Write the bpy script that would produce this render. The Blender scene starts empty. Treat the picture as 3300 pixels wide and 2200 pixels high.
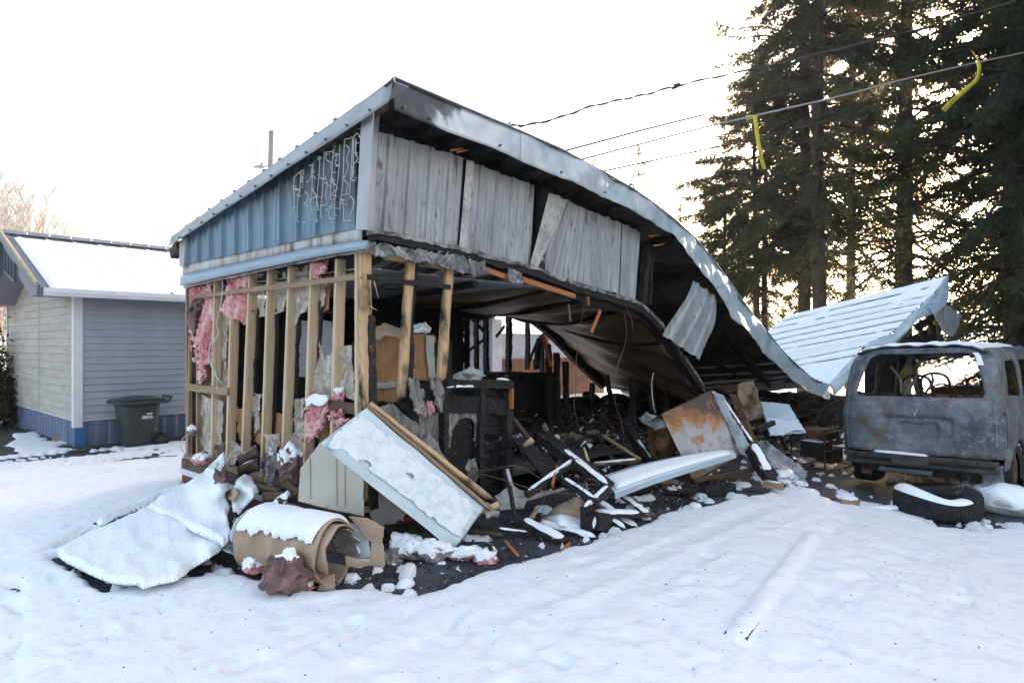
import bpy, math, random
import numpy as np
from mathutils import Vector, Matrix, Quaternion, noise as mn
R = math.radians
V = Vector
random.seed(7)
C = bpy.context.scene.collection
sc = bpy.context.scene

# ------------------------------------------------------------- camera, sky, sun, exposure
F, CX, CY, H = 2050.0, 1650.0, 1105.0, 1.72      # focal length and optical centre, in photo pixels
cam_data = bpy.data.cameras.new('camera')
cam = bpy.data.objects.new('camera', cam_data); C.objects.link(cam)
cam.location = (0, 0, H); cam.rotation_euler = (R(90), 0, 0)
cam_data.sensor_width = 36; cam_data.lens = F/3300*36
cam_data.shift_y = 5/3300
cam_data.clip_end = 5000; cam_data.clip_start = 0.05
sc.camera = cam

SUN_AZ, SUN_EL = 45.0, 11.0                       # to the right of straight ahead, above the horizon
w = bpy.data.worlds.new("World"); sc.world = w; w.use_nodes = True
nt = w.node_tree; nt.nodes.clear()
sky = nt.nodes.new('ShaderNodeTexSky'); sky.sky_type = 'NISHITA'; sky.sun_disc = False
sky.sun_elevation = R(SUN_EL); sky.sun_rotation = R(SUN_AZ)
sky.altitude = 50; sky.air_density = 1.0; sky.dust_density = 5.0; sky.ozone_density = 1.0
bgn = nt.nodes.new('ShaderNodeBackground'); bgn.inputs['Strength'].default_value = 0.15
wo = nt.nodes.new('ShaderNodeOutputWorld')
tint = nt.nodes.new('ShaderNodeMix'); tint.data_type = 'RGBA'; tint.blend_type = 'MULTIPLY'; tint.inputs[0].default_value = 1; tint.inputs[7].default_value = (1.11, 1.0, .95, 1)   # white balance of the shade
nt.links.new(sky.outputs[0], tint.inputs[6]); nt.links.new(tint.outputs[2], bgn.inputs[0]); nt.links.new(bgn.outputs[0], wo.inputs[0])
sun = bpy.data.lights.new('sun', 'SUN'); sun.energy = 3.0; sun.angle = R(0.5); sun.color = (1, .86, .68)
so = bpy.data.objects.new('sun', sun); C.objects.link(so)
sdir = V((math.sin(R(SUN_AZ))*math.cos(R(SUN_EL)), math.cos(R(SUN_AZ))*math.cos(R(SUN_EL)), math.sin(R(SUN_EL))))
so.rotation_mode = 'QUATERNION'; so.rotation_quaternion = sdir.to_track_quat('Z', 'Y'); so.location = (20, 20, 20)
sc.view_settings.view_transform = 'Standard'; sc.view_settings.look = 'None'
sc.view_settings.exposure = 2.64; sc.view_settings.gamma = 1

# ------------------------------------------------------------- where a photo point is in the world
O = V((0, 0, H))
def smooth(x): x = max(0., min(1., x)); return x*x*(3-2*x)
def gz(x, y): return -0.33*smooth((x-2.2)/3.0)
def ray(u, v): return V(((u-CX)/F, 1, -(v-CY)/F))
def at(u, v, Y): return O+ray(u, v)*Y
def hit(u, v, p, n): r = ray(u, v); return O+r*((p-O).dot(n)/r.dot(n))
def gnd(u, v, dz=0):
    z = 0
    for _ in range(5):
        p = O+ray(u, v)*((z+dz-H)/ray(u, v).z); z = gz(p.x, p.y)
    return p
A = gnd(1165, 1765)                               # the near corner of the burnt house
ds = V((.6654, .7465, 0)).normalized()            # along its front, away to the right
dt = V((-.7465, .6654, 0)).normalized()           # along its end wall, away to the left
Zu = V((0, 0, 1))
def W(s, t, z): return V((A.x, A.y, 0))+ds*s+dt*t+Zu*z
def fr(u, v, off=0): return hit(u, v, W(0, off, 0), dt)        # a point of the front plane
def lf(u, v, off=0): return hit(u, v, W(off, 0, 0), ds)        # a point of the end-wall plane
def st(p): q = p-W(0, 0, 0); return q.dot(ds), q.dot(dt), p.z

# ------------------------------------------------------------- noise
def _h(ix, iy, iz, s):
    n = (ix*374761393+iy*668265263+iz*2147483647+s*974711) & 0xffffffff
    n = ((n ^ (n >> 13))*1274126177) & 0xffffffff
    n = ((n ^ (n >> 15))*2246822519) & 0xffffffff
    return ((n ^ (n >> 16)) & 0xffff)/65535.0
def vn(p, s=0):
    p = np.asarray(p, float); i = np.floor(p).astype(np.int64); f = p-i; f = f*f*(3-2*f)
    x, y, z = i[..., 0], i[..., 1], i[..., 2]; a, b, c = f[..., 0], f[..., 1], f[..., 2]
    def L(u, v, t): return u+(v-u)*t
    return L(L(L(_h(x, y, z, s), _h(x+1, y, z, s), a), L(_h(x, y+1, z, s), _h(x+1, y+1, z, s), a), b),
             L(L(_h(x, y, z+1, s), _h(x+1, y, z+1, s), a), L(_h(x, y+1, z+1, s), _h(x+1, y+1, z+1, s), a), b), c)*2-1
def fbm(p, o=3, s=0):
    p = np.asarray(p, float)
    if p.shape[0] == 1:
        q = V(p[0])+V((s*13.7, s*5.1, s*9.3)); r = 0; a = 1; t = 0
        for k in range(o): r += a*mn.noise(q*(2.03**k)); t += a; a *= .5
        return [1.25*r/t]
    r = 0; a = 1; t = 0
    for k in range(o): r = r+a*vn(p*(2.03**k)+k*17.3, s+k); t += a; a *= .5
    return r/t
def n1(*p): return 1.15*mn.noise((list(p)+[.37, .61])[:3])

# ------------------------------------------------------------- materials
MATS = {}
class NT:
    def __init__(s, name):
        s.m = bpy.data.materials.new(name); s.m.use_nodes = True; s.t = s.m.node_tree; s.t.nodes.clear()
        s.o = s.n('OutputMaterial'); s.b = s.n('BsdfPrincipled'); s.l(s.b.outputs[0], s.o.inputs[0])
        s.tc = s.n('TexCoord'); MATS[name] = s.m
    def n(s, k, **kw):
        x = s.t.nodes.new('ShaderNode'+k)
        for a, b in kw.items(): setattr(x, a, b)
        return x
    def l(s, a, b): s.t.links.new(a, b)
    def co(s, scale=(1, 1, 1), src='Object', rot=(0, 0, 0)):
        m = s.n('Mapping'); m.inputs['Scale'].default_value = scale; m.inputs['Rotation'].default_value = rot
        s.l(s.tc.outputs[src], m.inputs[0]); return m.outputs[0]
    def noise(s, scale, co=None, detail=4, rough=.55, dist=0):
        x = s.n('TexNoise'); x.inputs['Scale'].default_value = scale; x.inputs['Detail'].default_value = detail
        x.inputs['Roughness'].default_value = rough; x.inputs['Distortion'].default_value = dist
        s.l(co or s.tc.outputs['Object'], x.inputs['Vector']); return x.outputs['Fac']
    def vor(s, scale, co=None, feat='F1'):
        x = s.n('TexVoronoi', feature=feat); x.inputs['Scale'].default_value = scale
        s.l(co or s.tc.outputs['Object'], x.inputs['Vector']); return x.outputs['Distance']
    def ramp(s, f, stops, interp='LINEAR'):
        x = s.n('ValToRGB'); x.color_ramp.interpolation = interp; e = x.color_ramp.elements
        while len(e) < len(stops): e.new(.5)
        for i, (p, c) in enumerate(stops):
            e[i].position = p; c = (c, c, c) if not hasattr(c, '__len__') else c; e[i].color = (*c, 1)
        s.l(f, x.inputs[0]); return x.outputs[0]
    def mix(s, f, a, b, mode='MIX'):
        x = s.n('Mix', data_type='RGBA', blend_type=mode)
        for k, val in ((0, f), (6, a), (7, b)):
            if hasattr(val, 'links'): s.l(val, x.inputs[k])
            else: x.inputs[k].default_value = val if k == 0 else (*val, 1)
        return x.outputs[2]
    def bump(s, f, st=.3, dist=.01, prev=None):
        x = s.n('Bump'); x.inputs['Strength'].default_value = st; x.inputs['Distance'].default_value = dist
        s.l(f, x.inputs['Height'])
        if prev is not None: s.l(prev, x.inputs['Normal'])
        return x.outputs[0]
    def math(s, op, a, b=None):
        x = s.n('Math', operation=op)
        for k, val in ((0, a), (1, b)):
            if val is None: continue
            if hasattr(val, 'links'): s.l(val, x.inputs[k])
            else: x.inputs[k].default_value = val
        return x.outputs[0]
    def fin(s, col, rough=.6, metal=0, nor=None, spec=.5):
        def put(k, val):
            if hasattr(val, 'links'): s.l(val, s.b.inputs[k])
            elif hasattr(val, '__len__'): s.b.inputs[k].default_value = (*val, 1)
            else: s.b.inputs[k].default_value = val
        put('Base Color', col); put('Roughness', rough); put('Metallic', metal); put('Specular IOR Level', spec)
        if nor is not None: s.l(nor, s.b.inputs['Normal'])
        return s.m

def basic(name, c1, c2, scale=6, rough=.6, metal=0, bump=.2, bscale=40, stretch=(1, 1, 1), lo=.35, hi=.65, dist=.005, spec=.4, detail=5):
    n = NT(name); co = n.co(stretch)
    f = n.noise(scale, co, detail); c = n.ramp(f, [(lo, c1), (hi, c2)])
    b = n.bump(n.noise(bscale, co, 4), bump, dist)
    return n.fin(c, rough, metal, b, spec)

# snow: clean, slightly blue in the grain, with fine bumps
n = NT('snow'); a = n.noise(9, detail=6); b = n.noise(90, detail=4); g = n.noise(2.0, detail=3)
nb = n.bump(b, .25, .004, n.bump(a, .35, .012, n.bump(g, .3, .03)))
n.fin(n.ramp(a, [(.3, (.84, .84, .83)), (.7, (.91, .905, .885))]), .55, 0, nb, .25)
# ground snow: soot specks scattered over it
n = NT('ground_snow'); a = n.noise(7, detail=6); b = n.noise(70, detail=4); g = n.noise(1.7, detail=4)
sp = n.vor(9, n.co()); big = n.noise(1.2, detail=2)
sm = n.ramp(n.math('ADD', sp, n.math('MULTIPLY', big, -.10)), [(.0, 1), (.008, 1), (.014, 0)])
nb = n.bump(b, .5, .006, n.bump(a, .7, .03, n.bump(g, .4, .05)))
c = n.ramp(a, [(.3, (.84, .84, .83)), (.7, (.91, .905, .885))])
n.fin(n.mix(sm, c, (.06, .05, .05)), .5, 0, nb, .3)
# packed, driven snow with grit showing
n = NT('asphalt'); a = n.noise(160, detail=3); b = n.noise(3, detail=6); v = n.vor(55); v2 = n.noise(30, detail=5)
c = n.ramp(b, [(.35, (.022, .022, .024)), (.6, (.062, .062, .066))])
c = n.mix(n.ramp(a, [(.6, 0), (.72, 1)]), c, (.16, .16, .17))
c = n.mix(n.ramp(v2, [(.60, 0), (.64, 1)]), c, (.012, .011, .011))
c = n.mix(n.ramp(n.noise(14, detail=6, rough=.7), [(.64, 0), (.69, 1)]), c, (.34, .35, .37))
n.fin(c, .75, 0, n.bump(a, .5, .01, n.bump(v2, .6, .02)), .4)
# soil strip
basic('soil', (.03, .026, .02), (.09, .07, .05), 9, .9, 0, .8, 30, dist=.03)
# charcoal with alligator cracks
def charmat(name, c1, c2, ash=.62, stretch=(1, 1, 1), vs=26):
    n = NT(name); co = n.co(stretch); v = n.vor(vs, co, 'DISTANCE_TO_EDGE'); a = n.noise(7, co, 6)
    c = n.ramp(a, [(.35, c1), (.62, c2)])
    c = n.mix(n.ramp(n.noise(23, co, 7, .75), [(ash-.03, 0), (ash+.05, 1)]), c, (.17, .165, .165))
    cr = n.ramp(v, [(0, 0), (.07, 1)])
    n.fin(c, n.ramp(a, [(.3, .35), (.7, .8)]), 0, n.bump(cr, .7, .006, n.bump(n.noise(60, co), .5, .006)), .35)
charmat('char', (.004, .004, .0045), (.016, .015, .016))
charmat('char_grain', (.005, .0045, .005), (.03, .024, .022), .6, (1.2, 5, 5), 14)
charmat('ash', (.008, .007, .007), (.05, .042, .037), .58, vs=22)
# wood, grain along the piece's own x axis
def wood(name, c1, c2, char=None, rough=.6, gs=14):
    n = NT(name); co = n.co((.6, 9, 9)); a = n.noise(gs/4, co, 5, .6, .6)
    c = n.ramp(a, [(.3, c1), (.68, c2)])
    k = n.ramp(n.vor(2.3, n.co((1, 3, 3))), [(.035, 1), (.07, 0)])
    c = n.mix(k, c, tuple(x*.3 for x in c1))
    if char is not None:
        f = n.ramp(n.noise(2.2, n.co((1, 2, 2)), 5), [(char, 0), (char+.13, 1)])
        c = n.mix(f, c, (.012, .010, .010))
    n.fin(c, rough, 0, n.bump(a, .25, .003), .3)
wood('fresh_wood', (.50, .34, .20), (.68, .52, .36), .66)
wood('weathered_wood', (.20, .13, .08), (.36, .25, .155))
wood('scorched_wood', (.48, .29, .15), (.66, .46, .27), .50)
wood('orange_wood', (.34, .12, .045), (.50, .20, .08), .60)
wood('dark_wood', (.06, .035, .022), (.14, .08, .05), .5)
n = NT('plywood'); co = n.co((1, 1, .35)); a = n.noise(4, co, 5, .6, 3)
c = n.ramp(a, [(.3, (.30, .145, .06)), (.7, (.46, .25, .12))])
c = n.mix(n.ramp(n.noise(3.1, detail=6), [(.6, 0), (.68, 1)]), c, (.03, .02, .016))
n.fin(c, .6, 0, n.bump(a, .3, .004), .3)
n = NT('cardboard'); a = n.noise(5, detail=6); c = n.ramp(a, [(.35, (.33, .225, .15)), (.65, (.48, .355, .26))])
c = n.mix(n.ramp(n.noise(8, detail=7, rough=.7), [(.6, 0), (.68, 1)]), c, (.15, .09, .055))
n.fin(c, .85, 0, n.bump(n.noise(50), .4, .004), .2)
# metals
n = NT('blue_metal'); a = n.noise(1.6, n.co((1, 1, .5)), 5); g = n.noise(14, n.co((1, 1, .12)), 4)
c = n.ramp(a, [(.35, (.115, .185, .25)), (.65, (.165, .25, .32))])
sx = n.n('SeparateXYZ'); n.l(n.tc.outputs['Object'], sx.inputs[0])
soot = n.math('ADD', n.math('ADD', n.math('MULTIPLY', sx.outputs[2], 1.1), n.math('MULTIPLY', sx.outputs[0], .30)), n.math('ADD', n.math('MULTIPLY', a, .9), n.math('MULTIPLY', g, .7)))
c = n.mix(n.ramp(soot, [(.62, 0), (.85, .4), (1.0, .9)]), c, (.055, .06, .075))
n.fin(c, .38, .25, n.bump(g, .1, .003), .5)
n = NT('burnt_galv'); co = n.co((1.3, 1.3, .35)); a = n.noise(2.6, co, 7, .65, 1.2); b = n.noise(16, co, 7, .7, 1.5); v = n.vor(14, co)
c = n.ramp(a, [(.3, (.24, .25, .26)), (.5, (.38, .39, .40)), (.68, (.52, .53, .54))])
c = n.mix(n.ramp(b, [(.52, 0), (.62, .65)]), c, (.50, .50, .49))
c = n.mix(n.ramp(n.noise(5, co, 6, .7), [(.60, 0), (.70, .6)]), c, (.16, .125, .07))
c = n.mix(n.ramp(n.noise(7, co, 5, .6, 2), [(.58, 0), (.64, .8)]), c, (.10, .105, .11))
c = n.mix(n.ramp(n.noise(1.1, co, 3), [(.5, 0), (.7, .55)]), c, (.22, .215, .21))
n.fin(c, .55, .3, n.bump(b, .2, .004), .4)
n = NT('crazed_paint'); v = n.vor(16, n.co((1, 1, .6)), 'DISTANCE_TO_EDGE'); a = n.noise(3, detail=5)
c = n.mix(n.ramp(v, [(0, 1), (.035, 0)]), (.56, .54, .50), (.12, .11, .10))
n.fin(n.mix(n.ramp(a, [(.5, 0), (.65, .7)]), c, (.22, .20, .18)), .7, 0, n.bump(v, .4, .004), .3)
n = NT('fascia_metal'); a = n.noise(1.3, detail=6, dist=1.5); b = n.noise(5, n.co((1, 1, 1)), 6, .6, 1.8)
c = n.ramp(a, [(.33, (.33, .47, .54)), (.5, (.56, .62, .66)), (.64, (.70, .71, .73))])
c = n.mix(n.ramp(b, [(.47, 0), (.52, .5), (.60, .1)]), c, (.34, .50, .57))
n.fin(c, .40, .2, n.bump(a, .6, .05, n.bump(b, .3, .012)), .5)
n = NT('sooted_fascia'); mp_ = n.n('Mapping'); mp_.inputs['Rotation'].default_value = (0, 0, -math.atan2(.7465, .6654)); n.l(n.tc.outputs['Object'], mp_.inputs[0]); sx = n.n('SeparateXYZ'); n.l(mp_.outputs[0], sx.inputs[0])
a = n.noise(1.3, detail=6, dist=1.5); b = n.noise(3.2, detail=5, dist=1.6)
g = n.math('ADD', n.math('MULTIPLY', sx.outputs[0], .75), n.math('ADD', n.math('MULTIPLY', b, .8), n.math('MULTIPLY', sx.outputs[2], -.9)))
c = n.ramp(a, [(.33, (.33, .47, .54)), (.5, (.56, .62, .66)), (.64, (.70, .71, .73))])
c = n.mix(n.ramp(g, [(.02, 1), (.16, .85), (.24, .1), (.30, 0)]), c, (.055, .06, .07)); n.fin(c, .42, .45, n.bump(a, .5, .03), .5)
n = NT('scorched_flashing'); a = n.noise(4, detail=7, rough=.7, dist=1.5); b = n.noise(15, detail=6)
c = n.ramp(a, [(.36, (.03, .03, .032)), (.46, (.13, .13, .135)), (.58, (.34, .34, .35)), (.7, (.50, .49, .48))]); n.fin(c, .5, .3, n.bump(b, .6, .012), .4)
basic('sooty_metal', (.055, .06, .07), (.12, .14, .16), 2.2, .5, .4, .2, 9, dist=.01)
basic('rake_metal', (.34, .35, .365), (.43, .44, .455), 2.2, .5, .35, .1, 20)
basic('pale_blue_metal', (.30, .38, .45), (.40, .48, .55), 3, .45, .15, .15, 30, (1, 1, 4))
n = NT('streaked_white'); co = n.co((3, 3, 1)); a = n.noise(3.2, n.co((2.2, 2.2, .35)), 5, .6); b = n.noise(10, n.co((1, 1, .3)), 5)
c = n.ramp(a, [(.40, (.60, .59, .57)), (.55, (.48, .45, .42)), (.68, (.13, .10, .08))])
n.fin(n.mix(n.ramp(b, [(.55, 0), (.7, .5)]), c, (.38, .30, .24)), .6, 0, None, .3)
n = NT('white_metal'); a = n.noise(2.2, detail=6); b = n.noise(22, n.co(), 6, .7)
c = n.ramp(a, [(.35, (.50, .58, .60)), (.6, (.62, .69, .71))])
n.fin(c, .42, .05, n.bump(n.noise(4), .15, .01), .4)
n = NT('cream_panel'); a = n.noise(1.8, detail=5); b = n.noise(9, n.co((1, 1, .4)), 6)
c = n.ramp(a, [(.35, (.42, .40, .34)), (.65, (.50, .48, .42))])
n.fin(n.mix(n.ramp(b, [(.62, 0), (.75, .5)]), c, (.2, .19, .17)), .5, 0, None, .35)
n = NT('thin_snow'); a = n.noise(11, detail=8, rough=.72); b = n.noise(75, detail=3)
c = n.ramp(a, [(.36, (.58, .66, .69)), (.48, (.74, .78, .80)), (.6, (.82, .84, .86))])
n.fin(c, .6, 0, n.bump(b, .6, .005, n.bump(a, .5, .008)), .25)
n = NT('rust'); a = n.noise(2.4, detail=6, dist=1); b = n.noise(13, detail=6)
c = n.ramp(a, [(.35, (.05, .03, .022)), (.55, (.17, .075, .03)), (.7, (.12, .10, .085))])
n.fin(n.mix(n.ramp(b, [(.55, 0), (.66, .7)]), c, (.03, .025, .025)), .8, .15, n.bump(b, .5, .008), .3)
n = NT('rusty_steel'); a = n.noise(1.6, detail=7, rough=.65, dist=1.2); b = n.noise(5, detail=7, rough=.7)
sx = n.n('SeparateXYZ'); n.l(n.tc.outputs['Object'], sx.inputs[0])
hz = n.math('ADD', n.math('MULTIPLY', sx.outputs[2], .9), n.math('ADD', a, n.math('MULTIPLY', b, .35)))
c = n.ramp(hz, [(.30, (.13, .08, .05)), (.46, (.20, .17, .16)), (.60, (.38, .36, .34)), (.70, (.34, .31, .28)), (.80, (.36, .15, .045)), (.93, (.09, .055, .04))])
c = n.mix(n.ramp(n.noise(2.3, n.co(), 7, .62), [(.56, 0), (.60, 1)]), c, (.34, .15, .045))
n.fin(c, .45, .35, n.bump(b, .15, .004), .4)
n = NT('sooty_roof_sheet'); a = n.noise(1.1, n.co((1, 1, 1)), 6, .6, .8); b = n.noise(5, detail=6)
c = n.ramp(a, [(.33, (.02, .018, .018)), (.5, (.075, .068, .066)), (.66, (.17, .145, .12))])
n.fin(n.mix(n.ramp(b, [(.55, 0), (.68, .5)]), c, (.10, .05, .025)), .5, .3, n.bump(b, .3, .01), .45)
n = NT('rusty_ceiling'); a = n.noise(.9, n.co((1, 1, 1)), 6, .6, 1.2); b = n.noise(4.5, detail=7, rough=.65)
c = n.ramp(a, [(.3, (.12, .11, .10)), (.45, (.26, .16, .08)), (.58, (.14, .10, .07)), (.72, (.34, .29, .24))])
n.fin(n.mix(n.ramp(b, [(.52, 0), (.66, .75)]), c, (.20, .095, .035)), .42, .35, n.bump(b, .5, .015), .45)
n = NT('scorched_ceiling'); a = n.noise(1.3, detail=6, dist=1); b = n.noise(7, n.co((1, 1, 1)), 7, .7)
c = n.ramp(a, [(.35, (.13, .135, .145)), (.62, (.27, .275, .29))])
n.fin(n.mix(n.ramp(b, [(.6, 0), (.68, .85)]), c, (.02, .02, .02)), .7, 0, n.bump(b, .4, .006), .3)
# soft goods
n = NT('pink_insulation'); a = n.noise(7, n.co((1, 1, .4)), 6, .65, 1); b = n.noise(60, n.co((1, 1, .3)), 4)
c = n.ramp(a, [(.34, (.33, .09, .09)), (.48, (.62, .25, .25)), (.62, (.80, .52, .49))])
n.fin(c, .95, 0, n.bump(b, .8, .012, n.bump(a, .8, .03)), .1)
n = NT('brown_insulation'); a = n.noise(6, detail=6, dist=1); b = n.noise(60, detail=4)
c = n.ramp(a, [(.35, (.10, .065, .062)), (.55, (.22, .14, .13)), (.7, (.42, .20, .19))])
n.fin(c, .95, 0, n.bump(b, .8, .01, n.bump(a, .8, .03)), .1)
n = NT('grey_wool'); a = n.noise(8, n.co((1, 1, .3)), 7, .7, 1); b = n.noise(50, n.co((1, 1, .3)), 5)
c = n.ramp(a, [(.35, (.06, .055, .05)), (.52, (.27, .25, .23)), (.68, (.48, .44, .41))])
n.fin(c, .95, 0, n.bump(b, .8, .012, n.bump(a, .9, .03)), .1)
n = NT('plastic_film'); a = n.noise(5, n.co((1, 1, .5)), 7, .7, 2.5)
n.fin(n.ramp(a, [(.35, (.40, .31, .24)), (.55, (.62, .54, .46)), (.7, (.78, .75, .71))]), .22, 0, n.bump(a, .9, .03), .6)
tr = n.n('BsdfTransparent'); mx = n.n('MixShader'); n.l(n.ramp(a, [(.3, .62), (.75, .95)]), mx.inputs[0])
n.l(tr.outputs[0], mx.inputs[1]); n.l(n.b.outputs[0], mx.inputs[2]); n.l(mx.outputs[0], n.o.inputs[0])
basic('foil', (.35, .37, .38), (.62, .64, .66), 9, .22, .8, .9, 18, dist=.02)
basic('drywall', (.36, .34, .33), (.50, .48, .46), 5, .8, 0, .3, 20)
basic('rubber', (.008, .008, .009), (.02, .02, .021), 12, .8, 0, .5, 60)
# siding etc.
basic('grey_siding', (.29, .31, .345), (.325, .345, .38), 3, .5, 0, .15, 60, (1, 1, .3))
n = NT('tan_siding'); a = n.noise(1.5, n.co((1, 1, 3)), 6); b = n.noise(5, n.co((.6, .6, 5)), 6, .65)  # warm light on the grey gable siding, put into its colour
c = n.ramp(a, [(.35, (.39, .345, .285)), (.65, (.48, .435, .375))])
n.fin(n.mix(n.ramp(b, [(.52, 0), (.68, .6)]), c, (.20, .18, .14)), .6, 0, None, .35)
basic('white_trim', (.60, .60, .62), (.68, .68, .70), 4, .5, 0, .1, 30)
basic('lilac_trim', (.20, .185, .21), (.245, .225, .25), 4, .6, 0, .1, 30)
basic('navy_metal', (.03, .045, .075), (.06, .08, .12), 4, .45, .3, .1, 30)  # dark tone puts the shade beside the roof ribs into the metal colour
basic('beam_steel', (.028, .026, .026), (.085, .07, .06), 5, .6, .3, .3, 30)
basic('slate_metal', (.10, .12, .14), (.14, .16, .18), 4, .45, .3, .1, 30)
basic('tan_edge', (.35, .27, .17), (.48, .40, .27), 5, .6, 0, .1, 30)
basic('skirt_metal', (.10, .13, .21), (.14, .17, .25), 3, .5, .1, .1, 30, (1, 1, .2))
basic('skirt_blue', (.04, .13, .27), (.05, .15, .31), 3, .5, .1, .1, 30)
basic('bin_plastic', (.028, .031, .031), (.045, .05, .049), 6, .45, 0, .2, 50)
basic('red_trim', (.13, .02, .02), (.20, .035, .035), 6, .6, 0, .2, 30)
basic('brown_ribbed', (.26, .115, .065), (.34, .16, .09), 3, .55, 0, .1, 30)
basic('pale_wall', (.56, .57, .60), (.64, .65, .67), 3, .6, 0, .1, 30)
n = NT('burnt_body'); a = n.noise(1.5, detail=7, rough=.62, dist=.8); b = n.noise(6, detail=8, rough=.75); v = n.vor(38, n.co(), 'DISTANCE_TO_EDGE')
c = n.ramp(a, [(.30, (.045, .047, .05)), (.48, (.10, .105, .115)), (.62, (.17, .172, .178))])
c = n.mix(n.math('MULTIPLY', n.ramp(v, [(.0, .8), (.05, 0)]), n.ramp(n.noise(2.2, detail=3), [(.5, 0), (.6, 1)])), c, (.36, .38, .40))
c = n.mix(n.ramp(b, [(.50, 0), (.60, .6)]), c, (.27, .285, .30))
c = n.mix(n.ramp(n.noise(1.9, n.co(), 6, .6, .5), [(.57, 0), (.66, .7)]), c, (.11, .065, .04))
c = n.mix(n.ramp(n.noise(2.7, n.co(), 7, .7, .5), [(.62, 0), (.68, .6)]), c, (.04, .035, .035))
n.fin(c, .62, .2, n.bump(b, .35, .004, n.bump(v, .2, .003)), .35)
basic('bare_steel', (.22, .23, .24), (.36, .37, .38), 7, .5, .4, .3, 30)
basic('bark', (.035, .026, .02), (.085, .065, .05), 8, .9, 0, .8, 14, (1, 1, .25), dist=.03)
basic('pale_bark', (.13, .12, .12), (.20, .185, .18), 8, .9, 0, .3, 14)
def leafmat(name, c1, c2, tcol):
    n = NT(name); f = n.noise(1.1, detail=3); n.fin(n.ramp(f, [(.35, c1), (.65, c2)]), .7, 0, None, .25)
    t = n.n('BsdfTranslucent'); t.inputs[0].default_value = (*tcol, 1); mx = n.n('MixShader'); mx.inputs[0].default_value = .38
    n.l(n.b.outputs[0], mx.inputs[1]); n.l(t.outputs[0], mx.inputs[2]); n.l(mx.outputs[0], n.o.inputs[0])
leafmat('needles', (.026, .050, .030), (.062, .095, .05), (.17, .14, .05))
leafmat('warm_needles', (.03, .035, .012), (.07, .065, .02), (.22, .15, .04))
basic('pole_wood', (.30, .29, .28), (.42, .41, .40), 5, .8, 0, .3, 20, (1, 1, .2))
basic('cable', (.02, .02, .022), (.04, .04, .045), 5, .5)
basic('white_cable', (.50, .48, .43), (.58, .56, .50), 5, .5)
basic('copper', (.10, .045, .035), (.20, .09, .06), 5, .5)
basic('yellow_tape', (.66, .50, .03), (.78, .62, .06), 5, .5)
basic('ink', (.01, .01, .01), (.012, .012, .012), 5, .6)
basic('rock', (.12, .10, .08), (.25, .21, .17), 8, .9, 0, .5, 20)
basic('white_plastic', (.6, .6, .6), (.72, .72, .72), 8, .5)
basic('sack_cloth', (.45, .46, .48), (.60, .61, .63), 40, .6, 0, .5, 90)
basic('hill_snow', (.60, .66, .74), (.80, .84, .88), .02, .9, 0, 0)

# ------------------------------------------------------------- making objects
WM = {}
def link(name, me, mat, parent=None, Wm=None, smooth_=False, solid=0, off=0, bevel=0):
    o = bpy.data.objects.new(name, me); C.objects.link(o)
    for m in (mat if isinstance(mat, (list, tuple)) else [mat]): me.materials.append(MATS[m])
    if smooth_: me.shade_smooth()
    Wm = Wm if Wm is not None else Matrix.Identity(4)
    WM[o.name] = Wm.copy()
    if parent is not None: o.parent = parent; o.matrix_basis = WM[parent.name].inverted() @ Wm
    else: o.matrix_basis = Wm
    if solid:
        md = o.modifiers.new('solid', 'SOLIDIFY'); md.thickness = solid; md.offset = off
    if bevel:
        md = o.modifiers.new('bevel', 'BEVEL'); md.width = bevel; md.segments = 2; md.limit_method = 'ANGLE'
    return o
def obj(name, verts, faces, mat, parent=None, smooth=False, solid=0, off=0, bevel=0, mi=None, origin=None):
    v = np.asarray([tuple(p) for p in verts] if not isinstance(verts, np.ndarray) else verts, float)
    c = np.array(origin) if origin is not None else (v.min(0)+v.max(0))/2
    me = bpy.data.meshes.new(name)
    if isinstance(faces, np.ndarray): faces = faces.tolist()
    me.from_pydata((v-c).tolist(), [], faces); me.update()
    if mi is not None: me.polygons.foreach_set('material_index', np.asarray(mi, np.int32))
    return link(name, me, mat, parent, Matrix.Translation(V(c)), smooth, solid, off, bevel)
def tag(o, label=None, cat=None, group=None, kind=None):
    if label: o['label'] = label
    if cat: o['category'] = cat
    if group: o['group'] = group
    if kind: o['kind'] = kind
    return o
def thing(name, label, cat, loc=(0, 0, 0), group=None):
    o = bpy.data.objects.new(name, None); C.objects.link(o); o.empty_display_size = .2
    o.location = loc; WM[o.name] = Matrix.Translation(V(loc)); return tag(o, label, cat, group)
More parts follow.
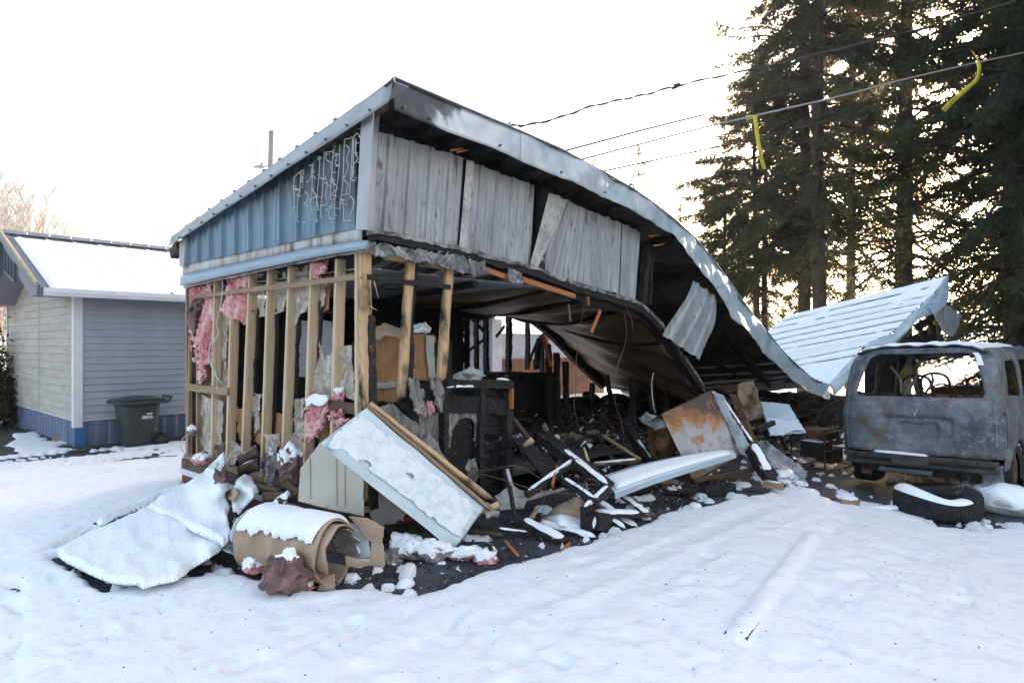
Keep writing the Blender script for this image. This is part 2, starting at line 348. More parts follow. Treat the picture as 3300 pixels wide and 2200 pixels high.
class MB:
    def __init__(s): s.v = []; s.f = []; s.m = []
    def add(s, vs, fs, m=0):
        b = len(s.v); s.v += [tuple(p) for p in vs]; s.f += [[i+b for i in f] for f in fs]; s.m += [m]*len(fs)
    def box(s, c, sz, ax=None, m=0):
        ax = ax or (V((1, 0, 0)), V((0, 1, 0)), V((0, 0, 1))); c = V(c); h = [x/2 for x in sz]
        vs = [c+ax[0]*h[0]*i+ax[1]*h[1]*j+ax[2]*h[2]*k for i in (-1, 1) for j in (-1, 1) for k in (-1, 1)]
        s.add(vs, [(0, 1, 3, 2), (4, 6, 7, 5), (0, 4, 5, 1), (2, 3, 7, 6), (0, 2, 6, 4), (1, 5, 7, 3)], m)
    def stbox(s, s0, s1, t0, t1, z0, z1, m=0):
        s.box(W((s0+s1)/2, (t0+t1)/2, (z0+z1)/2), (abs(s1-s0), abs(t1-t0), abs(z1-z0)), (ds, dt, Zu), m)
    def beam(s, p0, p1, w, h, up=Zu, m=0):
        p0, p1 = V(p0), V(p1); x = (p1-p0).normalized(); y = V(up).cross(x)
        if y.length < 1e-4: y = V((1, 0, 0)).cross(x)
        y.normalize(); z = x.cross(y); s.box((p0+p1)/2, ((p1-p0).length, w, h), (x, y, z), m)
    def tube(s, pts, r, k=6, m=0, cap=True):
        pts = [V(p) for p in pts]; n = len(pts); vs = []; pv = None
        for i, p in enumerate(pts):
            d = (pts[min(i+1, n-1)]-pts[max(i-1, 0)]).normalized()
            if pv is None: a = d.orthogonal().normalized()
            else: a = (pv-d*pv.dot(d)).normalized()
            pv = a; b = d.cross(a); rr = r[i] if hasattr(r, '__len__') else r
            vs += [p+(a*math.cos(2*math.pi*j/k)+b*math.sin(2*math.pi*j/k))*rr for j in range(k)]
        fs = [(i*k+j, i*k+(j+1) % k, (i+1)*k+(j+1) % k, (i+1)*k+j) for i in range(n-1) for j in range(k)]
        if cap: fs += [tuple(range(k))[::-1], tuple(range((n-1)*k, n*k))]
        s.add(vs, fs, m)
    def grid(s, P, nu, nv, m=0):
        vs = [P(i/nu, j/nv) for j in range(nv+1) for i in range(nu+1)]; k = nu+1
        s.add(vs, [(j*k+i, j*k+i+1, (j+1)*k+i+1, (j+1)*k+i) for j in range(nv) for i in range(nu)], m)
    def go(s, name, mat, parent=None, **kw): return obj(name, s.v, s.f, mat, parent, mi=s.m if any(s.m) else None, **kw)
def surf(name, P, nu, nv, mat, parent=None, **kw):
    b = MB(); b.grid(P, nu, nv); return b.go(name, mat, parent, **kw)
def catmull(pts, k=6):
    pts = [V(p) for p in pts]; out = []
    for i in range(len(pts)-1):
        a, b, c, d = pts[max(i-1, 0)], pts[i], pts[i+1], pts[min(i+2, len(pts)-1)]
        for j in range(k):
            t = j/k; out.append(((b*2)+(c-a)*t+(a*2-b*5+c*4-d)*t*t+(b*3-a-c*3+d)*t**3)*.5)
    return out+[pts[-1]]
def wire(name, pts, r, mat, parent=None, k=6, sides=5, sm=True):
    b = MB(); b.tube(catmull(pts, k) if sm else pts, r, sides); return b.go(name, mat, parent, smooth=True)
# a stick: its own x axis runs along it, so the grain does too
def stick(name, p0, p1, w, h, mat, parent=None, up=Zu, rough=0, seg=None, bend=None, taper=0, bevel=0, seed=0):
    p0, p1 = V(p0), V(p1); L = (p1-p0).length; x = (p1-p0)/L; y = V(up).cross(x)
    if y.length < 1e-3: y = ds.cross(x)
    y.normalize(); z = x.cross(y)
    M = Matrix((x, y, z)).transposed().to_4x4(); M.translation = (p0+p1)/2
    n = seg or (max(2, int(L/.05)) if rough else 1)
    k = 3 if rough else 1; ring = []
    for a in range(k): ring.append((-1+2*a/k, -1))
    for a in range(k): ring.append((1, -1+2*a/k))
    for a in range(k): ring.append((1-2*a/k, 1))
    for a in range(k): ring.append((-1, 1-2*a/k))
    K = len(ring); vs = []
    for i in range(n+1):
        f = i/n; sc_ = 1-taper*f
        for (a, b) in ring: vs.append((-L/2+f*L, a*w/2*sc_, b*h/2*sc_))
    vs = np.array(vs)
    if rough:
        nn = np.stack([vn(vs*22+seed*7+q*31, q+seed) for q in range(3)], 1); vs = vs+nn*rough*np.array([1.5, 1, 1])
        n2 = np.stack([vn(vs*5+seed*9+q*31, q+seed) for q in range(3)], 1); vs[:, 1:] += n2[:, 1:]*rough*.8
    if bend: vs[:, 2] += bend*(1-(2*vs[:, 0]/L)**2)
    fs = [(i*K+j, i*K+(j+1) % K, (i+1)*K+(j+1) % K, (i+1)*K+j) for i in range(n) for j in range(K)]
    fs += [tuple(range(K))[::-1], tuple(range(n*K, n*K+K))]
    me = bpy.data.meshes.new(name); me.from_pydata(vs.tolist(), [], fs); me.update()
    return link(name, me, mat, parent, M, bool(rough) and rough < .004, 0, 0, bevel)
# a cap of snow lying along a stick
def snowcap(parent, p0, p1, w, lift, th=.03, seed=0, a=0., b=1., name='snow'):
    p0, p1 = V(p0), V(p1); d = p1-p0; p0, p1 = p0+d*a, p0+d*b
    L = (p1-p0).length; x = (p1-p0)/L; y = Zu.cross(x).normalized(); n = max(6, int(L/.035)); k = 8; vs = []
    for i in range(n+1):
        f = i/n; e = min(1, math.sqrt(min(f, 1-f)*L/.05+.001)); c = p0.lerp(p1, f)
        ww = w*.5*(1.0+.22*n1(f*L*6, seed, 1))*e; hh = th*e*(1+.35*n1(f*L*5, seed, 7))
        for j in range(k+1):
            q = j/k*2-1; vs.append(c+y*(q*ww)+Zu*(lift-.006+hh*(1-abs(q)**2.6)+.004*n1(f*L*20, q*3, seed)))
    fs = [(i*(k+1)+j, i*(k+1)+j+1, (i+1)*(k+1)+j+1, (i+1)*(k+1)+j) for i in range(n) for j in range(k)]
    return obj(name, vs, fs, 'snow', parent, smooth=True)

# signed distance to a polygon, inside positive
def sdf(P, poly):
    P = np.asarray(P, float); q = np.asarray(poly, float); d = np.full(len(P), 1e9); ins = np.zeros(len(P), bool)
    for i in range(len(q)):
        a, b = q[i], q[(i+1) % len(q)]; e = b-a; w_ = P-a
        t = np.clip((w_@e)/(e@e+1e-12), 0, 1); d = np.minimum(d, np.hypot(*(w_-t[:, None]*e).T))
        c = (a[1] > P[:, 1]) != (b[1] > P[:, 1])
        with np.errstate(divide='ignore', invalid='ignore'): xx = (b[0]-a[0])*(P[:, 1]-a[1])/(b[1]-a[1])+a[0]
        ins ^= c & (P[:, 0] < xx)
    return np.where(ins, d, -d)
def cut(D, x0, x1, y0, y1, cell):
    """grid of the region where D(points) > 0, its border snapped to D = 0"""
    nx, ny = max(2, int((x1-x0)/cell[0])+1), max(2, int((y1-y0)/cell[1])+1)
    X, Y = np.meshgrid(np.linspace(x0, x1, nx+1), np.linspace(y0, y1, ny+1)); P = np.stack([X.ravel(), Y.ravel()], 1)
    I = np.arange(ny)[:, None]*(nx+1)+np.arange(nx)[None]; Fq = np.stack([I, I+1, I+nx+2, I+nx+1], -1).reshape(-1, 4)
    Fq = Fq[D(P[Fq].mean(1)) > 0]
    used = np.unique(Fq); mp = -np.ones(len(P), int); mp[used] = np.arange(len(used)); P = P[used]; Fq = mp[Fq]
    cl = (cell[0]+cell[1])/2; e = cl*.2
    for _ in range(2):
        d = D(P); gx = (D(P+[e, 0])-D(P-[e, 0]))/(2*e); gy = (D(P+[0, e])-D(P-[0, e]))/(2*e); g = gx*gx+gy*gy+1e-3
        near = (d < cl*.45); st_ = np.where(near, np.clip(d, -cl, cl)/g, 0); P = P-np.stack([gx, gy], 1)*st_[:, None]
    return P, Fq, np.maximum(D(P), 0)
def sheet(name, poly, P, mat, parent=None, cell=8, edge=0, escale=.08, th=.006, disp=0, dscale=4, fine=0, seed=0, smooth=True, f=None, holes=(), solid=True, hair=0):
    """a torn or cut sheet: poly in photo pixels, P(u, v) -> world point"""
    q = np.array(poly, float); m = edge+2
    def D(X):
        d = sdf(X, q)
        if edge: d = d+edge*fbm(np.c_[X*escale, np.full(len(X), seed*3.1)], 4, seed)
        if hair: d = d+hair*vn(np.c_[X[:, 0]*.35, X[:, 1]*.05, np.full(len(X), seed)], seed)
        for h in holes: d = np.minimum(d, -sdf(X, h)+edge*.7*fbm(np.c_[X*escale, np.full(len(X), seed+9.)], 3, seed))
        return d
    if not hasattr(cell, '__len__'): cell = (cell, cell)
    X, Fq, d = cut(D, q[:, 0].min()-m, q[:, 0].max()+m, q[:, 1].min()-m, q[:, 1].max()+m, cell)
    Q = np.array([tuple(P(u, v)) for u, v in X])
    if f is not None: Q = np.array([tuple(f(V(a), u, v, dd)) for a, (u, v), dd in zip(Q, X, d)])
    if disp:
        N = np.cross(Q[Fq[:, 1]]-Q[Fq[:, 0]], Q[Fq[:, 3]]-Q[Fq[:, 0]]); N = N.mean(0); N /= np.linalg.norm(N)+1e-9
        if N[1] > 0: N = -N
        Q = Q+N*(disp*fbm(Q*dscale, 4, seed))[:, None]
        if fine: Q = Q+N*(fine*fbm(Q*dscale*6, 3, seed+3))[:, None]
    return obj(name, Q, Fq, mat, parent, smooth=smooth, solid=th if solid else 0)
def zsurf(ctrl, p=2.5):
    """height field through control points (u, v, z): the surface a photo point lies on"""
    c = np.array(ctrl, float)
    def P(u, v):
        d = np.hypot(c[:, 0]-u, c[:, 1]-v)+1e-3; w_ = d**-p; z = (w_*c[:, 2]).sum()/w_.sum()
        return O+ray(u, v)*((z-H)/ray(u, v).z)
    return P
def ysurf(ctrl, p=2.5):
    c = np.array(ctrl, float)
    def P(u, v):
        d = np.hypot(c[:, 0]-u, c[:, 1]-v)+1e-3; w_ = d**-p; return at(u, v, (w_*c[:, 2]).sum()/w_.sum())
    return P
def plane3(a, b, c):
    a, b, c = V(a), V(b), V(c); n_ = (b-a).cross(c-a); return lambda u, v: hit(u, v, a, n_)
def lift(P, h): return lambda u, v: P(u, v)+Zu*h
def pad(parent, poly, P, th=.03, r=14, cell=8, edge=5, seed=0, name='snow', mat='snow', escale=.05, nz=.006):
    """a blanket of snow on a sheet, rounded off at its edge"""
    def f(a, u, v, d): return a+Zu*(-.014+(th+.018)*(1-(1-min(1, d/r))**2.2)*(1+.3*n1(u*.02, v*.02, seed))+min(1, d/r)*nz*n1(u*.09, v*.09, seed+4))
    return sheet(name, poly, P, mat, parent, cell, edge, escale, 0, seed=seed, f=f, solid=False)
# ============================================================= the setting: ground, snow, hill
def gzv(x): t = np.clip((x-2.2)/3.0, 0, 1); return -0.33*t*t*(3-2*t)
b = MB()
def gp(i, j):
    x = -300+600*i; y = -60+700*j; return V((x, y, gz(x, y)))
xs = [-600, -100, -30, -12]+[-8+.5*i for i in range(40)]+[16, 30, 100, 600]; ys = [-60, 0, 4, 8, 12, 20, 40, 100, 900]
vs = [(x, y, gz(x, y)) for y in ys for x in xs]; k = len(xs)
tag(obj('ground', vs, [(j*k+i, j*k+i+1, (j+1)*k+i+1, (j+1)*k+i) for j in range(len(ys)-1) for i in range(k-1)], 'asphalt'), kind='structure')
hv = []
for i in range(41):
    a = R(-50+100*i/40); hh = 22+16*n1(i*.35, 3, 1)+7*n1(i*1.3, 9, 1)
    for j in range(5): hv.append((math.sin(a)*(520+j*60), math.cos(a)*(520+j*60), -4+hh*(1-(1-j/4)**2)*1.0))
tag(obj('hill', hv, [(i*5+j, (i+1)*5+j, (i+1)*5+j+1, i*5+j+1) for i in range(40) for j in range(4)], 'hill_snow', smooth=True), kind='structure')

def G2(pts): return [tuple(gnd(u, v))[:2] for u, v in pts]
bare1 = G2([(150, 1788), (230, 1852), (340, 1918), (430, 1905), (560, 1880), (760, 1866), (900, 1905), (1050, 1922), (1200, 1908),
            (1330, 1935), (1440, 1912), (1540, 1858), (1700, 1818), (1850, 1768), (1960, 1738), (2070, 1700), (2140, 1662),
            (2300, 1636), (2450, 1602), (2560, 1572), (2640, 1530), (2720, 1460)])+\
        [tuple(W(14, -.5, 0))[:2], tuple(W(14, 3.8, 0))[:2], tuple(W(-.0, 3.7, 0))[:2]]+G2([(600, 1575), (480, 1650), (300, 1720)])
bare2 = G2([(2630, 1602), (2690, 1618), (2790, 1622), (2913, 1636), (2965, 1680), (3045, 1706), (3290, 1706), (3500, 1690)])+\
        [(11, 9.5), (12, 13), (8.4, 13.4), (5.6, 11.0), (4.1, 9.4), (3.7, 8.7)]
bare3 = G2([(-60, 1335), (20, 1340), (130, 1380), (200, 1412), (245, 1435), (330, 1430), (620, 1405), (620, 1420), (330, 1446), (240, 1456), (180, 1428), (110, 1400), (50, 1400), (30, 1440), (50, 1465), (-60, 1480)])
soil = bare3
def on_seg(X, a, b_, r):
    a, b_ = np.array(a), np.array(b_); e = b_-a; w_ = X-a; t = np.clip((w_@e)/(e@e), 0, 1); return np.hypot(*(w_-t[:, None]*e).T), t
kx = np.linspace(-1.5, 1.5, 720); yy = 1.15*np.exp(np.linspace(0, math.log(620/1.15), 560))
KX, YY = np.meshgrid(kx, yy); XX = KX*(YY+1.2); P2 = np.stack([XX.ravel(), YY.ravel()], 1)
P3 = np.c_[P2, np.zeros(len(P2))]
near = P2[:, 1] < 22
hgt = np.full(len(P2), .05)
q = P3[near]; x2 = P2[near]
n_lo = fbm(q*.9, 4, 1); n_mid = fbm(q*3.3, 4, 2); n_hi = fbm(q*11, 3, 3)
h = .046+.016*n_lo+.008*n_mid+.005*n_hi+.0035*fbm(q*26, 2, 41)*np.clip(1.4-q[:, 1]*.14, 0, 1)
# pitted and trodden patches
lump = np.clip(fbm(q*5.5, 3, 8)-.12, 0, 1); trod = np.clip(fbm(q*.7, 3, 12)+.15, 0, 1)
h -= lump*trod*.16; h += .012*np.abs(n_mid)*trod*fbm(q*9, 3, 14)*3
# footprints and pockets, at the places they lie
rs = np.random.RandomState(4)
foots = [(2860, 1735), (2780, 1770), (2735, 1805), (2880, 1850), (2755, 1880), (2660, 1940), (2740, 1955), (2650, 2070), (2700, 2105), (2900, 1910), (2840, 2010), (2920, 2012), (3010, 2060),
         (2180, 2105), (2030, 2080), (1960, 2040), (1780, 2150), (2290, 1810), (2200, 1850), (2330, 1900), (2140, 1910), (1150, 2050), (1220, 2060), (690, 1985), (640, 2090), (310, 2070), (290, 2120),
         (520, 1960), (900, 2040), (1480, 2010), (1560, 2100), (1720, 1960), (1850, 1930), (2440, 2120), (2550, 2150), (3100, 1900), (3180, 2120), (250, 1990), (180, 1880), (1050, 2130), (2520, 1700), (2470, 1745), (2570, 1760)]
for i, (u, v) in enumerate(foots):
    p = gnd(u, v); a = rs.rand()*3; d = x2-np.array([p.x, p.y]); c_, s_ = math.cos(a), math.sin(a)
    e = np.sqrt(((d[:, 0]*c_+d[:, 1]*s_)/(.07+.06*rs.rand()))**2+((-d[:, 0]*s_+d[:, 1]*c_)/(.03+.03*rs.rand()))**2)*(1+.5*n_mid)+.35*n_hi
    dd_ = rs.uniform(.35, 1.); h += dd_*(-.026*np.exp(-e**3)+.006*np.exp(-((e-1.5)/.4)**2))
for i in range(230):
    if i < 130: u, v = rs.uniform(200, 3250), rs.uniform(1760, 2195)
    else: t = rs.rand(); L_ = ((2480, 1650, 1900, 2195), (2950, 1760, 2500, 2190), (1500, 1930, 700, 2190), (3250, 1800, 2900, 2190), (600, 1920, 150, 2190))[i % 5]; u, v = L_[0]+(L_[2]-L_[0])*t+rs.normal()*30, L_[1]+(L_[3]-L_[1])*t+rs.normal()*16
    p = gnd(u, v); a = rs.rand()*3; d = x2-np.array([p.x, p.y]); m_ = (np.abs(d) < .5).all(1); d = d[m_]; c_, s_ = math.cos(a), math.sin(a)
    e = np.sqrt(((d[:, 0]*c_+d[:, 1]*s_)/rs.uniform(.03, .11))**2+((-d[:, 0]*s_+d[:, 1]*c_)/rs.uniform(.02, .055))**2)*(1+.6*n_mid[m_])+.5*n_hi[m_]
    h[m_] += rs.uniform(.3, 1.)*(-.018*np.exp(-np.clip(e, 0, 9)**3)+.005*np.exp(-((e-1.4)/.5)**2))
for q0, q1, dp_ in (((2520, 1640), (1180, 2190), .010), ((2600, 1655), (1500, 2195), .006), ((1960, 1760), (900, 2000), .007)):
    a_, b_ = gnd(*q0), gnd(*q1); d_, t_ = on_seg(x2, (a_.x, a_.y), (b_.x, b_.y), 1); d_ = np.abs(d_+.05*n_mid+.02*n_hi)
    h += -dp_*np.exp(-(d_/.10)**4)+.4*dp_*np.exp(-((d_-.16)/.05)**2)
# tyre tracks between the houses and a tread mark at the lower left
dl, _ = on_seg(x2, tuple(W(-6, 4.2, 0))[:2], tuple(W(9, 4.2, 0))[:2], 1)
for off in (4.6, 5.1, 5.9, 6.5):
    a_, b_ = W(-9, off-.4, 0), W(7, off, 0); d_, t_ = on_seg(x2, (a_.x, a_.y), (b_.x, b_.y), 1)
    h -= .032*np.exp(-(d_/.13)**4)*(1+.4*n_mid); h += .012*np.exp(-((d_-.2)/.05)**2)
a_, b_ = gnd(-40, 2230), gnd(10, 1900); d_, t_ = on_seg(x2, (a_.x, a_.y), (b_.x, b_.y), 1)
h -= np.exp(-(d_/.13)**6)*(.03+.012*np.sign(np.sin(x2[:, 1]*150+d_*25)))
for q0, q1 in (((0, 1695), (420, 1560)), ((60, 1660), (560, 1530))):
    a_, b_ = gnd(*q0), gnd(*q1); d_, t_ = on_seg(x2, (a_.x, a_.y), (b_.x, b_.y), 1)
    h -= np.exp(-(d_/.12)**6)*(.012+.007*np.sin(t_*170))
# a plank lies under the snow
pa, pb = gnd(2375, 2068), gnd(2620, 1745); d_, t_ = on_seg(x2, (pa.x, pa.y), (pb.x, pb.y), 1)
h += .028*np.clip(1.1-(d_/.062)**3, 0, 1)-.004*np.exp(-((d_-.11)/.03)**2)
# a bank ridge from the burnt wall towards the camera, and the swept strip in front of the ruin
def Dbare(X):
    n_ = .10*fbm(np.c_[X*2.2, np.zeros(len(X))], 4, 5)+.045*fbm(np.c_[X*8, np.zeros(len(X))], 3, 6)
    d1 = sdf(X, bare1); d2 = sdf(X, bare2)+.3*fbm(np.c_[X*3, np.zeros(len(X))], 4, 9)*(X[:, 1] > 6.4); d3 = sdf(X, bare3)+.22*fbm(np.c_[X*2.6, np.zeros(len(X))], 4, 10)
    return np.maximum(np.maximum(d1, d2), d3)+n_*.8
db = Dbare(x2)
isl = (fbm(q*5.2, 3, 21)+.35*fbm(q*14, 2, 22)); inside = sdf(x2, [tuple(W(-.0, -.15, 0))[:2], tuple(W(14, -.15, 0))[:2], tuple(W(14, 3.8, 0))[:2], tuple(W(0, 3.8, 0))[:2]])
island = (db > 0) & (isl > .22+.20*np.clip(db/.9, 0, 1)) & (inside < -.15) & (sdf(x2, bare3) < -.2)
edge_ = np.clip(-db/.07, 0, 1); edge_ = np.sqrt(edge_)
h = h*edge_-.03*(db > 0)
ih = np.clip((isl-.22-.20*np.clip(db/.9, 0, 1))/.10, 0, 1)
h = np.where(island, -.02+.062*np.sqrt(ih), h)
# the drive between the houses is packed thin: bare grit shows
pk = sdf(x2, G2([(-300, 1460), (600, 1432), (600, 1478), (-300, 1560)])) 
h = np.where(pk > 0, h*(1-.6*np.clip(pk, 0, 1))+np.where(fbm(q@np.array([[.665, .746, 0], [-.746, .665, 0], [0, 0, 1]]).T*np.array([.7, 4.5, 1]), 4, 31) > .07, -.06, 0)*np.clip(pk*2, 0, 1), h)
hgt[near] = h
sv = np.c_[P2, gzv(P2[:, 0])+hgt+.004]
nx = len(kx); I = np.arange(len(yy)-1)[:, None]*nx+np.arange(nx-1)[None]; Fq = np.stack([I, I+1, I+nx+1, I+nx], -1).reshape(-1, 4)
keep = (hgt[Fq] > -.028).any(1); Fq = Fq[keep]; used = np.unique(Fq); mp = -np.ones(len(sv), int); mp[used] = np.arange(len(used))
tag(obj('snow', sv[used], mp[Fq], 'ground_snow', smooth=True, origin=(0, 5, 0)), kind='structure')
# soil strip along the pale house
P, Fq, d = cut(lambda X: sdf(X, bare3)+.1, -9.5, -3.2, 6, 12.5, (.06, .06))
z = .012+.03*np.clip(d/.1, 0, 1)*(1+fbm(np.c_[P*4, P[:, 0]*0], 3, 3))*.6
tag(obj('soil', np.c_[P, z], Fq, 'soil', smooth=True), kind='structure')
# ============================================================= the pale neighbouring house
T0, T1, S0, S1 = 7.63, 12.6, -.16, 9.7; TR = (T0+T1)/2
z_sk, z_ev, z_rg = .47, 2.62, 3.66
hs = thing('mobile_home', 'pale mobile home with snowy metal roof, grey and tan siding and blue skirting', 'house', tuple(W(S0, T0, 0)))  # the tan is warm light put into the colour of grey gable siding
def lap(name, P0, along, out, L, zf0, zf1, mat, n=19, ztop=None, droop=0):
    b = MB(); hgt_ = (zf1-zf0)/n; m = max(2, int(L/.25))
    for i in range(n):
        z0, z1 = zf0+i*hgt_, zf0+(i+1)*hgt_
        def Q(a, k, z0=z0, z1=z1):
            x = a*L; wv = droop*n1(x*1.1, i*.9, 2)
            o_, z = [(0, z0-.004), (.018, z0), (.016, z0+.02), (.001, z1)][k]
            zt = ztop(x) if ztop else 9
            return P0+along*x+out*(o_+wv*.4)+Zu*(min(z, zt)+wv*.5)
        b.grid(lambda a, c, Q=Q: Q(a, round(c*3)), m, 3)
    return b.go(name, mat, hs)
lap('wall', W(S0, T0, 0), ds, -dt, S1-S0, z_sk, z_ev, 'grey_siding', 19)
lap('gable_wall', W(S0, T0, 0), dt, -ds, T1-T0, z_sk, z_rg, 'tan_siding', 24, lambda x: z_ev+.02+(z_rg-z_ev)*(1-abs(x-(T1-T0)/2)/((T1-T0)/2)), .012)  # grey siding, its tan colour stands for warm light
b = MB(); b.stbox(S0+.05, S1, T0+.05, T1, .05, z_ev-.02); b.go('wall_core', 'grey_siding', hs)
b = MB(); b.stbox(S0-.035, S0+.09, T0-.035, T0+.02, z_sk-.12, z_ev); b.stbox(S0-.035, S0, T0+.02, T0+.09, z_sk-.12, z_ev); b.go('corner_trim', 'white_trim', hs)
b = MB(); b.stbox(S0-.035, S0+.02, T1-.08, T1+.03, z_sk-.12, z_ev); b.go('corner_trim', 'white_trim', hs)
b = MB(); b.stbox(S1-.09, S1+.035, T0-.035, T0+.03, 0, z_ev); b.go('corner_trim', 'white_trim', hs)
def rib(x, pitch, hh, wd=.045, minor=0, mw=.03):
    f = x % pitch; r_ = max(0, 1-max(0, abs(f-pitch/2)-wd/2)/(wd*.35))*hh
    if minor:
        for c in (pitch*.16, pitch*.34-.0, pitch*.84): r_ = max(r_, max(0, 1-abs(f-c)/mw)*minor)
    return r_
surf('skirting', lambda a, c: W(S0+.02+a*(S1-S0), T0+.02-rib(a*(S1-S0), .2, .018, .05), -.1+c*(z_sk+.09)), 500, 1, 'skirt_metal', hs)
surf('skirting', lambda a, c: W(S0+.02-rib(a*(T1-T0), .2, .018, .05), T0+.02+a*(T1-T0), -.1+c*(z_sk+.09)), 260, 1, 'skirt_metal', hs)
b = MB(); b.stbox(S0-.02, S0+.14, T0-.02, T0+.01, -.1, z_sk-.03); b.stbox(S0-.02, S0+.01, T0+.01, T0+.1, -.1, z_sk-.03); b.go('skirting_corner', 'skirt_blue', hs)
b = MB(); b.stbox(S0+.1, S1, T0-.012, T0+.01, z_sk-.022, z_sk+.004); b.stbox(S0-.012, S0+.01, T0+.1, T1, z_sk-.022, z_sk+.004); b.go('skirting_rail', 'white_trim', hs)
# roof: two slopes of ribbed metal, snow on the near one
sl = (z_rg-z_ev-.0)/(TR-T0); SO, TO = .55, .36
def roofz(t): return z_rg+.09-abs(t-TR)*sl
rf = surf('roof', lambda a, c: W(S0-SO+a*(S1-S0+SO+.3), T0-TO+c*(T1-T0+2*TO), roofz(T0-TO+c*(T1-T0+2*TO))+rib(a*(S1-S0+SO+.3), .42, .024, .02)), 700, 2, 'slate_metal', hs, solid=.01)
def rsn(a, c):
    s_ = S0-SO+.13+a*(S1-S0+SO+.1); t_ = T0-TO-.05+c*(TR-.30-T0+TO)
    e = min(1, min(c*14, (1-c)*10+.0, a*70)); e = math.sqrt(max(0, e)); p = W(s_, t_, roofz(t_)+.012+.035*e*(1+.3*n1(s_*3, t_*3))+.018*rib(s_-S0+SO, .42, 1, .03)*(.35+.65*min(1, c*1.2)))
    if c < .03 and s_ > 1.0: p += -dt*.05*(1+.5*n1(s_*5, 1))-Zu*.06*(1+.5*n1(s_*4, 2))
    return p
surf('roof_snow', rsn, 460, 40, 'snow', rf, smooth=True)
b = MB()
for sg in (-1, 1): b.beam(W(S0-SO-.03, TR+sg*.11, z_rg+.075), W(S1+.3, TR+sg*.11, z_rg+.075), .24, .014, (Zu+dt*sg*sl*1.0).normalized())
b.go('ridge_cap', 'slate_metal', rf)
b = MB()
for i in range(30):
    s_ = S0-SO+.35+i*.34; b.tube([W(s_, TR-.20, z_rg+.05), W(s_, TR-.205, z_rg+.085)], .014, 6)
b.go('ridge_screw', 'white_trim', rf)
# bargeboards, tan edge strip, gutter, fascia
for sg, nm in ((-1, 'bargeboard'), (1, 'bargeboard')):
    p0 = W(S0-SO, TR, z_rg+.055); p1 = W(S0-SO, TR+sg*(TR-T0+TO), roofz(T0-TO)-.035)
    stick(nm, p0-ds*.015, p1-ds*.015, .03, .16, 'slate_metal', hs)
    stick('edge_strip', p0+Zu*.095-ds*.035, p1+Zu*.095-ds*.035, .03, .055, 'tan_edge', hs)
g = surf('gutter', lambda a, c: W(S0-SO+.02+a*(S1-S0+SO), T0-TO-.02-[0, .10, .115, .10, 0][round(c*4)], roofz(T0-TO)-[.12, .12, .06, .0, -.0][round(c*4)]), 20, 4, 'white_trim', hs)
b = MB(); b.stbox(S0-SO+.02, S1, T0-TO, T0-TO+.02, z_ev-.14, roofz(T0-TO)-.02); b.stbox(S0-.55, S1, T0-TO+.02, T0+.0, z_ev-.14, z_ev-.12); b.go('eave_fascia', 'lilac_trim', hs)
# the boxed pediment on the gable with its fan of dark bars
PS = S0-SO+.10
def pedz(t, k):
    top = roofz(t)-.10
    d = abs(t-TR); arch = z_ev-.12+.62*max(0, 1-(d/1.75)**1.5) if d < 1.75 else z_ev-.14
    return arch+(top-arch)*k
for (ss, nm) in ((PS, 'pediment'),):
    surf(nm, lambda a, c: W(ss, T0-TO+.05+a*(T1-T0+2*TO-.1), pedz(T0-TO+.05+a*(T1-T0+2*TO-.1), c)), 48, 3, 'lilac_trim', hs, solid=.03)
surf('soffit', lambda a, c: W(PS+c*(S0-PS), T0-TO+.05+a*(T1-T0+2*TO-.1), pedz(T0-TO+.05+a*(T1-T0+2*TO-.1), 0)-.002), 48, 2, 'lilac_trim', hs)
tr_ = MB()
for sg in (-1, 1):
    def tp(x, z): return W(PS-.05, TR+sg*x, z)
    tr_.beam(tp(.18, 3.42), tp(.18, 3.02), .035, .05, ds); tr_.beam(tp(.42, 3.34), tp(.42, 2.93), .035, .05, ds)
    tr_.beam(tp(.66, 3.24), tp(.66, 2.86), .035, .05, ds); tr_.beam(tp(.90, 3.14), tp(.90, 2.78), .035, .05, ds)
    tr_.beam(tp(.10, 3.03), tp(.93, 2.78), .035, .05, ds); tr_.beam(tp(.1, 3.46), tp(.93, 3.12), .035, .05, ds)
tr_.beam(W(PS-.09, TR, 3.60), W(PS-.09, TR, 2.95), .05, .07, ds)
tr_.go('gable_trim', 'slate_metal', hs)
vt = MB(); vt.box(W(S0-.03, TR-.62, 2.93), (.04, .26, .34), (ds, dt, Zu))
for i in range(7): vt.box(W(S0-.06, TR-.62, 2.80+i*.042), (.03, .20, .012), (ds, dt, (Zu*.8+ds*.5).normalized()))
vt.go('vent', 'white_trim', hs)
surf('siding_seam', lambda a, c: W(S0-.026-.01*(round(c*2) == 1), T0+2.25+.02*c, z_sk+a*2.2), 2, 2, 'tan_siding', hs)  # grey siding, its tan colour stands for warm light

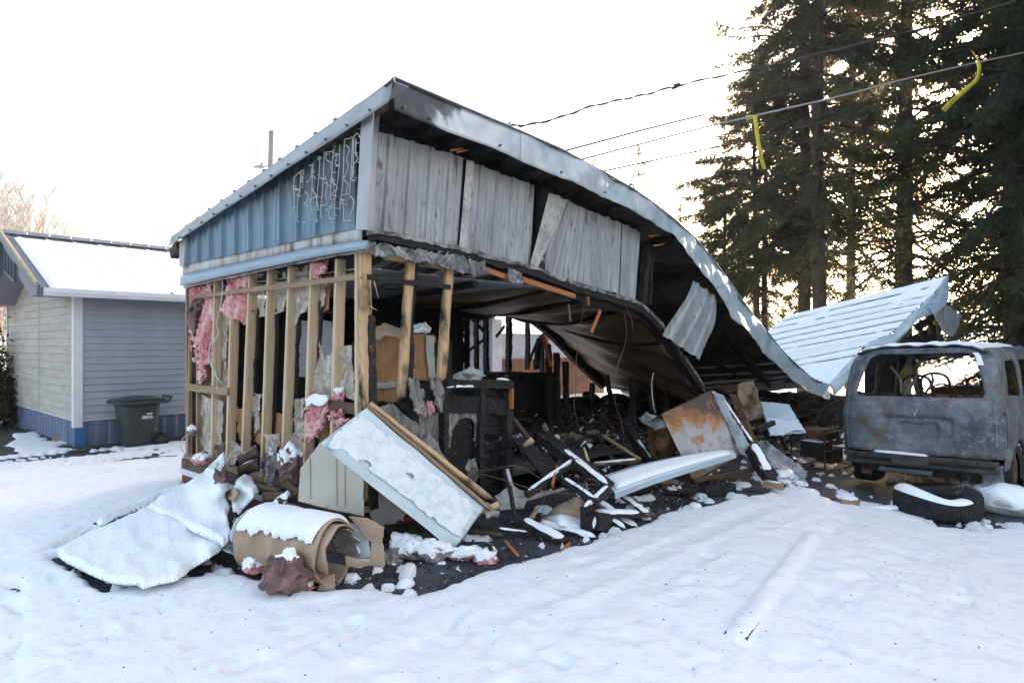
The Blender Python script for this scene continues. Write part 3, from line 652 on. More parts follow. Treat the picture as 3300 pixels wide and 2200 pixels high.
# wheeled rubbish bin against the pale house
bp = W(.60, T0-.48, 0); bn = thing('wheelie_bin', 'dark green wheeled rubbish bin standing against the pale house wall', 'bin', tuple(bp))
def bs(x, y, z): return bp+(ds*x-dt*y+Zu*z)*.87
def binw(a, c):
    z = c*.86; w_ = .22+.075*c; d_ = .25+.09*c; q = int(a*20) % 20; an = a*2*math.pi; k = 6
    x, y = math.cos(an), math.sin(an); r_ = (abs(x)**k+abs(y)**k)**(-1/k)
    return bs(x*r_*d_-.01, y*r_*w_, z+.02)
surf('body', binw, 60, 6, 'bin_plastic', bn, smooth=True, solid=.012)
b = MB(); b.box(bs(0, 0, .865), (.74, .66, .05), (ds, -dt, Zu)); b.go('rim', 'bin_plastic', bn, bevel=.015)
surf('lid', lambda a, c: bs(-.40+a*.80, -.32+c*.64, .90+.055*math.sin(a*math.pi)*math.sin(c*math.pi)+.015*math.sin(math.pi*a)), 12, 10, 'bin_plastic', bn, smooth=True, solid=.02)
b = MB(); b.tube([bs(.37, -.2, .84), bs(.48, -.2, .86), bs(.52, -.2, .93), bs(.52, .22, .93), bs(.48, .22, .86), bs(.37, .22, .84)], .022, 6); b.go('handle', 'bin_plastic', bn)
for yy_ in (.27, -.27):
    wm = MB(); wm.tube([bs(.31, yy_-.03, .13), bs(.31, yy_+.03, .13)], .13, 20); wh = wm.go('wheel', 'rubber', bn, bevel=.01)
    wm = MB(); wm.tube([bs(.31, yy_+.02*(1 if yy_ > 0 else -1), .13), bs(.31, yy_+.042*(1 if yy_ > 0 else -1), .13)], .07, 12)
    for k_ in range(6):
        an = k_*math.pi/3; wm.beam(bs(.31, yy_+.038, .13), bs(.31+.11*math.cos(an), yy_+.038, .13+.11*math.sin(an)), .016, .012)
    wm.go('hub', 'bin_plastic', wh)
b = MB(); b.box(bs(.03, .305, .60), (.012, .012, .012), (ds, -dt, Zu))
for i in range(7): b.box(bs(-.02+i*.028, .312, .585+.006*math.sin(i*2)), (.016, .006, .05+.02*math.sin(i*3)), (ds, -dt, Zu))
b.box(bs(.10, .312, .65), (.09, .006, .022), (ds, -dt, (Zu+ds*.5).normalized())); b.go('sticker', 'white_trim', bn)
for i, (u, v, r_) in enumerate([(197, 1425, .11)]):
    p = gnd(u, v); vs = []
    b = MB(); b.grid(lambda a, c: p+V((math.cos(a*6.283)*math.sin(c*3.14)*r_*1.3, math.sin(a*6.283)*math.sin(c*3.14)*r_, r_*.6+math.cos(c*3.14)*r_*.7))*1+V((1, 1, 1))*.03*n1(a*3, c*4, 2), 12, 8)
    tag(b.go('rock', 'rock'), 'small brown rock lying beside the blue skirting corner', 'rock')
# brown ribbed shed wall further along behind the ruin
sh = thing('shed', 'red brown ribbed metal shed with pale door seen through the ruin', 'shed', tuple(W(11, T0, 0)))
surf('wall', lambda a, c: W(10.4+a*5.2, T0+.3-rib(a*5.2, .16, .03, .04), -.25+c*1.5), 330, 1, 'brown_ribbed', sh)
b = MB(); b.stbox(10.42, 15.6, T0+.36, T0+3, -.2, 2.0); b.go('core', 'pale_wall', sh)
b = MB(); b.stbox(9.85, 10.25, T0+.2, T0+.25, 0, 2.4); b.go('door', 'pale_wall', sh)
b = MB(); b.stbox(9.76, 9.84, T0+.16, T0+.26, 0, 2.45); b.stbox(12.3, 12.42, T0+.2, T0+.26, -.2, 2.05); b.go('post', 'brown_ribbed', sh)
surf('roof_snow', lambda a, c: W(10.3+a*5.4, T0+.1+c*3, 2.06+.05*n1(a*9, c*4)+c*.3), 24, 8, 'snow', sh, smooth=True)
fw = thing('fence', 'pale corrugated fence behind the collapsed end of the ruin', 'fence', tuple(W(16, T0, 0)))
surf('panel', lambda a, c: W(15.7+a*14, T0-.4-rib(a*14, .2, .02, .04), -.25+c*1.35), 560, 1, 'pale_wall', fw)
b = MB(); b.stbox(15.7, 29.7, T0-.40, T0-.34, 1.05, 1.13); b.go('rail', 'pale_wall', fw)
# ============================================================= the burnt house
rn = thing('burnt_house', 'burnt single storey house with peeled blue siding, bare studs and sagging tin roof', 'house', tuple(W(0, 0, 0)))
DEP = 3.71
def interp1(L, s_):
    if s_ <= L[0][0]: return L[0][1]
    for a, b_ in zip(L, L[1:]):
        if s_ <= b_[0]: return a[1]+(b_[1]-a[1])*(s_-a[0])/(b_[0]-a[0])
    return L[-1][1]
BKZ = []
for u_, v_ in ((1640, 954), (1750, 1035), (1850, 1140), (1950, 1240)): q_ = st(hit(u_, v_, W(0, 3.6, 0), dt)); BKZ.append((q_[0]+.1, q_[2]+.30))
BKZ.append((BKZ[-1][0]+1.5, .75))
# --- roof: front edge traced where it hangs, folded into a valley, back edge lower
ftop = [(1265, 255), (1450, 333), (1627, 407), (1800, 482), (1950, 562), (2034, 610), (2100, 655), (2161, 702), (2238, 770), (2309, 858), (2360, 925), (2401, 986), (2440, 1035), (2477, 1080), (2520, 1135), (2564, 1176), (2615, 1222), (2666, 1243)]
fbot = [(1253, 352), (1441, 429), (1581, 478), (1698, 531), (1858, 599), (1960, 645), (2052, 693), (2151, 751), (2207, 817), (2250, 865), (2289, 914), (2360, 1026), (2416, 1090), (2470, 1150), (2513, 1192), (2550, 1225), (2590, 1257), (2666, 1287)]
OV = -.36
def interp(pts, u):
    for a, b_ in zip(pts, pts[1:]):
        if a[0] <= u <= b_[0]: return a[1]+(b_[1]-a[1])*(u-a[0])/(b_[0]-a[0])
    return pts[-1][1] if u > pts[-1][0] else pts[0][1]
s_end, _, zv = st(fr(2666, 1243, OV))
vend = fr(2676, 1243, OV)
Rtop = at(3057, 887, 14.6)                       # far top corner of the folded part
sF = []; 
for i in range(101):
    u = 1265+(2672-1265)*i/100; p = fr(u, interp(ftop, u), OV); q = fr(u, interp(fbot, min(u, 2666)), OV); sF.append((p, q))
rise = [(2675, 1240), (2741, 1166), (2798, 1108), (2873, 1080), (2953, 999), (3016, 945), (3057, 887)]
def yr(u): f = (u-2675)/(3057-2675); return vend.y+(14.6-vend.y)*f
sR = []
for i in range(25):
    u = 2675+(3057-2675)*i/24; p = at(u, interp(rise, u), yr(u)); sR.append(p)
back_hi = at(2543, 1016, 17.6)
cr = (Rtop-vend).normalized()
def back(i, n, p):                                # back edge opposite a front point of the main part
    s_, _, z = st(p); q_ = p+dt*(DEP+.36+.35)-Zu*(.80-.25*smooth((s_-6)/5)); q_.z = max(q_.z, interp1(BKZ, s_)) if s_ < 10.5 else q_.z; return q_
bR = []
b0 = back(0, 1, vend)
for i in range(25):
    f = i/24; bR.append(b0.lerp(back_hi, f)-Zu*.25*math.sin(f*math.pi))
def ribs2(x, pitch=.30, hh=.028):
    f = (x % pitch)/pitch; return hh*max(0, 1-max(0, abs(f-.5)-.07)*9)
def roofP(front, backs, seg=10):
    vs = []; cum = 0; N = []
    for i, p in enumerate(front):
        if i: cum += (p-front[i-1]).length
        q = backs[i]; t_ = (front[min(i+1, len(front)-1)]-front[max(i-1, 0)]).normalized(); n_ = t_.cross((q-p).normalized())
        if n_.z < 0: n_ = -n_
        for j in range(seg+1): vs.append(p.lerp(q, j/seg)+n_*(ribs2(cum)+.02*n1(cum*1.4, j*.6, 3)*(cum > 3)))
    return vs
def dens(L, m):
    out = []
    for a, b_ in zip(L, L[1:]): out += [a.lerp(b_, k/m) for k in range(m)]
    return out+[L[-1]]
fm = dens([a for a, _ in sF], 3); bm = dens([back(0, 1, a) for a, _ in sF], 3)
def strip(vs, n, k): return [(i*(k+1)+j, i*(k+1)+j+1, (i+1)*(k+1)+j+1, (i+1)*(k+1)+j) for i in range(n-1) for j in range(k)]
v_ = roofP(fm, bm); rf = obj('roof', v_, strip(v_, len(fm), 10), 'sooty_roof_sheet', rn, solid=.006)
fR = dens(sR, 8); bRd = dens(bR, 8); v_ = roofP(fR, bRd, 14); rr = obj('roof', v_, strip(v_, len(fR), 14), 'navy_metal', rn, solid=.006)  # dark metal colour stands for the shade beside the ribs
# snow on the folded roof lies in the flats between ribs
def snowroof(front, backs, seg, name, th=.035):
    vs = []; cum = 0; X = []
    for i, p in enumerate(front):
        if i: cum += (p-front[i-1]).length
        X.append(cum); q = backs[i]; t_ = (front[min(i+1, len(front)-1)]-front[max(i-1, 0)]).normalized(); n_ = t_.cross((q-p).normalized())
        if n_.z < 0: n_ = -n_
        for j in range(seg+1):
            f = j/seg; c_ = p.lerp(q, f); steep = smooth((cum-.35)/.9)
            f2 = ((cum+.13) % .30)/.30; gap = min(1, max(0, 1.5-abs(f2-.5)*9))
            patch = n1(f*5.5+cum*.7, cum*1.3, 2)+.35*n1(f*17, cum*3, 5)
            hgt_ = th+.012*n1(cum*4, f*18, 5)-(gap*steep*.085*smooth((patch+.62)*4))
            vs.append(c_+n_*(hgt_+.012))
    return vs
fR2 = dens(sR, 16); bR2 = dens(bR, 16); v_ = snowroof(fR2, bR2, 60, 'snow'); obj('roof_snow', v_, strip(v_, len(fR2), 60), 'snow', rr, smooth=True)
# last bit of the main slope that faces us past the valley
m0 = 88; v_ = []
fl = dens([a for a, _ in sF][m0:], 6); bl = dens([back(0, 1, a) for a, _ in sF][m0:], 6)
v_ = snowroof(fl, bl, 30, 's', .04); obj('roof_snow', v_, strip(v_, len(fl), 30), 'snow', rf, smooth=True)
# --- front fascia: crumpled sheet, in three lengths with lapped joints
def fascia(i0, i1, out, mat, wr=.03, name='fascia'):
    vs = []; k = 8; L = []
    for i in range(i0, i1+1): L.append(sF[i])
    D_ = []
    for (a, b_), (c, d) in zip(L, L[1:]): D_ += [(a.lerp(c, m/4), b_.lerp(d, m/4)) for m in range(4)]
    D_.append(L[-1])
    for i, (p, q) in enumerate(D_):
        s_ = st(p)[0]; a = smooth((s_-.8)/2)
        for j in range(k+1):
            f = j/k; w_ = a*wr*(fbm(np.array([[s_*2.2, f*1.3, 1]]), 3, 2)[0]*1.3+.35*n1(s_*6, f*2.5+s_*2, 4))+a*.02*math.sin(s_*5+f*2)
            c_ = p.lerp(q, f)-dt*(out+w_+.02*f)
            if j == k: c_ += Zu*.012*a*n1(s_*7, 3)
            vs.append(c_+(Zu*.016*a*n1(s_*4, 8) if j == 0 else V((0, 0, 0))))
    return obj(name, vs, strip(vs, len(D_), k), mat, rn, smooth=True, solid=.004)
fascia(0, 30, .004, 'sooted_fascia', .02); fascia(29, 56, .010, 'fascia_metal'); fascia(55, 84, .018, 'fascia_metal', .035); fascia(83, 100, .010, 'fascia_metal', .035)
# turned-over top edge of the fascia
b = MB(); D_ = [a for a, _ in sF]
for i in range(0, 100): b.beam(D_[i]-dt*.004+Zu*.012, D_[i+1]-dt*.004+Zu*.012, .05, .008, Zu)
b.go('fascia_cap', 'rake_metal', rn)
b = MB()
for i in (2, 8, 24, 38, 48, 57, 66, 74): c_ = sF[i][0].lerp(sF[i][1], .82)-dt*.03; b.tube([c_, c_-dt*.018], .013, 7)
b.go('fascia_screw', 'slate_metal', rn)
# right part fascia
v_ = []; 
lows = [(2689, 1277), (2745, 1215), (2800, 1170), (2896, 1097), (2959, 1030), (3005, 1012), (3048, 975)]
def lowat(u): return interp(lows, max(2689, min(3048, u)))
us = [2675+(3057-2675)*i/40 for i in range(41)]
for u in us:
    y = yr(u)-.03; t_ = at(u, interp(rise, u)-3, y); l_ = at(min(u+10, 3050), lowat(min(u+10, 3050)), y-.03)
    for j in range(6): v_.append(t_.lerp(l_, j/5)-dt*.05*fbm(np.array([[u*.02, j*.5, 1]]), 3, 1)[0])
obj('fascia', v_, strip(v_, 41, 5), 'fascia_metal', rn, smooth=True, solid=.004)
# torn blue end flashing and hanging cladding at the far top corner
sheet('end_flashing', [(3040, 900), (3058, 885), (3055, 955), (3046, 985), (3010, 1018), (2990, 990), (3020, 960)], lambda u, v: at(u, v, 14.4), 'pale_blue_metal', rn, 5, 2, disp=.06)
sheet('hanging_cladding', [(3008, 1010), (3045, 978), (3104, 1016), (3092, 1050), (3072, 1086), (3040, 1070)], plane3(at(3008, 1010, 14.2), at(3104, 1016, 14.9), at(3072, 1086, 14.5)), 'burnt_galv', rn, 6, 2, disp=.03)
stick('rafter', at(2950, 1060, 15), at(3035, 1000, 15), .06, .14, 'char_grain', rn, rough=.006)
stick('rafter', at(2915, 1095, 15), at(3035, 1085, 15.4), .06, .14, 'char_grain', rn, rough=.006)
stick('rafter', at(2930, 1130, 15), at(3030, 1120, 15.2), .05, .12, 'char_grain', rn, rough=.006)
for u in (2965, 2995, 3022): stick('stud', at(u, 1150, 15.3), at(u+4, 1030, 15.3), .05, .09, 'dark_wood', rn, rough=.005)
surf('inner_wall', lambda a, c: at(2900+a*125, 1160-c*120*(.5+.5*a), 15.6), 8, 6, 'char', rn)
# --- rake trim and end wall cladding
rk_t = [(545, 770), (1262, 262)]; rk_b = [(540, 796), (1250, 330)]
offr = -.14
RT = [lf(550, 764, offr), lf(1264, 260, offr)]; RB = [lf(561, 783, offr), lf(1251, 330, offr)]
surf('rake_trim', lambda a, c: RT[0].lerp(RT[1], a).lerp(RB[0].lerp(RB[1], a), c)+ds*(.01*n1(a*9, c*2)), 30, 4, 'rake_metal', rn, smooth=True, solid=.01)
b = MB(); b.add([RT[0], RB[0], lf(543, 795, offr-.01), RT[0]-dt*.02], [(0, 1, 2, 3)]); b.go('rake_trim_end', 'rake_metal', rn, solid=.006)
b = MB(); b.add([RT[0], RT[1], RT[1]+ds*.16, RT[0]+ds*.16], [(0, 1, 2, 3)]); b.go('rake_cap', 'rake_metal', rn, solid=.006)
b = MB(); b.add([lf(1235, 278, offr-.03), lf(1266, 252, offr-.03), sF[0][0]+Zu*.02+ds*.02-dt*.01, lf(1235, 278, offr)+ds*.12], [(0, 1, 2, 3)]); b.go('corner_cap', 'sooty_metal', rn, solid=.006)
b = MB()
for i in range(13): c_ = RT[0].lerp(RT[1], (i+.7)/13.4).lerp(RB[0].lerp(RB[1], (i+.7)/13.4), .86)-ds*.012; b.tube([c_, c_-ds*.02], .011, 7)
b.go('trim_screw', 'slate_metal', rn)
_, tl, zl = st(lf(593, 857)); _, t2, z2 = st(lf(1155, 738)); 
def zb(t): return z2+(zl-z2)*(t-t2)/(tl-t2)
_, ta, za = st(lf(600, 771)); _, tb, zt_ = st(lf(1169, 386))
def zt(t): return zt_+(za-zt_)*(t-tb)/(ta-tb)
tA, tB = st(lf(597, 800))[1], st(lf(1163, 600))[1]
def prof(x):
    return rib(x, .318, .032, .028, .009, .012)
surf('end_cladding', lambda a, c: W(-.03-prof((tA-tB)*(1-a)), tB+(tA-tB)*a, zb(tB+(tA-tB)*a)+(zt(tB+(tA-tB)*a)+.13-zb(tB+(tA-tB)*a))*c), 720, 3, 'blue_metal', rn)
# white bead-like scorch lines left where a plastic decoration burnt off
ml = thing  # (lines are one part)
b = MB(); rs = random.Random(3)
def dp(u, v): return lf(u, v, -.068)
z2p = lambda x, y: (500+.4782*x, 200+.4782*y)
lines = [[(940, 770), (932, 850), (940, 915), (935, 1000), (945, 1030)], [(985, 740), (975, 850), (960, 960), (958, 1060), (968, 1080)], [(940, 775), (970, 745), (1000, 730), (990, 800)], [(1065, 680), (1060, 790), (1055, 880), (1048, 960), (1060, 1025)],
 [(1035, 700), (1058, 697), (1050, 770), (1035, 805), (1018, 812)], [(1110, 640), (1105, 760), (1095, 860), (1085, 980), (1085, 1085)], [(1140, 600), (1135, 760), (1125, 900), (1115, 1000), (1120, 1060)], [(1145, 610), (1180, 605), (1205, 600)], [(1200, 590), (1195, 700), (1185, 820), (1180, 930)],
 [(1245, 560), (1240, 700), (1230, 800), (1215, 900), (1210, 960), (1212, 1030), (1225, 1035)], [(1278, 515), (1272, 640), (1268, 780), (1258, 880), (1250, 935), (1245, 1000)], [(1285, 520), (1310, 515), (1330, 515), (1325, 650), (1318, 780), (1310, 900)], [(1340, 500), (1365, 482), (1382, 515)], [(1340, 500), (1335, 640), (1335, 700), (1325, 790), (1350, 797)],
 [(1150, 610), (1155, 660), (1185, 680), (1180, 720)], [(1205, 640), (1230, 620), (1215, 680), (1235, 700)], [(1285, 560), (1310, 590), (1290, 650), (1300, 700), (1280, 770), (1265, 780)], [(1320, 700), (1335, 740), (1330, 780)], [(1190, 770), (1200, 820), (1215, 830), (1190, 790)], [(1145, 770), (1160, 830), (1150, 880), (1155, 940)],
 [(1270, 790), (1300, 830), (1285, 880), (1300, 890)], [(1315, 900), (1335, 930), (1335, 980), (1310, 1045)], [(1265, 940), (1270, 1000), (1270, 1060), (1285, 1070)], [(1175, 990), (1170, 1040), (1190, 1060)], [(1205, 920), (1190, 960), (1175, 990)], [(1060, 860), (1085, 905), (1060, 920), (1045, 945)], [(1085, 900), (1100, 990)], [(1010, 870), (1030, 900), (1015, 950), (1000, 955)], [(945, 850), (980, 870), (955, 900), (985, 905)],
 [(1115, 965), (1145, 968)], [(1250, 930), (1275, 933)], [(990, 1080), (1012, 1082)], [(1110, 780), (1140, 790), (1150, 770)], [(1335, 690), (1360, 665), (1368, 640)], [(1230, 850), (1195, 890), (1225, 905)], [(1355, 520), (1350, 600), (1362, 640)], [(1095, 660), (1108, 650)], [(1060, 760), (1085, 790)], [(975, 790), (995, 805), (985, 770)], [(930, 850), (955, 860), (975, 855)]]
for L in lines: b.tube(catmull([dp(*z2p(x, y)) for x, y in L], 5), .0042, 5)
for i in range(70):
    L = rs.choice(lines); x, y = rs.choice(L); x += rs.uniform(-12, 12); y += rs.uniform(-30, 30); L_ = rs.uniform(8, 26)
    b.tube([dp(*z2p(x, y)), dp(*z2p(x+L_, y+rs.uniform(-4, 4)))], .003, 4)
b.go('melted_light_string', 'white_cable', rn)
# corner posts of cladding
def quadstrip(name, pts, mat, th=.012, par=rn): b = MB(); b.add(pts, [(0, 1, 2, 3)]); return b.go(name, mat, par, solid=th)
quadstrip('corner_trim', [lf(1148, 738, -.075), lf(1185, 742, -.075), lf(1204, 360, -.075), lf(1166, 388, -.075)], 'rake_metal')
quadstrip('corner_trim', [fr(1184, 742, -.05), fr(1200, 744, -.05), fr(1222, 376, -.05), fr(1203, 362, -.05)], 'rake_metal')
b = MB(); b.add([lf(582, 860, -.06), lf(596, 862, -.06), lf(601, 768, -.06), lf(582, 776, -.06)], [(0, 1, 2, 3)]); b.go('end_board', 'drywall', rn, solid=.03)
stick('soffit_block', lf(560, 820, -.02), lf(580, 790, -.02), .09, .12, 'dark_wood', rn)
# weathered band, sloped flashing and loose strip under the cladding
bt = [(592, 835), (760, 800), (980, 755), (1160, 715)]; bl_ = [(581, 889), (800, 842), (1000, 800), (1168, 776)]
fl_ = [(583, 922), (700, 895), (900, 853), (1050, 822), (1192, 800)]; st_ = [(592, 934), (640, 915), (680, 902), (720, 890), (900, 857), (1050, 828), (1182, 812)]
ul = lambda a, u0, u1: u0+(u1-u0)*a
def band(name, tp, bt_, o0, o1, mat, u0, u1, th=.01, wav=0):
    return surf(name, lambda a, c: (lambda u: lf(u, interp(tp, u)*(1-c)+interp(bt_, u)*c+wav*n1(u*.03, c*2), o0+(o1-o0)*c))(ul(a, u0, u1)), 60, 3, mat, rn, smooth=True, solid=th)
band('trim_board', bt, bl_, -.014, -.014, 'streaked_white', 590, 1166)
band('flashing', bl_, [(a, (b_+interp(bl_, a))/2-2) for a, b_ in fl_], -.04, -.13, 'pale_blue_metal', 582, 1186)
band('flashing', [(a, (b_+interp(bl_, a))/2-2) for a, b_ in fl_], fl_, -.13, -.10, 'pale_blue_metal', 582, 1188)
band('drip_strip', fl_, [(a, b_+9) for a, b_ in fl_], -.05, -.06, 'streaked_white', 592, 1182, .006, 2)
surf('end_sheathing', lambda a, c: W(.10, .02+a*(DEP-.1), 2.34+c*(zt(.02+a*(DEP-.1))-2.34)), 10, 4, 'char', rn, solid=.02)
# --- bare stud wall at the end
ztop = st(lf(1100, 812))[2]+.12
studs = [((612, 925), (602, 1500), 0), ((690, 900), (679, 1490), 0), ((742, 1020), (727, 1500), 0), ((802, 875), (776, 1500), 0), ((863, 862), (838, 1600), 0), ((930, 850), (905, 1520), 0), ((1001, 835), (976, 1510), 0), ((1083, 820), (1060, 1430), 1)]
for i, (a, b_, k) in enumerate(studs):
    s1, t1, zz1 = st(lf(*a)); s2, t2_, zz2 = st(lf(*b_)); top = 2.46 if i != 2 else st(lf(742, 1020))[2]
    mat = 'fresh_wood' if i not in (0,) else 'weathered_wood'
    tt = (t1+t2_)/2
    stick('stud', W(.048, t2_+.0, .36 if i != 4 else .25), W(.048, t1, top), .04, .095, mat, rn, up=ds, bevel=.002, seed=i, rough=.0012, seg=30)
for t_, m_ in ((3.66, 'weathered_wood'), (3.50, 'dark_wood'), (3.35, 'weathered_wood')):
    stick('stud', W(.055, t_, .36), W(.055, t_, 2.4), .038, .09, m_, rn, up=ds)
# char skin on the room side of some studs
for i in (3, 4, 5, 6):
    (a, b_, k) = studs[i]; t1, t2_ = st(lf(*a))[1], st(lf(*b_))[1]
    stick('scorched_edge', W(.108, t2_-.006, .4), W(.108, t1-.006, 2.1), .042, .03, 'char_grain', rn, up=ds, rough=.012, seed=i)
# corner cluster
stick('corner_post', W(.02, .045, .35), W(.02, .045, 2.52), .04, .09, 'fresh_wood', rn, up=ds, rough=.002)
stick('corner_post', W(.03, -.005, .30), W(.03, -.01, 2.5), .045, .10, 'scorched_wood', rn, up=ds, rough=.004)
stick('corner_post', W(.09, -.03, .32), W(.08, -.03, 1.95), .05, .09, 'char_grain', rn, up=ds, rough=.008, taper=.3)
# rails
def rail(p, q, h_=.036, mat='weathered_wood', off=-.012, d_=.02, rough=0): return stick('nailer', lf(*p, off), lf(*q, off), d_, h_, mat, rn, rough=rough)
rail((615, 957), (880, 926), .045); rail((878, 927), (1172, 890), .045)
rail((605, 1247), (736, 1262), .085, 'weathered_wood'); rail((1058, 1304), (1150, 1318), .09, 'dark_wood')
stick('bottom_plate', W(.05, 3.71, .33), W(.05, -.05, .33), .10, .05, 'weathered_wood', rn, rough=.004)
stick('rim_joist', W(.0, 3.71, .25), W(.0, .0, .25), .05, .12, 'dark_wood', rn, rough=.004)
b = MB(); b.stbox(-.03, .0, 0, 3.73, .12, .19); b.go('sill_trim', 'white_trim', rn)
b = MB(); b.stbox(-.015, .01, 0, 3.72, -.1, .12); b.stbox(0, 1.1, -.01, .015, -.1, .16); b.go('skirting', 'red_trim', rn)
# floor, ceiling, walls inside
surf('floor', lambda a, c: W(a*13, c*DEP, .30-.2*smooth((a*13-3)/4)), 60, 12, 'ash', rn)
btop = [(1165, 748), (1200, 742), (1330, 768), (1472, 797), (1600, 832), (1707, 858), (1850, 912), (1906, 925), (2047, 970), (2095, 1010), (2146, 1078), (2205, 1165), (2258, 1240), (2290, 1290)]
def beam_s(u, dv=0, off=0): return fr(u, interp(btop, u)+dv, off)
# the ceiling: flat at the near end, sagging to the back further in
cb = [st(hit(1640, 954, W(0, 3.6, 0), dt)), st(hit(1750, 1035, W(0, 3.6, 0), dt)), st(hit(1850, 1140, W(0, 3.6, 0), dt)), st(hit(1950, 1240, W(0, 3.6, 0), dt)), st(hit(2010, 1300, W(0, 3.6, 0), dt))]
cfront = [(st(beam_s(u, 25))[0], st(beam_s(u, 25))[2]) for u in (1165, 1330, 1472, 1600, 1707, 1850, 1906, 2047, 2095, 2146, 2205, 2258, 2290)]
zc0 = 2.36
def interp1(L, s_):
    if s_ <= L[0][0]: return L[0][1]
    for a, b_ in zip(L, L[1:]):
        if s_ <= b_[0]: return a[1]+(b_[1]-a[1])*(s_-a[0])/(b_[0]-a[0])
    return L[-1][1]
cbk = [(cb[0][0]-.8, zc0), (cb[0][0], cb[0][2])]+[(c[0], c[2]) for c in cb[1:]]
def ceilz(s_, t_):
    f = t_/3.6; zf = min(zc0+.0, interp1(cfront, s_)) if s_ > 1.2 else zc0; zk = interp1(cbk, s_); z = zf*(1-f)+zk*f
    return z-.10*math.sin(f*math.pi)*smooth((s_-1.8)/2)+.03*n1(s_*1.2, t_*1.1, 2)*smooth((s_-1.5)/2)
c1 = surf('ceiling', lambda a, c: W(.05+a*2.3, .06+c*3.55, ceilz(.05+a*2.3, .06+c*3.55)), 30, 24, 'scorched_ceiling', rn, smooth=True, solid=.01)
c2 = surf('ceiling', lambda a, c: W(2.36+a*6.9, .05+c*3.6, ceilz(2.36+a*6.9, .05+c*3.6)-.02+.03*math.sin((2.36+a*6.9)*9+c*.8)), 140, 40, 'rusty_ceiling', rn, smooth=True, solid=.01)
for s_ in (1.4, 2.5, 3.35, 4.25, 5.2): 
    P = [W(s_+.12*k, .05+.36*k, ceilz(s_+.12*k, .05+.36*k)-.045) for k in range(11)]
    b = MB(); b.tube(catmull(P, 3), .035, 6); b.go('ceiling_joist', 'char', rn)
tp = [W(2.5, 3.3, ceilz(2.5, 3.3)-.03)]
P = [W(s_, 3.50, ceilz(s_, 3.50)-.10) for s_ in [x*.35+1.2 for x in range(23)]]; b = MB(); b.tube(catmull(P, 3), .12, 8); b.go('wall_top_plate', 'char', rn)
# bright torn edge of film where light catches the ceiling
# back wall with the openings daylight comes through
def stz(u, v): s_, t_, z = st(hit(u, v, W(0, 3.62, 0), dt)); return s_, z
def backwall(s0, s1, z0, z1, openings, name='back_wall'):
    ops = [[stz(u, v) for u, v in o_] for o_ in openings]
    def D(X):
        d = np.minimum(np.minimum(X[:, 0]-s0, s1-X[:, 0]), np.minimum(X[:, 1]-z0, z1-X[:, 1]))
        for o_ in ops: d = np.minimum(d, -sdf(X, o_)+.05*fbm(np.c_[X*6, X[:, 0]*0], 3, 5))
        return d
    X, Fq, d = cut(D, s0-.1, s1+.1, z0-.1, z1+.1, (.05, .05)); return obj(name, [W(a, 3.62, z) for a, z in X], Fq, 'char', rn, solid=.05)
backwall(.05, 4.9, .2, 2.3, [[(955, 1030), (1075, 1030), (1075, 1215), (955, 1215)], [(1484, 985), (1627, 985), (1627, 1194), (1484, 1194)], [(1670, 1060), (1712, 1075), (1750, 1150), (1760, 1197), (1665, 1197)], [(1795, 1165), (1815, 1160), (1900, 1240), (1940, 1300), (1800, 1290)], [(2080, 1700), (2090, 1700), (2085, 1710)]])
for (u, v0, v1, wd) in ((1505, 958, 1200, .06), (1535, 1000, 1200, .05), (1567, 955, 1205, .07), (1640, 950, 1205, .09), (1700, 1010, 1190, .05), (1745, 1080, 1200, .05)):
    a, b_ = hit(u, v1, W(0, 3.5, 0), dt), hit(u, v0, W(0, 3.5, 0), dt); stick('stud', a, b_, wd, .09, 'char_grain', rn, up=dt, rough=.01, seed=u)
for (p, q) in (((1515, 1020), (1570, 1080)), ((1570, 1085), (1510, 1130)), ((1700, 1180), (1735, 1090)), ((1625, 1050), (1600, 1085))):
    stick('brace', hit(*p, W(0, 3.55, 0), dt), hit(*q, W(0, 3.55, 0), dt), .03, .05, 'char_grain', rn, rough=.006)
stick('partition_rail', hit(1385, 1200, W(0, 2.6, 0), dt), hit(1795, 1205, W(0, 2.6, 0), dt), .1, .06, 'char_grain', rn, rough=.01)
sheet('partition', [(1380, 1205), (1792, 1205), (1800, 1620), (1380, 1620)], lambda u, v: hit(u, v, W(0, 2.65, 0), dt), 'char', rn, 12, 3, disp=.03)
for u in (1772, 1798, 1828): stick('stud', hit(u+4, 1480, W(0, 2.3, 0), dt), hit(u-6, 1110+(u-1772), W(0, 2.3, 0), dt), .07, .1, 'char_grain', rn, rough=.012, seed=u)
stick('stud', hit(1775, 1180, W(0, 2.2, 0), dt), hit(1748, 1075, W(0, 2.2, 0), dt), .04, .05, 'orange_wood', rn)
for (u, v0, v1) in ((1905, 1235, 1450), (2045, 1290, 1400), (2080, 1290, 1400), (2140, 1300, 1420), (1730, 1100, 1190)): stick('stud', hit(u, v1, W(0, 2.8, 0), dt), hit(u+3, v0, W(0, 2.8, 0), dt), .07, .09, 'char_grain', rn, rough=.014, seed=u)
# inner walls of the near room
b = MB(); b.stbox(.2, 4.5, 3.58, 3.6, .2, .9)
b.go('wainscot', 'char', rn)
sheet('room_wall', [(1180, 900), (1500, 945), (1500, 1300), (1180, 1330)], lambda u, v: hit(u, v, W(0, 3.0, 0), dt), 'char', rn, 14, 4, disp=.02)
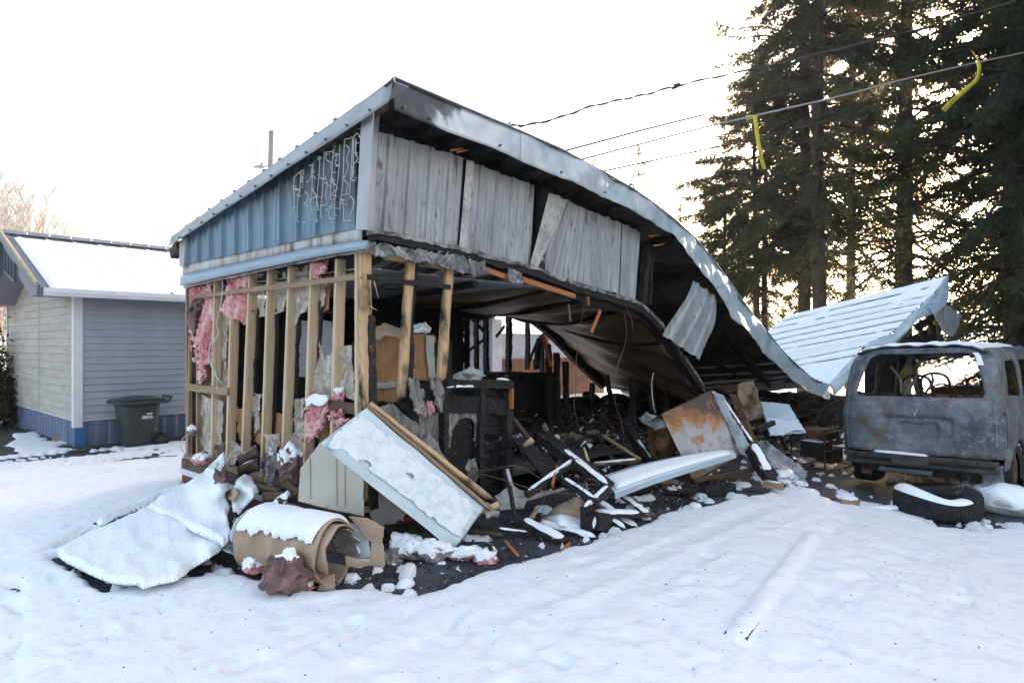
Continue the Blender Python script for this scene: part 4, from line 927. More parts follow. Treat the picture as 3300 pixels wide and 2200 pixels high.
# metal cladding panels on the front
def panel(name, c4, mat, off=-.02, wr=.02, tag_=None, n=40, jag=.015, curl=0, pitch=.235, hh=.02):
    TL, TR_, BR, BL = [fr(u, v, off) for u, v in c4]; Lw = (TR_-TL).length
    def P(a, c):
        p = TL.lerp(TR_, a).lerp(BL.lerp(BR, a), c); s_, t_, z = st(p)
        w_ = wr*fbm(np.array([[s_*2.5, z*1.2, off*40]]), 3, 5)[0]+.3*wr*n1(s_*9, z*2, 3)
        p = p-dt*(rib(a*Lw, pitch, hh*1.25, .035, hh*.5, .02)+w_*.5+curl*(a**3))
        if c in (0, 1): p += Zu*jag*n1(s_*8, c*5, 1)
        return p
    return surf(name, P, max(12, int(Lw*90)), 14, mat, rn, solid=.004)
panel('front_cladding', [(1222, 424), (1493, 510), (1474, 803), (1200, 744)], 'burnt_galv', -.03, .012)
panel('front_cladding', [(1524, 526), (1722, 600), (1707, 862), (1500, 808)], 'burnt_galv', -.03, .02)
panel('front_cladding', [(1810, 640), (1904, 684), (1898, 922), (1724, 868)], 'burnt_galv', -.03, .02)
panel('front_cladding', [(1905, 683), (2008, 722), (1999, 950), (1902, 922)], 'burnt_galv', -.025, .03)
panel('front_cladding', [(2006, 720), (2064, 750), (2047, 972), (1996, 950)], 'burnt_galv', -.04, .03)
panel('loose_batten', [(1504, 514), (1528, 520), (1501, 806), (1480, 799)], 'crazed_paint', -.07, .004, pitch=9)
panel('loose_batten', [(1769, 622), (1830, 645), (1730, 868), (1706, 862)], 'crazed_paint', -.085, .004, pitch=.11, hh=.01)
C4 = [fr(2222, 905, -.16), fr(2297, 960, -.22), fr(2262, 1160, -.30), fr(2152, 1080, -.22)]
def hang(a, c):
    p = C4[0].lerp(C4[1], a).lerp(C4[3].lerp(C4[2], a), c); return p+ds*(.14*math.sin(c*2.6)*(a-.2))-dt*(rib(a*.45, .15, .03, .03)+.07*math.sin(c*3.4+1)+.02*n1(a*4, c*4))
surf('hanging_cladding', hang, 40, 24, 'burnt_galv', rn, solid=.004)
# framing behind the cladding and under the roof
sheet('upper_wall', [(1200, 385), (1500, 500), (1760, 600), (2060, 735), (2050, 965), (1850, 905), (1500, 800), (1200, 742)], lambda u, v: fr(u, v, .08), 'char', rn, 14, 3, disp=.02)
for (u, v0, v1, w_) in ((1750, 610, 880, .09), (1742, 600, 870, .05), (2085, 800, 975, .10), (2100, 790, 985, .04)):
    stick('upright', fr(u-14, v1, .0), fr(u, v0, .0), w_, .09, 'char_grain', rn, rough=.012, up=dt, seed=u)
# lower chord along the front: layered charred boards, buckled down to the right
def chord(dv0, dv1, off, w_, mat, u0=1165, u1=2268, step=34, rough=.006, name='beam'):
    us = list(range(u0, u1+1, step)); b = MB(); 
    P = [(fr(u, interp(btop, u)+dv0, off), fr(u, interp(btop, u)+dv1, off)) for u in us]; D_ = []
    for (a, b_), (c, d) in zip(P, P[1:]): D_ += [(a.lerp(c, m/4), b_.lerp(d, m/4)) for m in range(4)]
    D_.append(P[-1]); vs = []
    for i, (a, b_) in enumerate(D_):
        for j, (c_, o_) in enumerate(((a, 0), (a, -w_/2), (a, -w_), (a.lerp(b_, .5), -w_), (b_, -w_), (b_, -w_/2), (b_, 0), (a.lerp(b_, .5), 0))):
            vs.append(c_+dt*o_)
    vs = np.array([tuple(x) for x in vs]); vs += np.stack([vn(vs*14+k*9, k) for k in range(3)], 1)*rough; k = 8
    fs = [(i*k+j, i*k+(j+1) % k, (i+1)*k+(j+1) % k, (i+1)*k+j) for i in range(len(D_)-1) for j in range(k)]
    return obj(name, vs, fs, mat, rn)
chord(2, 14, -.0, .09, 'scorched_flashing', rough=.02, name='bent_flashing')
chord(12, 34, .02, .09, 'char_grain', rough=.01); chord(30, 58, .10, .07, 'char_grain', u0=1400, rough=.012)
chord(8, 26, .2, .06, 'char_grain', u0=1165, u1=2290)
sheet('torn_flashing', [(1165, 778), (1250, 788), (1330, 800), (1440, 818), (1560, 842), (1575, 868), (1560, 890), (1500, 886), (1445, 866), (1420, 852), (1340, 846), (1280, 822), (1230, 832), (1200, 818), (1168, 808)], lambda u, v: fr(u, v, -.10), 'scorched_flashing', rn, 3.5, 13, .11, disp=.04, dscale=9)
sheet('torn_flashing', [(1640, 862), (1672, 872), (1690, 905), (1682, 918), (1650, 912), (1636, 900)], lambda u, v: fr(u, v, -.13), 'scorched_flashing', rn, 3, 9, .12, disp=.06, dscale=11)
stick('header', fr(1240, 826, .02), fr(1432, 858, .02), .09, .055, 'scorched_wood', rn)
stick('header', fr(1562, 868, -.07), fr(1640, 896, -.07), .03, .05, 'orange_wood', rn); stick('header', fr(1682, 900, -.07), fr(1852, 955, -.05), .03, .055, 'orange_wood', rn)
# front wall studs near the corner
stick('stud', fr(1322, 832, .0)+dt*.0, fr(1292, 1292, .0), .035, .09, 'scorched_wood', rn, up=ds, rough=.002)
stick('stud', fr(1333, 825, .03), fr(1306, 1300, .03), .06, .06, 'char', rn, up=ds, rough=.012)
stick('stud', fr(1447, 856, .0), fr(1420, 1228, .0), .05, .09, 'scorched_wood', rn, up=ds, rough=.003)
stick('nailer', fr(1182, 893, -.03), fr(1450, 926, -.03), .03, .045, 'char_grain', rn, rough=.006)
# sloping chord of the upper framing under the roof to the right
for (p, q, w_, off) in (((2085, 770), (2260, 985), .09, .5), ((2260, 985), (2452, 1225), .09, .4), ((2085, 900), (2230, 1010), .08, .9), ((2240, 1130), (2420, 1230), .08, 1.0), ((2300, 1020), (2480, 1240), .10, .15), ((2110, 940), (2300, 1010), .06, 1.6)):
    stick('rafter', fr(*p, off), fr(*q, off), .05, w_, 'char_grain', rn, rough=.014, seed=p[0])
for i in range(15):
    k = 8+i*6
    if k < 98:
        a = sF[k][0]-Zu*.07+dt*.05; c = back(0, 1, sF[k][0])-Zu*.07; stick('purlin', a, c, .05, .09, 'char_grain', rn, rough=.008, seed=i)
# front-to-back ties seen lit at the top left under the overhang
stick('barge_rafter', W(-.02, OV+.02, zt(OV)+.02), W(-.02, .6, zt(.6)+.02), .06, .15, 'dark_wood', rn, rough=.003)
for (u, v, k) in ((1470, 483, 1), (1490, 488, 1), (2110, 760, 1), (2125, 790, 1), (2285, 955, 0), (2290, 948, 1)):
    stick('splinter', fr(u-18, v+2, -.2), fr(u+20, v-4, -.25), .02, .02, 'orange_wood', rn, taper=.8)
stick('splinter', fr(1905, 1080-10, -.1)+Zu*0, fr(1935, 1000, -.1), .012, .05, 'orange_wood', rn)
stick('splinter', fr(1832, 980, .1), fr(1838, 1035, .1), .02, .012, 'weathered_wood', rn); stick('splinter', fr(1895, 955, -.1), fr(1897, 985, -.1), .025, .015, 'orange_wood', rn)
for (p, q) in (((1205, 905), (1220, 962)), ((1190, 985), (1215, 1000)), ((1190, 850), (1198, 1010))): stick('splinter', fr(*p, -.03), fr(*q, -.05), .016, .012, 'scorched_wood', rn, taper=.8)
# charred lower framing of the front, beyond the corner
stick('beam', fr(1430, 1234, -.02), fr(1640, 1240, -.02), .12, .075, 'char_grain', rn, rough=.010)
stick('beam', fr(1300, 1290, .02), fr(1640, 1312, .0), .06, .16, 'char', rn, rough=.008)
for (u, v0, v1, w_) in ((1428, 1235, 1580, .06), (1546, 1240, 1620, .07), (1634, 1240, 1310, .06), (1634, 1320, 1620, .085), (1330, 1300, 1500, .06)): stick('stud', fr(u, v1, .0), fr(u, v0, .0), w_, .09, 'char_grain', rn, up=dt, rough=.01, seed=u)
stick('stud', fr(1634, 1315, .0)-dt*.06, fr(1634, 1250, .0)-dt*.06, .05, .02, 'orange_wood', rn)
sheet('charred_panel', [(1438, 1325), (1540, 1325), (1545, 1610), (1436, 1570)], lambda u, v: fr(u, v, .06), 'char', rn, 8, 3, disp=.01)
for k_, (v0, v1) in enumerate(((1330, 1372), (1374, 1400), (1420, 1455), (1458, 1500), (1502, 1545), (1547, 1590), (1250, 1285))):
    sheet('charred_board', [(1552, v0), (1628, v0+2), (1630, v1), (1552, v1)], lambda u, v: fr(u, v, .05), 'char', rn, 6, 3, disp=.015, seed=k_)
sheet('charred_panel', [(1312, 1440), (1430, 1420), (1430, 1600), (1312, 1600)], lambda u, v: fr(u, v, .09), 'char', rn, 8, 4, disp=.02)
# masonry-like base band along the front and its torn skirting
sheet('skirting', [(1560, 1620), (1700, 1590), (1900, 1560), (2000, 1570), (2000, 1640), (1700, 1690), (1550, 1700)], lambda u, v: fr(u, v, .0), 'drywall', rn, 8, 8, disp=.03)
sheet('skirting', [(1170, 1590), (1400, 1560), (1560, 1620), (1560, 1720), (1170, 1790)], lambda u, v: fr(u, v, .02), 'char', rn, 10, 8, disp=.02)
sheet('scorched_board', [(1185, 1560), (1235, 1560), (1320, 1640), (1290, 1690), (1220, 1700), (1190, 1660)], lambda u, v: fr(u, v, -.01), 'drywall', rn, 6, 8, disp=.015)
stick('rim_beam', fr(1230, 1715, -.03), fr(1580, 1660, -.03), .05, .11, 'char_grain', rn, rough=.01)
b = MB(); b.tube([at(1648, 405, 6.6), at(1636, 410, 6.6), at(1622, 408, 6.7)], .03, 8); b.tube([at(1622, 400, 6.6), at(1626, 378, 6.6)], .006, 5); b.go('service_mast', 'rake_metal', rn)
for i, P in enumerate(([(1625, 400), (1665, 395), (1680, 420)], [(1640, 395), (1660, 385), (1675, 400), (1672, 425)])): wire('loose_wire', [at(u, v, 6.6) for u, v in P], .004, 'cable', rn)
# ============================================================= trees
def clumps(pts, dirs, L, wd, rs):
    """needle sprays: each a pair of crossed slim blades from pts along dirs"""
    n = len(pts); L = L[:, None]; wd = wd[:, None]
    r1 = np.cross(dirs, rs.normal(size=(n, 3))); r1 /= np.linalg.norm(r1, axis=1)[:, None]+1e-9
    r2 = np.cross(dirs, r1); mid = pts+dirs*L*.45; end = pts+dirs*L
    vs = np.stack([pts, mid+r1*wd, end, mid-r1*wd, pts, mid+r2*wd, end, mid-r2*wd], 1).reshape(-1, 3)
    i = np.arange(n)[:, None]*8; fs = np.concatenate([i+np.array([0, 1, 2, 3]), i+np.array([4, 5, 6, 7])])
    return vs, fs
def spruce_mesh(seed, h, cb, r0, nb=10, dead=0.0, dens_=1.0, rtr=.2, blob=0, top_pow=1.4):
    rs = np.random.RandomState(seed); T = MB(); lean = rs.uniform(-.012, .012, 2)
    def tr(z): return V((lean[0]*z+.05*math.sin(z*.5+seed), lean[1]*z, z))
    T.tube([tr(h*i/18)-Zu*.3*(i == 0) for i in range(19)], [rtr*(1-i/18.5)**.8+.01 for i in range(19)], 9)
    pts, dirs = [], []; z = cb*(.8 if cb > 4 else .3)
    while z < h-.3:
        f = (z-cb)/(h-cb); live = z > cb*(1+.0) or rs.rand() < .12
        rr = r0*(max(0, 1-max(0, f)**top_pow))*(1 if f > 0 else .75)+.15
        if blob: rr *= .55+.6*abs(math.sin(z*1.1+seed))
        a = rs.rand()*6.283; L = rr*rs.uniform(.45, 1.22)
        up = rs.uniform(-.42, .50) if f < .6 else rs.uniform(.2, .7); n = 7; P = [tr(z)]; d = V((math.cos(a), math.sin(a), up))
        for k in range(n):
            P.append(P[-1]+d.normalized()*(L/n)); d.z += (-.16 if k < 4 else .22); d.z += rs.normal()*.09; d.x += rs.normal()*.08; d.y += rs.normal()*.08
        T.tube(P, [max(.006, rtr*.16*(1-i/(n+.5))*min(1, L/1.5)+.006) for i in range(n+1)], 4, cap=False)
        fol = dens_ if live else dens_*.25
        fol *= .26+.8*smooth((f-.0)/.36)
        m = int(L*26*fol)
        for q in range(m):
            t = rs.uniform(.22, 1)**.8*n; i = min(n-1, int(t)); p = P[i].lerp(P[i+1], t-i); dd = (P[i+1]-P[i]).normalized(); side = V((-dd.y, dd.x, 0))*rs.choice((-1, 1))
            tl = (1-.5*t/n)*rs.uniform(.18, .55)*min(1, L/1.3); td = (dd*.75+side*rs.uniform(.3, 1.1)+Zu*rs.uniform(-.9, .15)).normalized()
            k2 = max(2, int(tl/.052))
            for w_ in range(k2):
                b0_ = p+td*tl*w_/k2+V(rs.normal(size=3))*.055; s2 = (td+V(rs.normal(size=3))*.55-Zu*.25).normalized(); pts.append(tuple(b0_)); dirs.append(tuple(s2))
        if not live or f < .1:
            for q in range(int(L*3)):
                t = rs.uniform(.3, 1)*n; i = min(n-1, int(t)); p = P[i].lerp(P[i+1], t-i); T.tube([p, p+V(rs.normal(size=3))*.14+d*.12], .004, 3, cap=False)
        z += rs.exponential(1/(nb*1.25))
    pts, dirs = np.array(pts), np.array(dirs); n = len(pts)
    v, f_ = clumps(pts, dirs, rs.uniform(.10, .21, n), rs.uniform(.011, .024, n), rs)
    me = bpy.data.meshes.new('crown'); me.from_pydata(v.tolist(), [], f_.tolist())
    mt = bpy.data.meshes.new('trunk'); mt.from_pydata([tuple(x) for x in T.v], [], T.f); mt.shade_smooth()
    return mt, me
SPM = {}
def tree(kind, u, Y, rot, sc_, label, mat='needles', name='spruce_tree', group='tall spruces behind the ruin', x=None, **kw):
    if kind not in SPM: SPM[kind] = spruce_mesh(**kw); [m.materials.append(MATS['bark' if i == 0 else mat]) for i, m in enumerate(SPM[kind])]
    X = x if x is not None else (u-CX)/F*Y; p = V((X, Y, gz(X, Y)-.1)); r = thing(name, label, 'tree', tuple(p), group)
    for nm, me in zip(('trunk', 'crown'), SPM[kind]):
        o = bpy.data.objects.new(nm, me); C.objects.link(o); o.parent = r
    r.rotation_euler = (0, 0, rot); r.scale = (sc_, sc_, sc_); return r
K1 = dict(seed=1, h=24, cb=5.2, r0=3.5, nb=11, rtr=.24, top_pow=1.8)
K2 = dict(seed=2, h=23, cb=4.2, r0=3.3, nb=10, rtr=.26, top_pow=2.0)
K3 = dict(seed=5, h=13, cb=3.2, r0=2.7, nb=10, rtr=.13, blob=1, top_pow=2.5, dens_=1.7)
K4 = dict(seed=8, h=24, cb=2.0, r0=3.8, nb=13, rtr=.30, dens_=1.25, top_pow=2.0)
K5 = dict(seed=9, h=10.4, cb=3.0, r0=1.15, nb=7, rtr=.06, dens_=1.1, top_pow=1.1)
tree('a', 2643, 21, .5, 1, 'tall dark spruce with the thick trunk just left of the crumpled snowy roof end', **K1)
tree('b', 2594, 22.5, 2.1, .97, 'tall spruce whose slimmer trunk stands close left of a thicker one', **K1)
tree('c', 2906, 21, 1.2, 1.1, 'tall spruce with a bare straight trunk above the folded snowy roof', **K2)
tree('e', 2440, 24, .3, 1, 'bushy conifer with thin trunk at the left end of the tree row', **K3)
tree('f', 2470, 24.6, 2.3, 1.05, 'bushy conifer with a thin trunk, second from the left of the tree row', **dict(K3, seed=6))
tree('i', 2330, 25, 1.0, 1, 'lowest bushy conifer, furthest left of the tree row', **dict(K3, seed=15, h=9.6, cb=2.4, r0=2.1))
tree('d', 3275, 18.2, .2, 1.08, 'dense dark spruce at the right edge above the burnt van', **K4)
tree('b', 2740, 28, 4.0, .95, 'spruce further back between two bare trunks', **K1)
tree('g', 2062, 25, 0, 1, 'slender young conifer peeping over the metal fascia', 'warm_needles', 'young_conifer', 'young conifers behind the roof', **K5)
tree('h', 2185, 27, 2, .80, 'small loose conifer right behind the sloping roof edge', 'warm_needles', 'young_conifer', 'young conifers behind the roof', **dict(K5, seed=11, dens_=1.3, r0=1.7))
# trees added past the right edge of the view to shade the yard
for i, (x, y, s_) in enumerate(((17.0, 15.0, 1.0), (19.6, 12.6, .9), (20.2, 19.5, 1.0), (16.5, 20, 1.05), (15.6, 8.6, .85), (20.5, 8.5, .95), (22, 13.5, 1.0), (21, 24, 1.0), (18.4, 17.3, 1.), (24, 21.5, 1.), (15.4, 16.9, .78))):
    tree('d', 0, y, i*1.3, s_, 'dark spruce of the belt past the right edge, '+('nearest the van', 'behind the van', 'far back', 'second row', 'closest to the camera', 'right of the drive', 'outermost', 'rearmost', 'in the middle', 'at the far corner', 'second smallest')[i], x=x, **K4)  # these spruces are added to shade the yard
def shrub(u, Y, r_, h_, seed, label, mat='warm_needles'):
    rs = np.random.RandomState(seed); x = (u-CX)/F*Y; base = V((x, Y, gz(x, Y))); t = thing('evergreen_shrub', label, 'shrub', tuple(base), 'shrubs at the back of the yard'); T = MB(); pts, dirs = [], []
    for i in range(70):
        a = rs.rand()*6.28; e = rs.uniform(.1, 1.5); L = rs.uniform(.5, 1); d = V((math.cos(a)*math.cos(e)*r_, math.sin(a)*math.cos(e)*r_, math.sin(e)*h_))*L; T.tube([base, base+d*.5+Zu*.1, base+d], [.02, .012, .004], 4)
        for q in range(60):
            p = base+d*rs.uniform(.25, 1)+V(rs.normal(size=3))*.10; pts.append(tuple(p)); dd = V(rs.normal(size=3)); dd.z -= .1; dirs.append(tuple(dd.normalized()))
    n = len(pts); v, f_ = clumps(np.array(pts), np.array(dirs), rs.uniform(.08, .2, n), rs.uniform(.012, .028, n), rs)
    obj('crown', v, f_, mat, t); T.go('trunk', 'bark', t)
shrub(3245, 17, 1.3, 1.5, 1, 'yellow green evergreen shrub behind the van roof at the right')
shrub(3120, 20, 1.4, .9, 2, 'low sunlit shrub seen through the rear window of the van')
shrub(-40, 13, 1.2, 2.2, 3, 'dark shrub at the left edge beside the tan gable wall')  # the gable is grey, its tan is warm light put into the colour
for i, (x, y) in enumerate(((16.6, 17.4), (18.6, 15.4), (15.4, 19.4), (20.4, 13.4), (13.6, 12.2))): shrub(1650+2050*x/y, y, 2.3, 4.2, 4+i, 'evergreen shrub under the belt of spruces past the right edge, '+('middle one', 'fourth along', 'second along', 'nearest', 'by the van')[i], 'needles')  # shrubs added to keep low sun off the foreground snow
# leafless trees
def bare_tree(u, Y, h, seed, label, trunks=3):
    rs = random.Random(seed); x = (u-CX)/F*Y; base = V((x, Y, 0)); T = MB()
    def grow(p, d, L, r, lv):
        P = [p]; n = 5
        for k in range(n): d = (d+V((rs.gauss(0, .09), rs.gauss(0, .09), .07))).normalized(); P.append(P[-1]+d*L/n)
        T.tube(P, [max(.006, r*(1-.6*i/n)) for i in range(n+1)], 5 if lv < 2 else 3, cap=False)
        if lv < 4:
            for k in range((9, 7, 6, 4)[lv]):
                t = rs.uniform(.25, 1)*n; i = min(n-1, int(t)); q = P[i].lerp(P[i+1], t-i); a = rs.uniform(0, 6.28); s_ = rs.uniform(.35, .75)
                nd = (d+V((math.cos(a), math.sin(a), .15))*s_).normalized(); grow(q, nd, L*rs.uniform(.38, .58), r*(1-.6*t/n)*.5, lv+1)
    for k in range(trunks):
        a = rs.uniform(0, 6.28); grow(base+V((math.cos(a), math.sin(a), 0))*.4, V((math.cos(a)*.12, math.sin(a)*.1, 1)).normalized(), h*.72, .075, 0)
    t = thing('bare_tree', label, 'tree', tuple(base), 'leafless trees behind the pale house')
    T.go('trunk', 'pale_bark', t)
bare_tree(70, 30, 9.0, 3, 'tall leafless tree with upright limbs behind the pale house, nearest the left edge')
bare_tree(150, 34, 7.6, 5, 'leafless tree with spreading limbs above the ridge of the pale house')
bare_tree(215, 36, 6.0, 8, 'lowest leafless tree, fading out above the snowy ridge', 2)
bare_tree(-40, 28, 6.5, 9, 'leafless tree cut by the left edge of the picture', 2)
bare_tree(2500, 30, 3.2, 12, 'thin bare sapling between the trunks and the snowy roof end', 1)
# utility pole with street light
pp = at(869, 600, 20); pt = thing('utility_pole', 'pale wooden utility pole with a street light, behind the ruined roof', 'pole', (pp.x, pp.y, 0))
b = MB(); b.tube([(pp.x, pp.y, 0), (pp.x, pp.y, 5), at(876, 423, 20)], [.14, .12, .095], 12); b.go('pole', 'pole_wood', pt)
b = MB(); b.tube(catmull([at(868, 530, 20), at(856, 537, 19.9), at(846, 535, 19.8)], 4), .02, 6); am = b.go('arm', 'rake_metal', pt)
b = MB(); b.grid(lambda a, c: at(834, 539, 19.75)+V((math.cos(a*6.283)*math.sin(c*math.pi)*.19, math.sin(a*6.283)*math.sin(c*math.pi)*.11, math.cos(c*math.pi)*.055)), 12, 6); b.go('lamp_head', 'rake_metal', am, smooth=True)
b = MB(); b.box(at(843, 531, 19.8), (.07, .07, .1)); b.go('photocell', 'rake_metal', am)
# overhead wires
WG = 'overhead wires crossing the sky'
def cable(label, P, r, mat='cable', twist=0):
    pts = [at(*p) for p in P]; b = MB(); cm = catmull(pts, 14)
    b.tube(cm, r, 5)
    if twist:
        b.tube([p+V((0, math.cos(i*.5), math.sin(i*.5)))*twist for i, p in enumerate(cm)], r*.8, 5)
    return tag(b.go('overhead_wire', mat, smooth=True), label, 'wire', WG)
cable('thick twisted service wire from the roof corner to the top right', [(1645, 404, 6.6), (1700, 403, 6.7), (1800, 380, 6.8), (1900, 345, 6.9), (2000, 322, 7), (2080, 305, 7.1), (2180, 278, 7.2), (2320, 246, 7.5), (2500, 208, 7.9), (2800, 134, 8.5), (3050, 70, 9), (3340, -20, 9.6)], .008, twist=.014)
sc_ = at(2182, 278, 7.2); b = MB(); b.box(sc_+Zu*.015, (.075, .03, .03), ((V((1, 0, .2))).normalized(), V((0, 1, 0)), V((-.2, 0, 1)).normalized())); b.box(sc_+V((-.03, 0, -.02)), (.06, .025, .025), ((V((1, 0, .3))).normalized(), V((0, 1, 0)), V((-.3, 0, 1)).normalized())); tag(b.go('wire_splice', 'cable'), 'black splice block clamped on the thick service wire', 'splice')
cable('short broken wire ending in the open sky left of the spruces', [(1795, 493, 12), (1950, 452, 12.2), (2100, 412, 12.4), (2270, 370, 12.6)], .019)
cable('pale wire that carries both yellow tapes', [(1850, 520, 12), (2050, 468, 12.5), (2250, 416, 13), (2420, 376, 13.4), (2700, 312, 14), (2900, 260, 14.4), (3150, 202, 15), (3400, 150, 15.6)], .019, 'rake_metal')
cable('thin wire running just above the taped wire in front of the spruces', [(2380, 338, 14), (2600, 285, 14.5), (2800, 232, 15), (3000, 185, 15.4), (3320, 105, 16)], .011)
cable('wire sagging just below the taped wire', [(1930, 555, 12.5), (2150, 508, 13), (2400, 455, 13.5), (2700, 380, 14), (3000, 300, 14.6), (3330, 212, 15.4)], .017)
cable('lowest wire in front of the spruce trunks', [(2000, 578, 13), (2300, 515, 13.6), (2600, 458, 14.2), (2900, 392, 14.8), (3330, 300, 15.6)], .012)
# caution tapes
def tape(label, P, Y, wd=17, text=None, tu=0, rot=0, tsz=.09, fl=1):
    b = MB(); n = len(P)-1; cm = catmull([at(u, v, Y) for u, v in P], 8); vs = []
    for i, p in enumerate(cm):
        d = (cm[min(i+1, len(cm)-1)]-cm[max(0, i-1)]).normalized(); sd = d.cross(V((0, 1, 0))).normalized(); tw = .25*math.sin(i*.35*fl); hw_ = wd/2/F*Y; sd = sd*math.cos(tw)+V((0, 1, 0))*math.sin(tw)
        vs += [p-sd*hw_, p+sd*hw_]
    b.add(vs, [(2*i, 2*i+1, 2*i+3, 2*i+2) for i in range(len(cm)-1)])
    o = b.go('caution_tape', 'yellow_tape', smooth=True, solid=.002); tag(o, label, 'tape', 'yellow caution tapes tied on the wires'); return o
def lettering(txt, p, ang, size, parent, back=False):
    cu = bpy.data.curves.new('lettering', 'FONT'); cu.body = txt; cu.size = size; cu.align_x = 'CENTER'; cu.align_y = 'CENTER'; cu.extrude = .001
    tmp = bpy.data.objects.new('tmp', cu); C.objects.link(tmp); bpy.context.view_layer.update(); me = bpy.data.meshes.new_from_object(tmp); bpy.data.objects.remove(tmp)
    M = Matrix.Translation(p) @ Matrix.Rotation(ang, 4, 'Y') @ Matrix.Rotation(R(90), 4, 'X'); return link('lettering', me, 'ink', parent, M)
t1 = tape('yellow caution tape hanging straight down from the wire, left of the two', [(2432, 372), (2436, 400), (2441, 440), (2448, 480), (2455, 515), (2463, 545)], 13.35, 14, fl=.15)
surf('knot', lambda a, c: at(2404+a*38, 372-a*1+c*(16-10*a), 13.4), 4, 2, 'yellow_tape', t1, solid=.002)
lettering('DO NOT CROSS', at(2454, 515, 13.30), R(80), .055, t1)
t2 = tape('yellow caution tape drifting sideways from the wire near the right edge', [(3152, 200), (3156, 225), (3148, 255), (3128, 275), (3090, 308), (3060, 335), (3040, 356)], 14.9, 15, fl=.25)
surf('knot', lambda a, c: at(3128+a*26, 160+a*42+c*10+0*c, 14.95+.02*c)+V((c*.08, 0, 0)), 5, 2, 'yellow_tape', t2, solid=.002)
lettering('NOT CROSS', at(3061, 334, 14.85), R(-46), .085, t2)
t3 = tape('small yellow tape end fluttering low on the wire above the fascia', [(1913, 506), (1915, 520), (1911, 532), (1916, 545)], 12.1, 6)
surf('knot', lambda a, c: at(1890+a*20, 530-a*22+c*3, 12.1), 4, 1, 'yellow_tape', t3, solid=.002)
# ============================================================= the burnt van
vc = V((5.27, 8.28, 0)); vb = gz(vc.x, vc.y)+.03; fw_ = V((.735, .678, 0)).normalized(); rt_ = V((fw_.y, -fw_.x, 0))
roll = R(2.0); rt2 = (rt_*math.cos(roll)+Zu*math.sin(roll)).normalized(); up2 = (Zu*math.cos(roll)-rt_*math.sin(roll)).normalized()
vo = V((vc.x, vc.y, vb)); vn_ = thing('burnt_van', 'burnt out grey minivan with missing glass, seen from behind', 'van', tuple(vo))
def vl(x, y, z): return vo+rt2*x+fw_*y+up2*z
def hw(z):
    return interp1([(0, .84), (.30, .88), (.55, .915), (1.05, .925), (1.25, .90), (1.5, .88), (1.72, .845), (1.84, .80), (1.92, .72), (1.955, .60), (1.98, 0)], z)
def yrear(z): return interp1([(0, .06), (.5, .02), (1.1, 0), (1.25, .03), (1.6, .13), (1.8, .20), (1.93, .30), (2, .4)], z)
def rrect(X, x0, x1, y0, y1, r):
    cx_, cy_ = (x0+x1)/2, (y0+y1)/2; qx = np.abs(X[:, 0]-cx_)-(x1-x0)/2+r; qy = np.abs(X[:, 1]-cy_)-(y1-y0)/2+r
    return np.hypot(np.maximum(qx, 0), np.maximum(qy, 0))+np.minimum(np.maximum(qx, qy), 0)-r   # negative inside
def rear(a, z, extra=0):                          # a in -1..1
    w_ = hw(z); y = yrear(z)+.16*abs(a)**9+.02*a*a
    return vl(a*w_, y+extra, z)
WIN = [(-.77, 1.31), (.80, 1.31), (.84, 1.36), (.77, 1.84), (.70, 1.875), (-.62, 1.875), (-.70, 1.84), (-.80, 1.38)]
def Drear(X):
    d = np.minimum(1-np.abs(X[:, 0]), np.minimum(X[:, 1]-.57, 1.95-X[:, 1])); d = np.minimum(d, -sdf(X, WIN)+.012*0)
    return d
X, Fq, d = cut(Drear, -1.02, 1.02, .55, 1.97, (.018, .018))
def rdisp(a, z):
    e = 0
    q = rrect(np.array([[a, z]]), -.42, .46, .80, 1.06, .06)[0]; e += .05*max(0, min(1, -q/.03+.5))
    q = rrect(np.array([[a, z]]), -.20, .28, .74, .98, .03)[0]; e += .03*max(0, min(1, -q/.03+.5))
    e += .035*max(0, 1-abs(abs(a)-.90)/.018)*(z < 1.9)+.012*max(0, 1-abs(z-1.245)/.02)-.012*max(0, 1-abs(z-.62)/.05)
    q = -sdf(np.array([[a, z]]), WIN)[0]; e += .03*max(0, 1-q/.05)
    return e+.006*n1(a*4, z*5, 3)
obj('tailgate', [rear(a, z, rdisp(a, z)) for a, z in X], Fq, 'burnt_body', vn_, smooth=True, solid=.02)
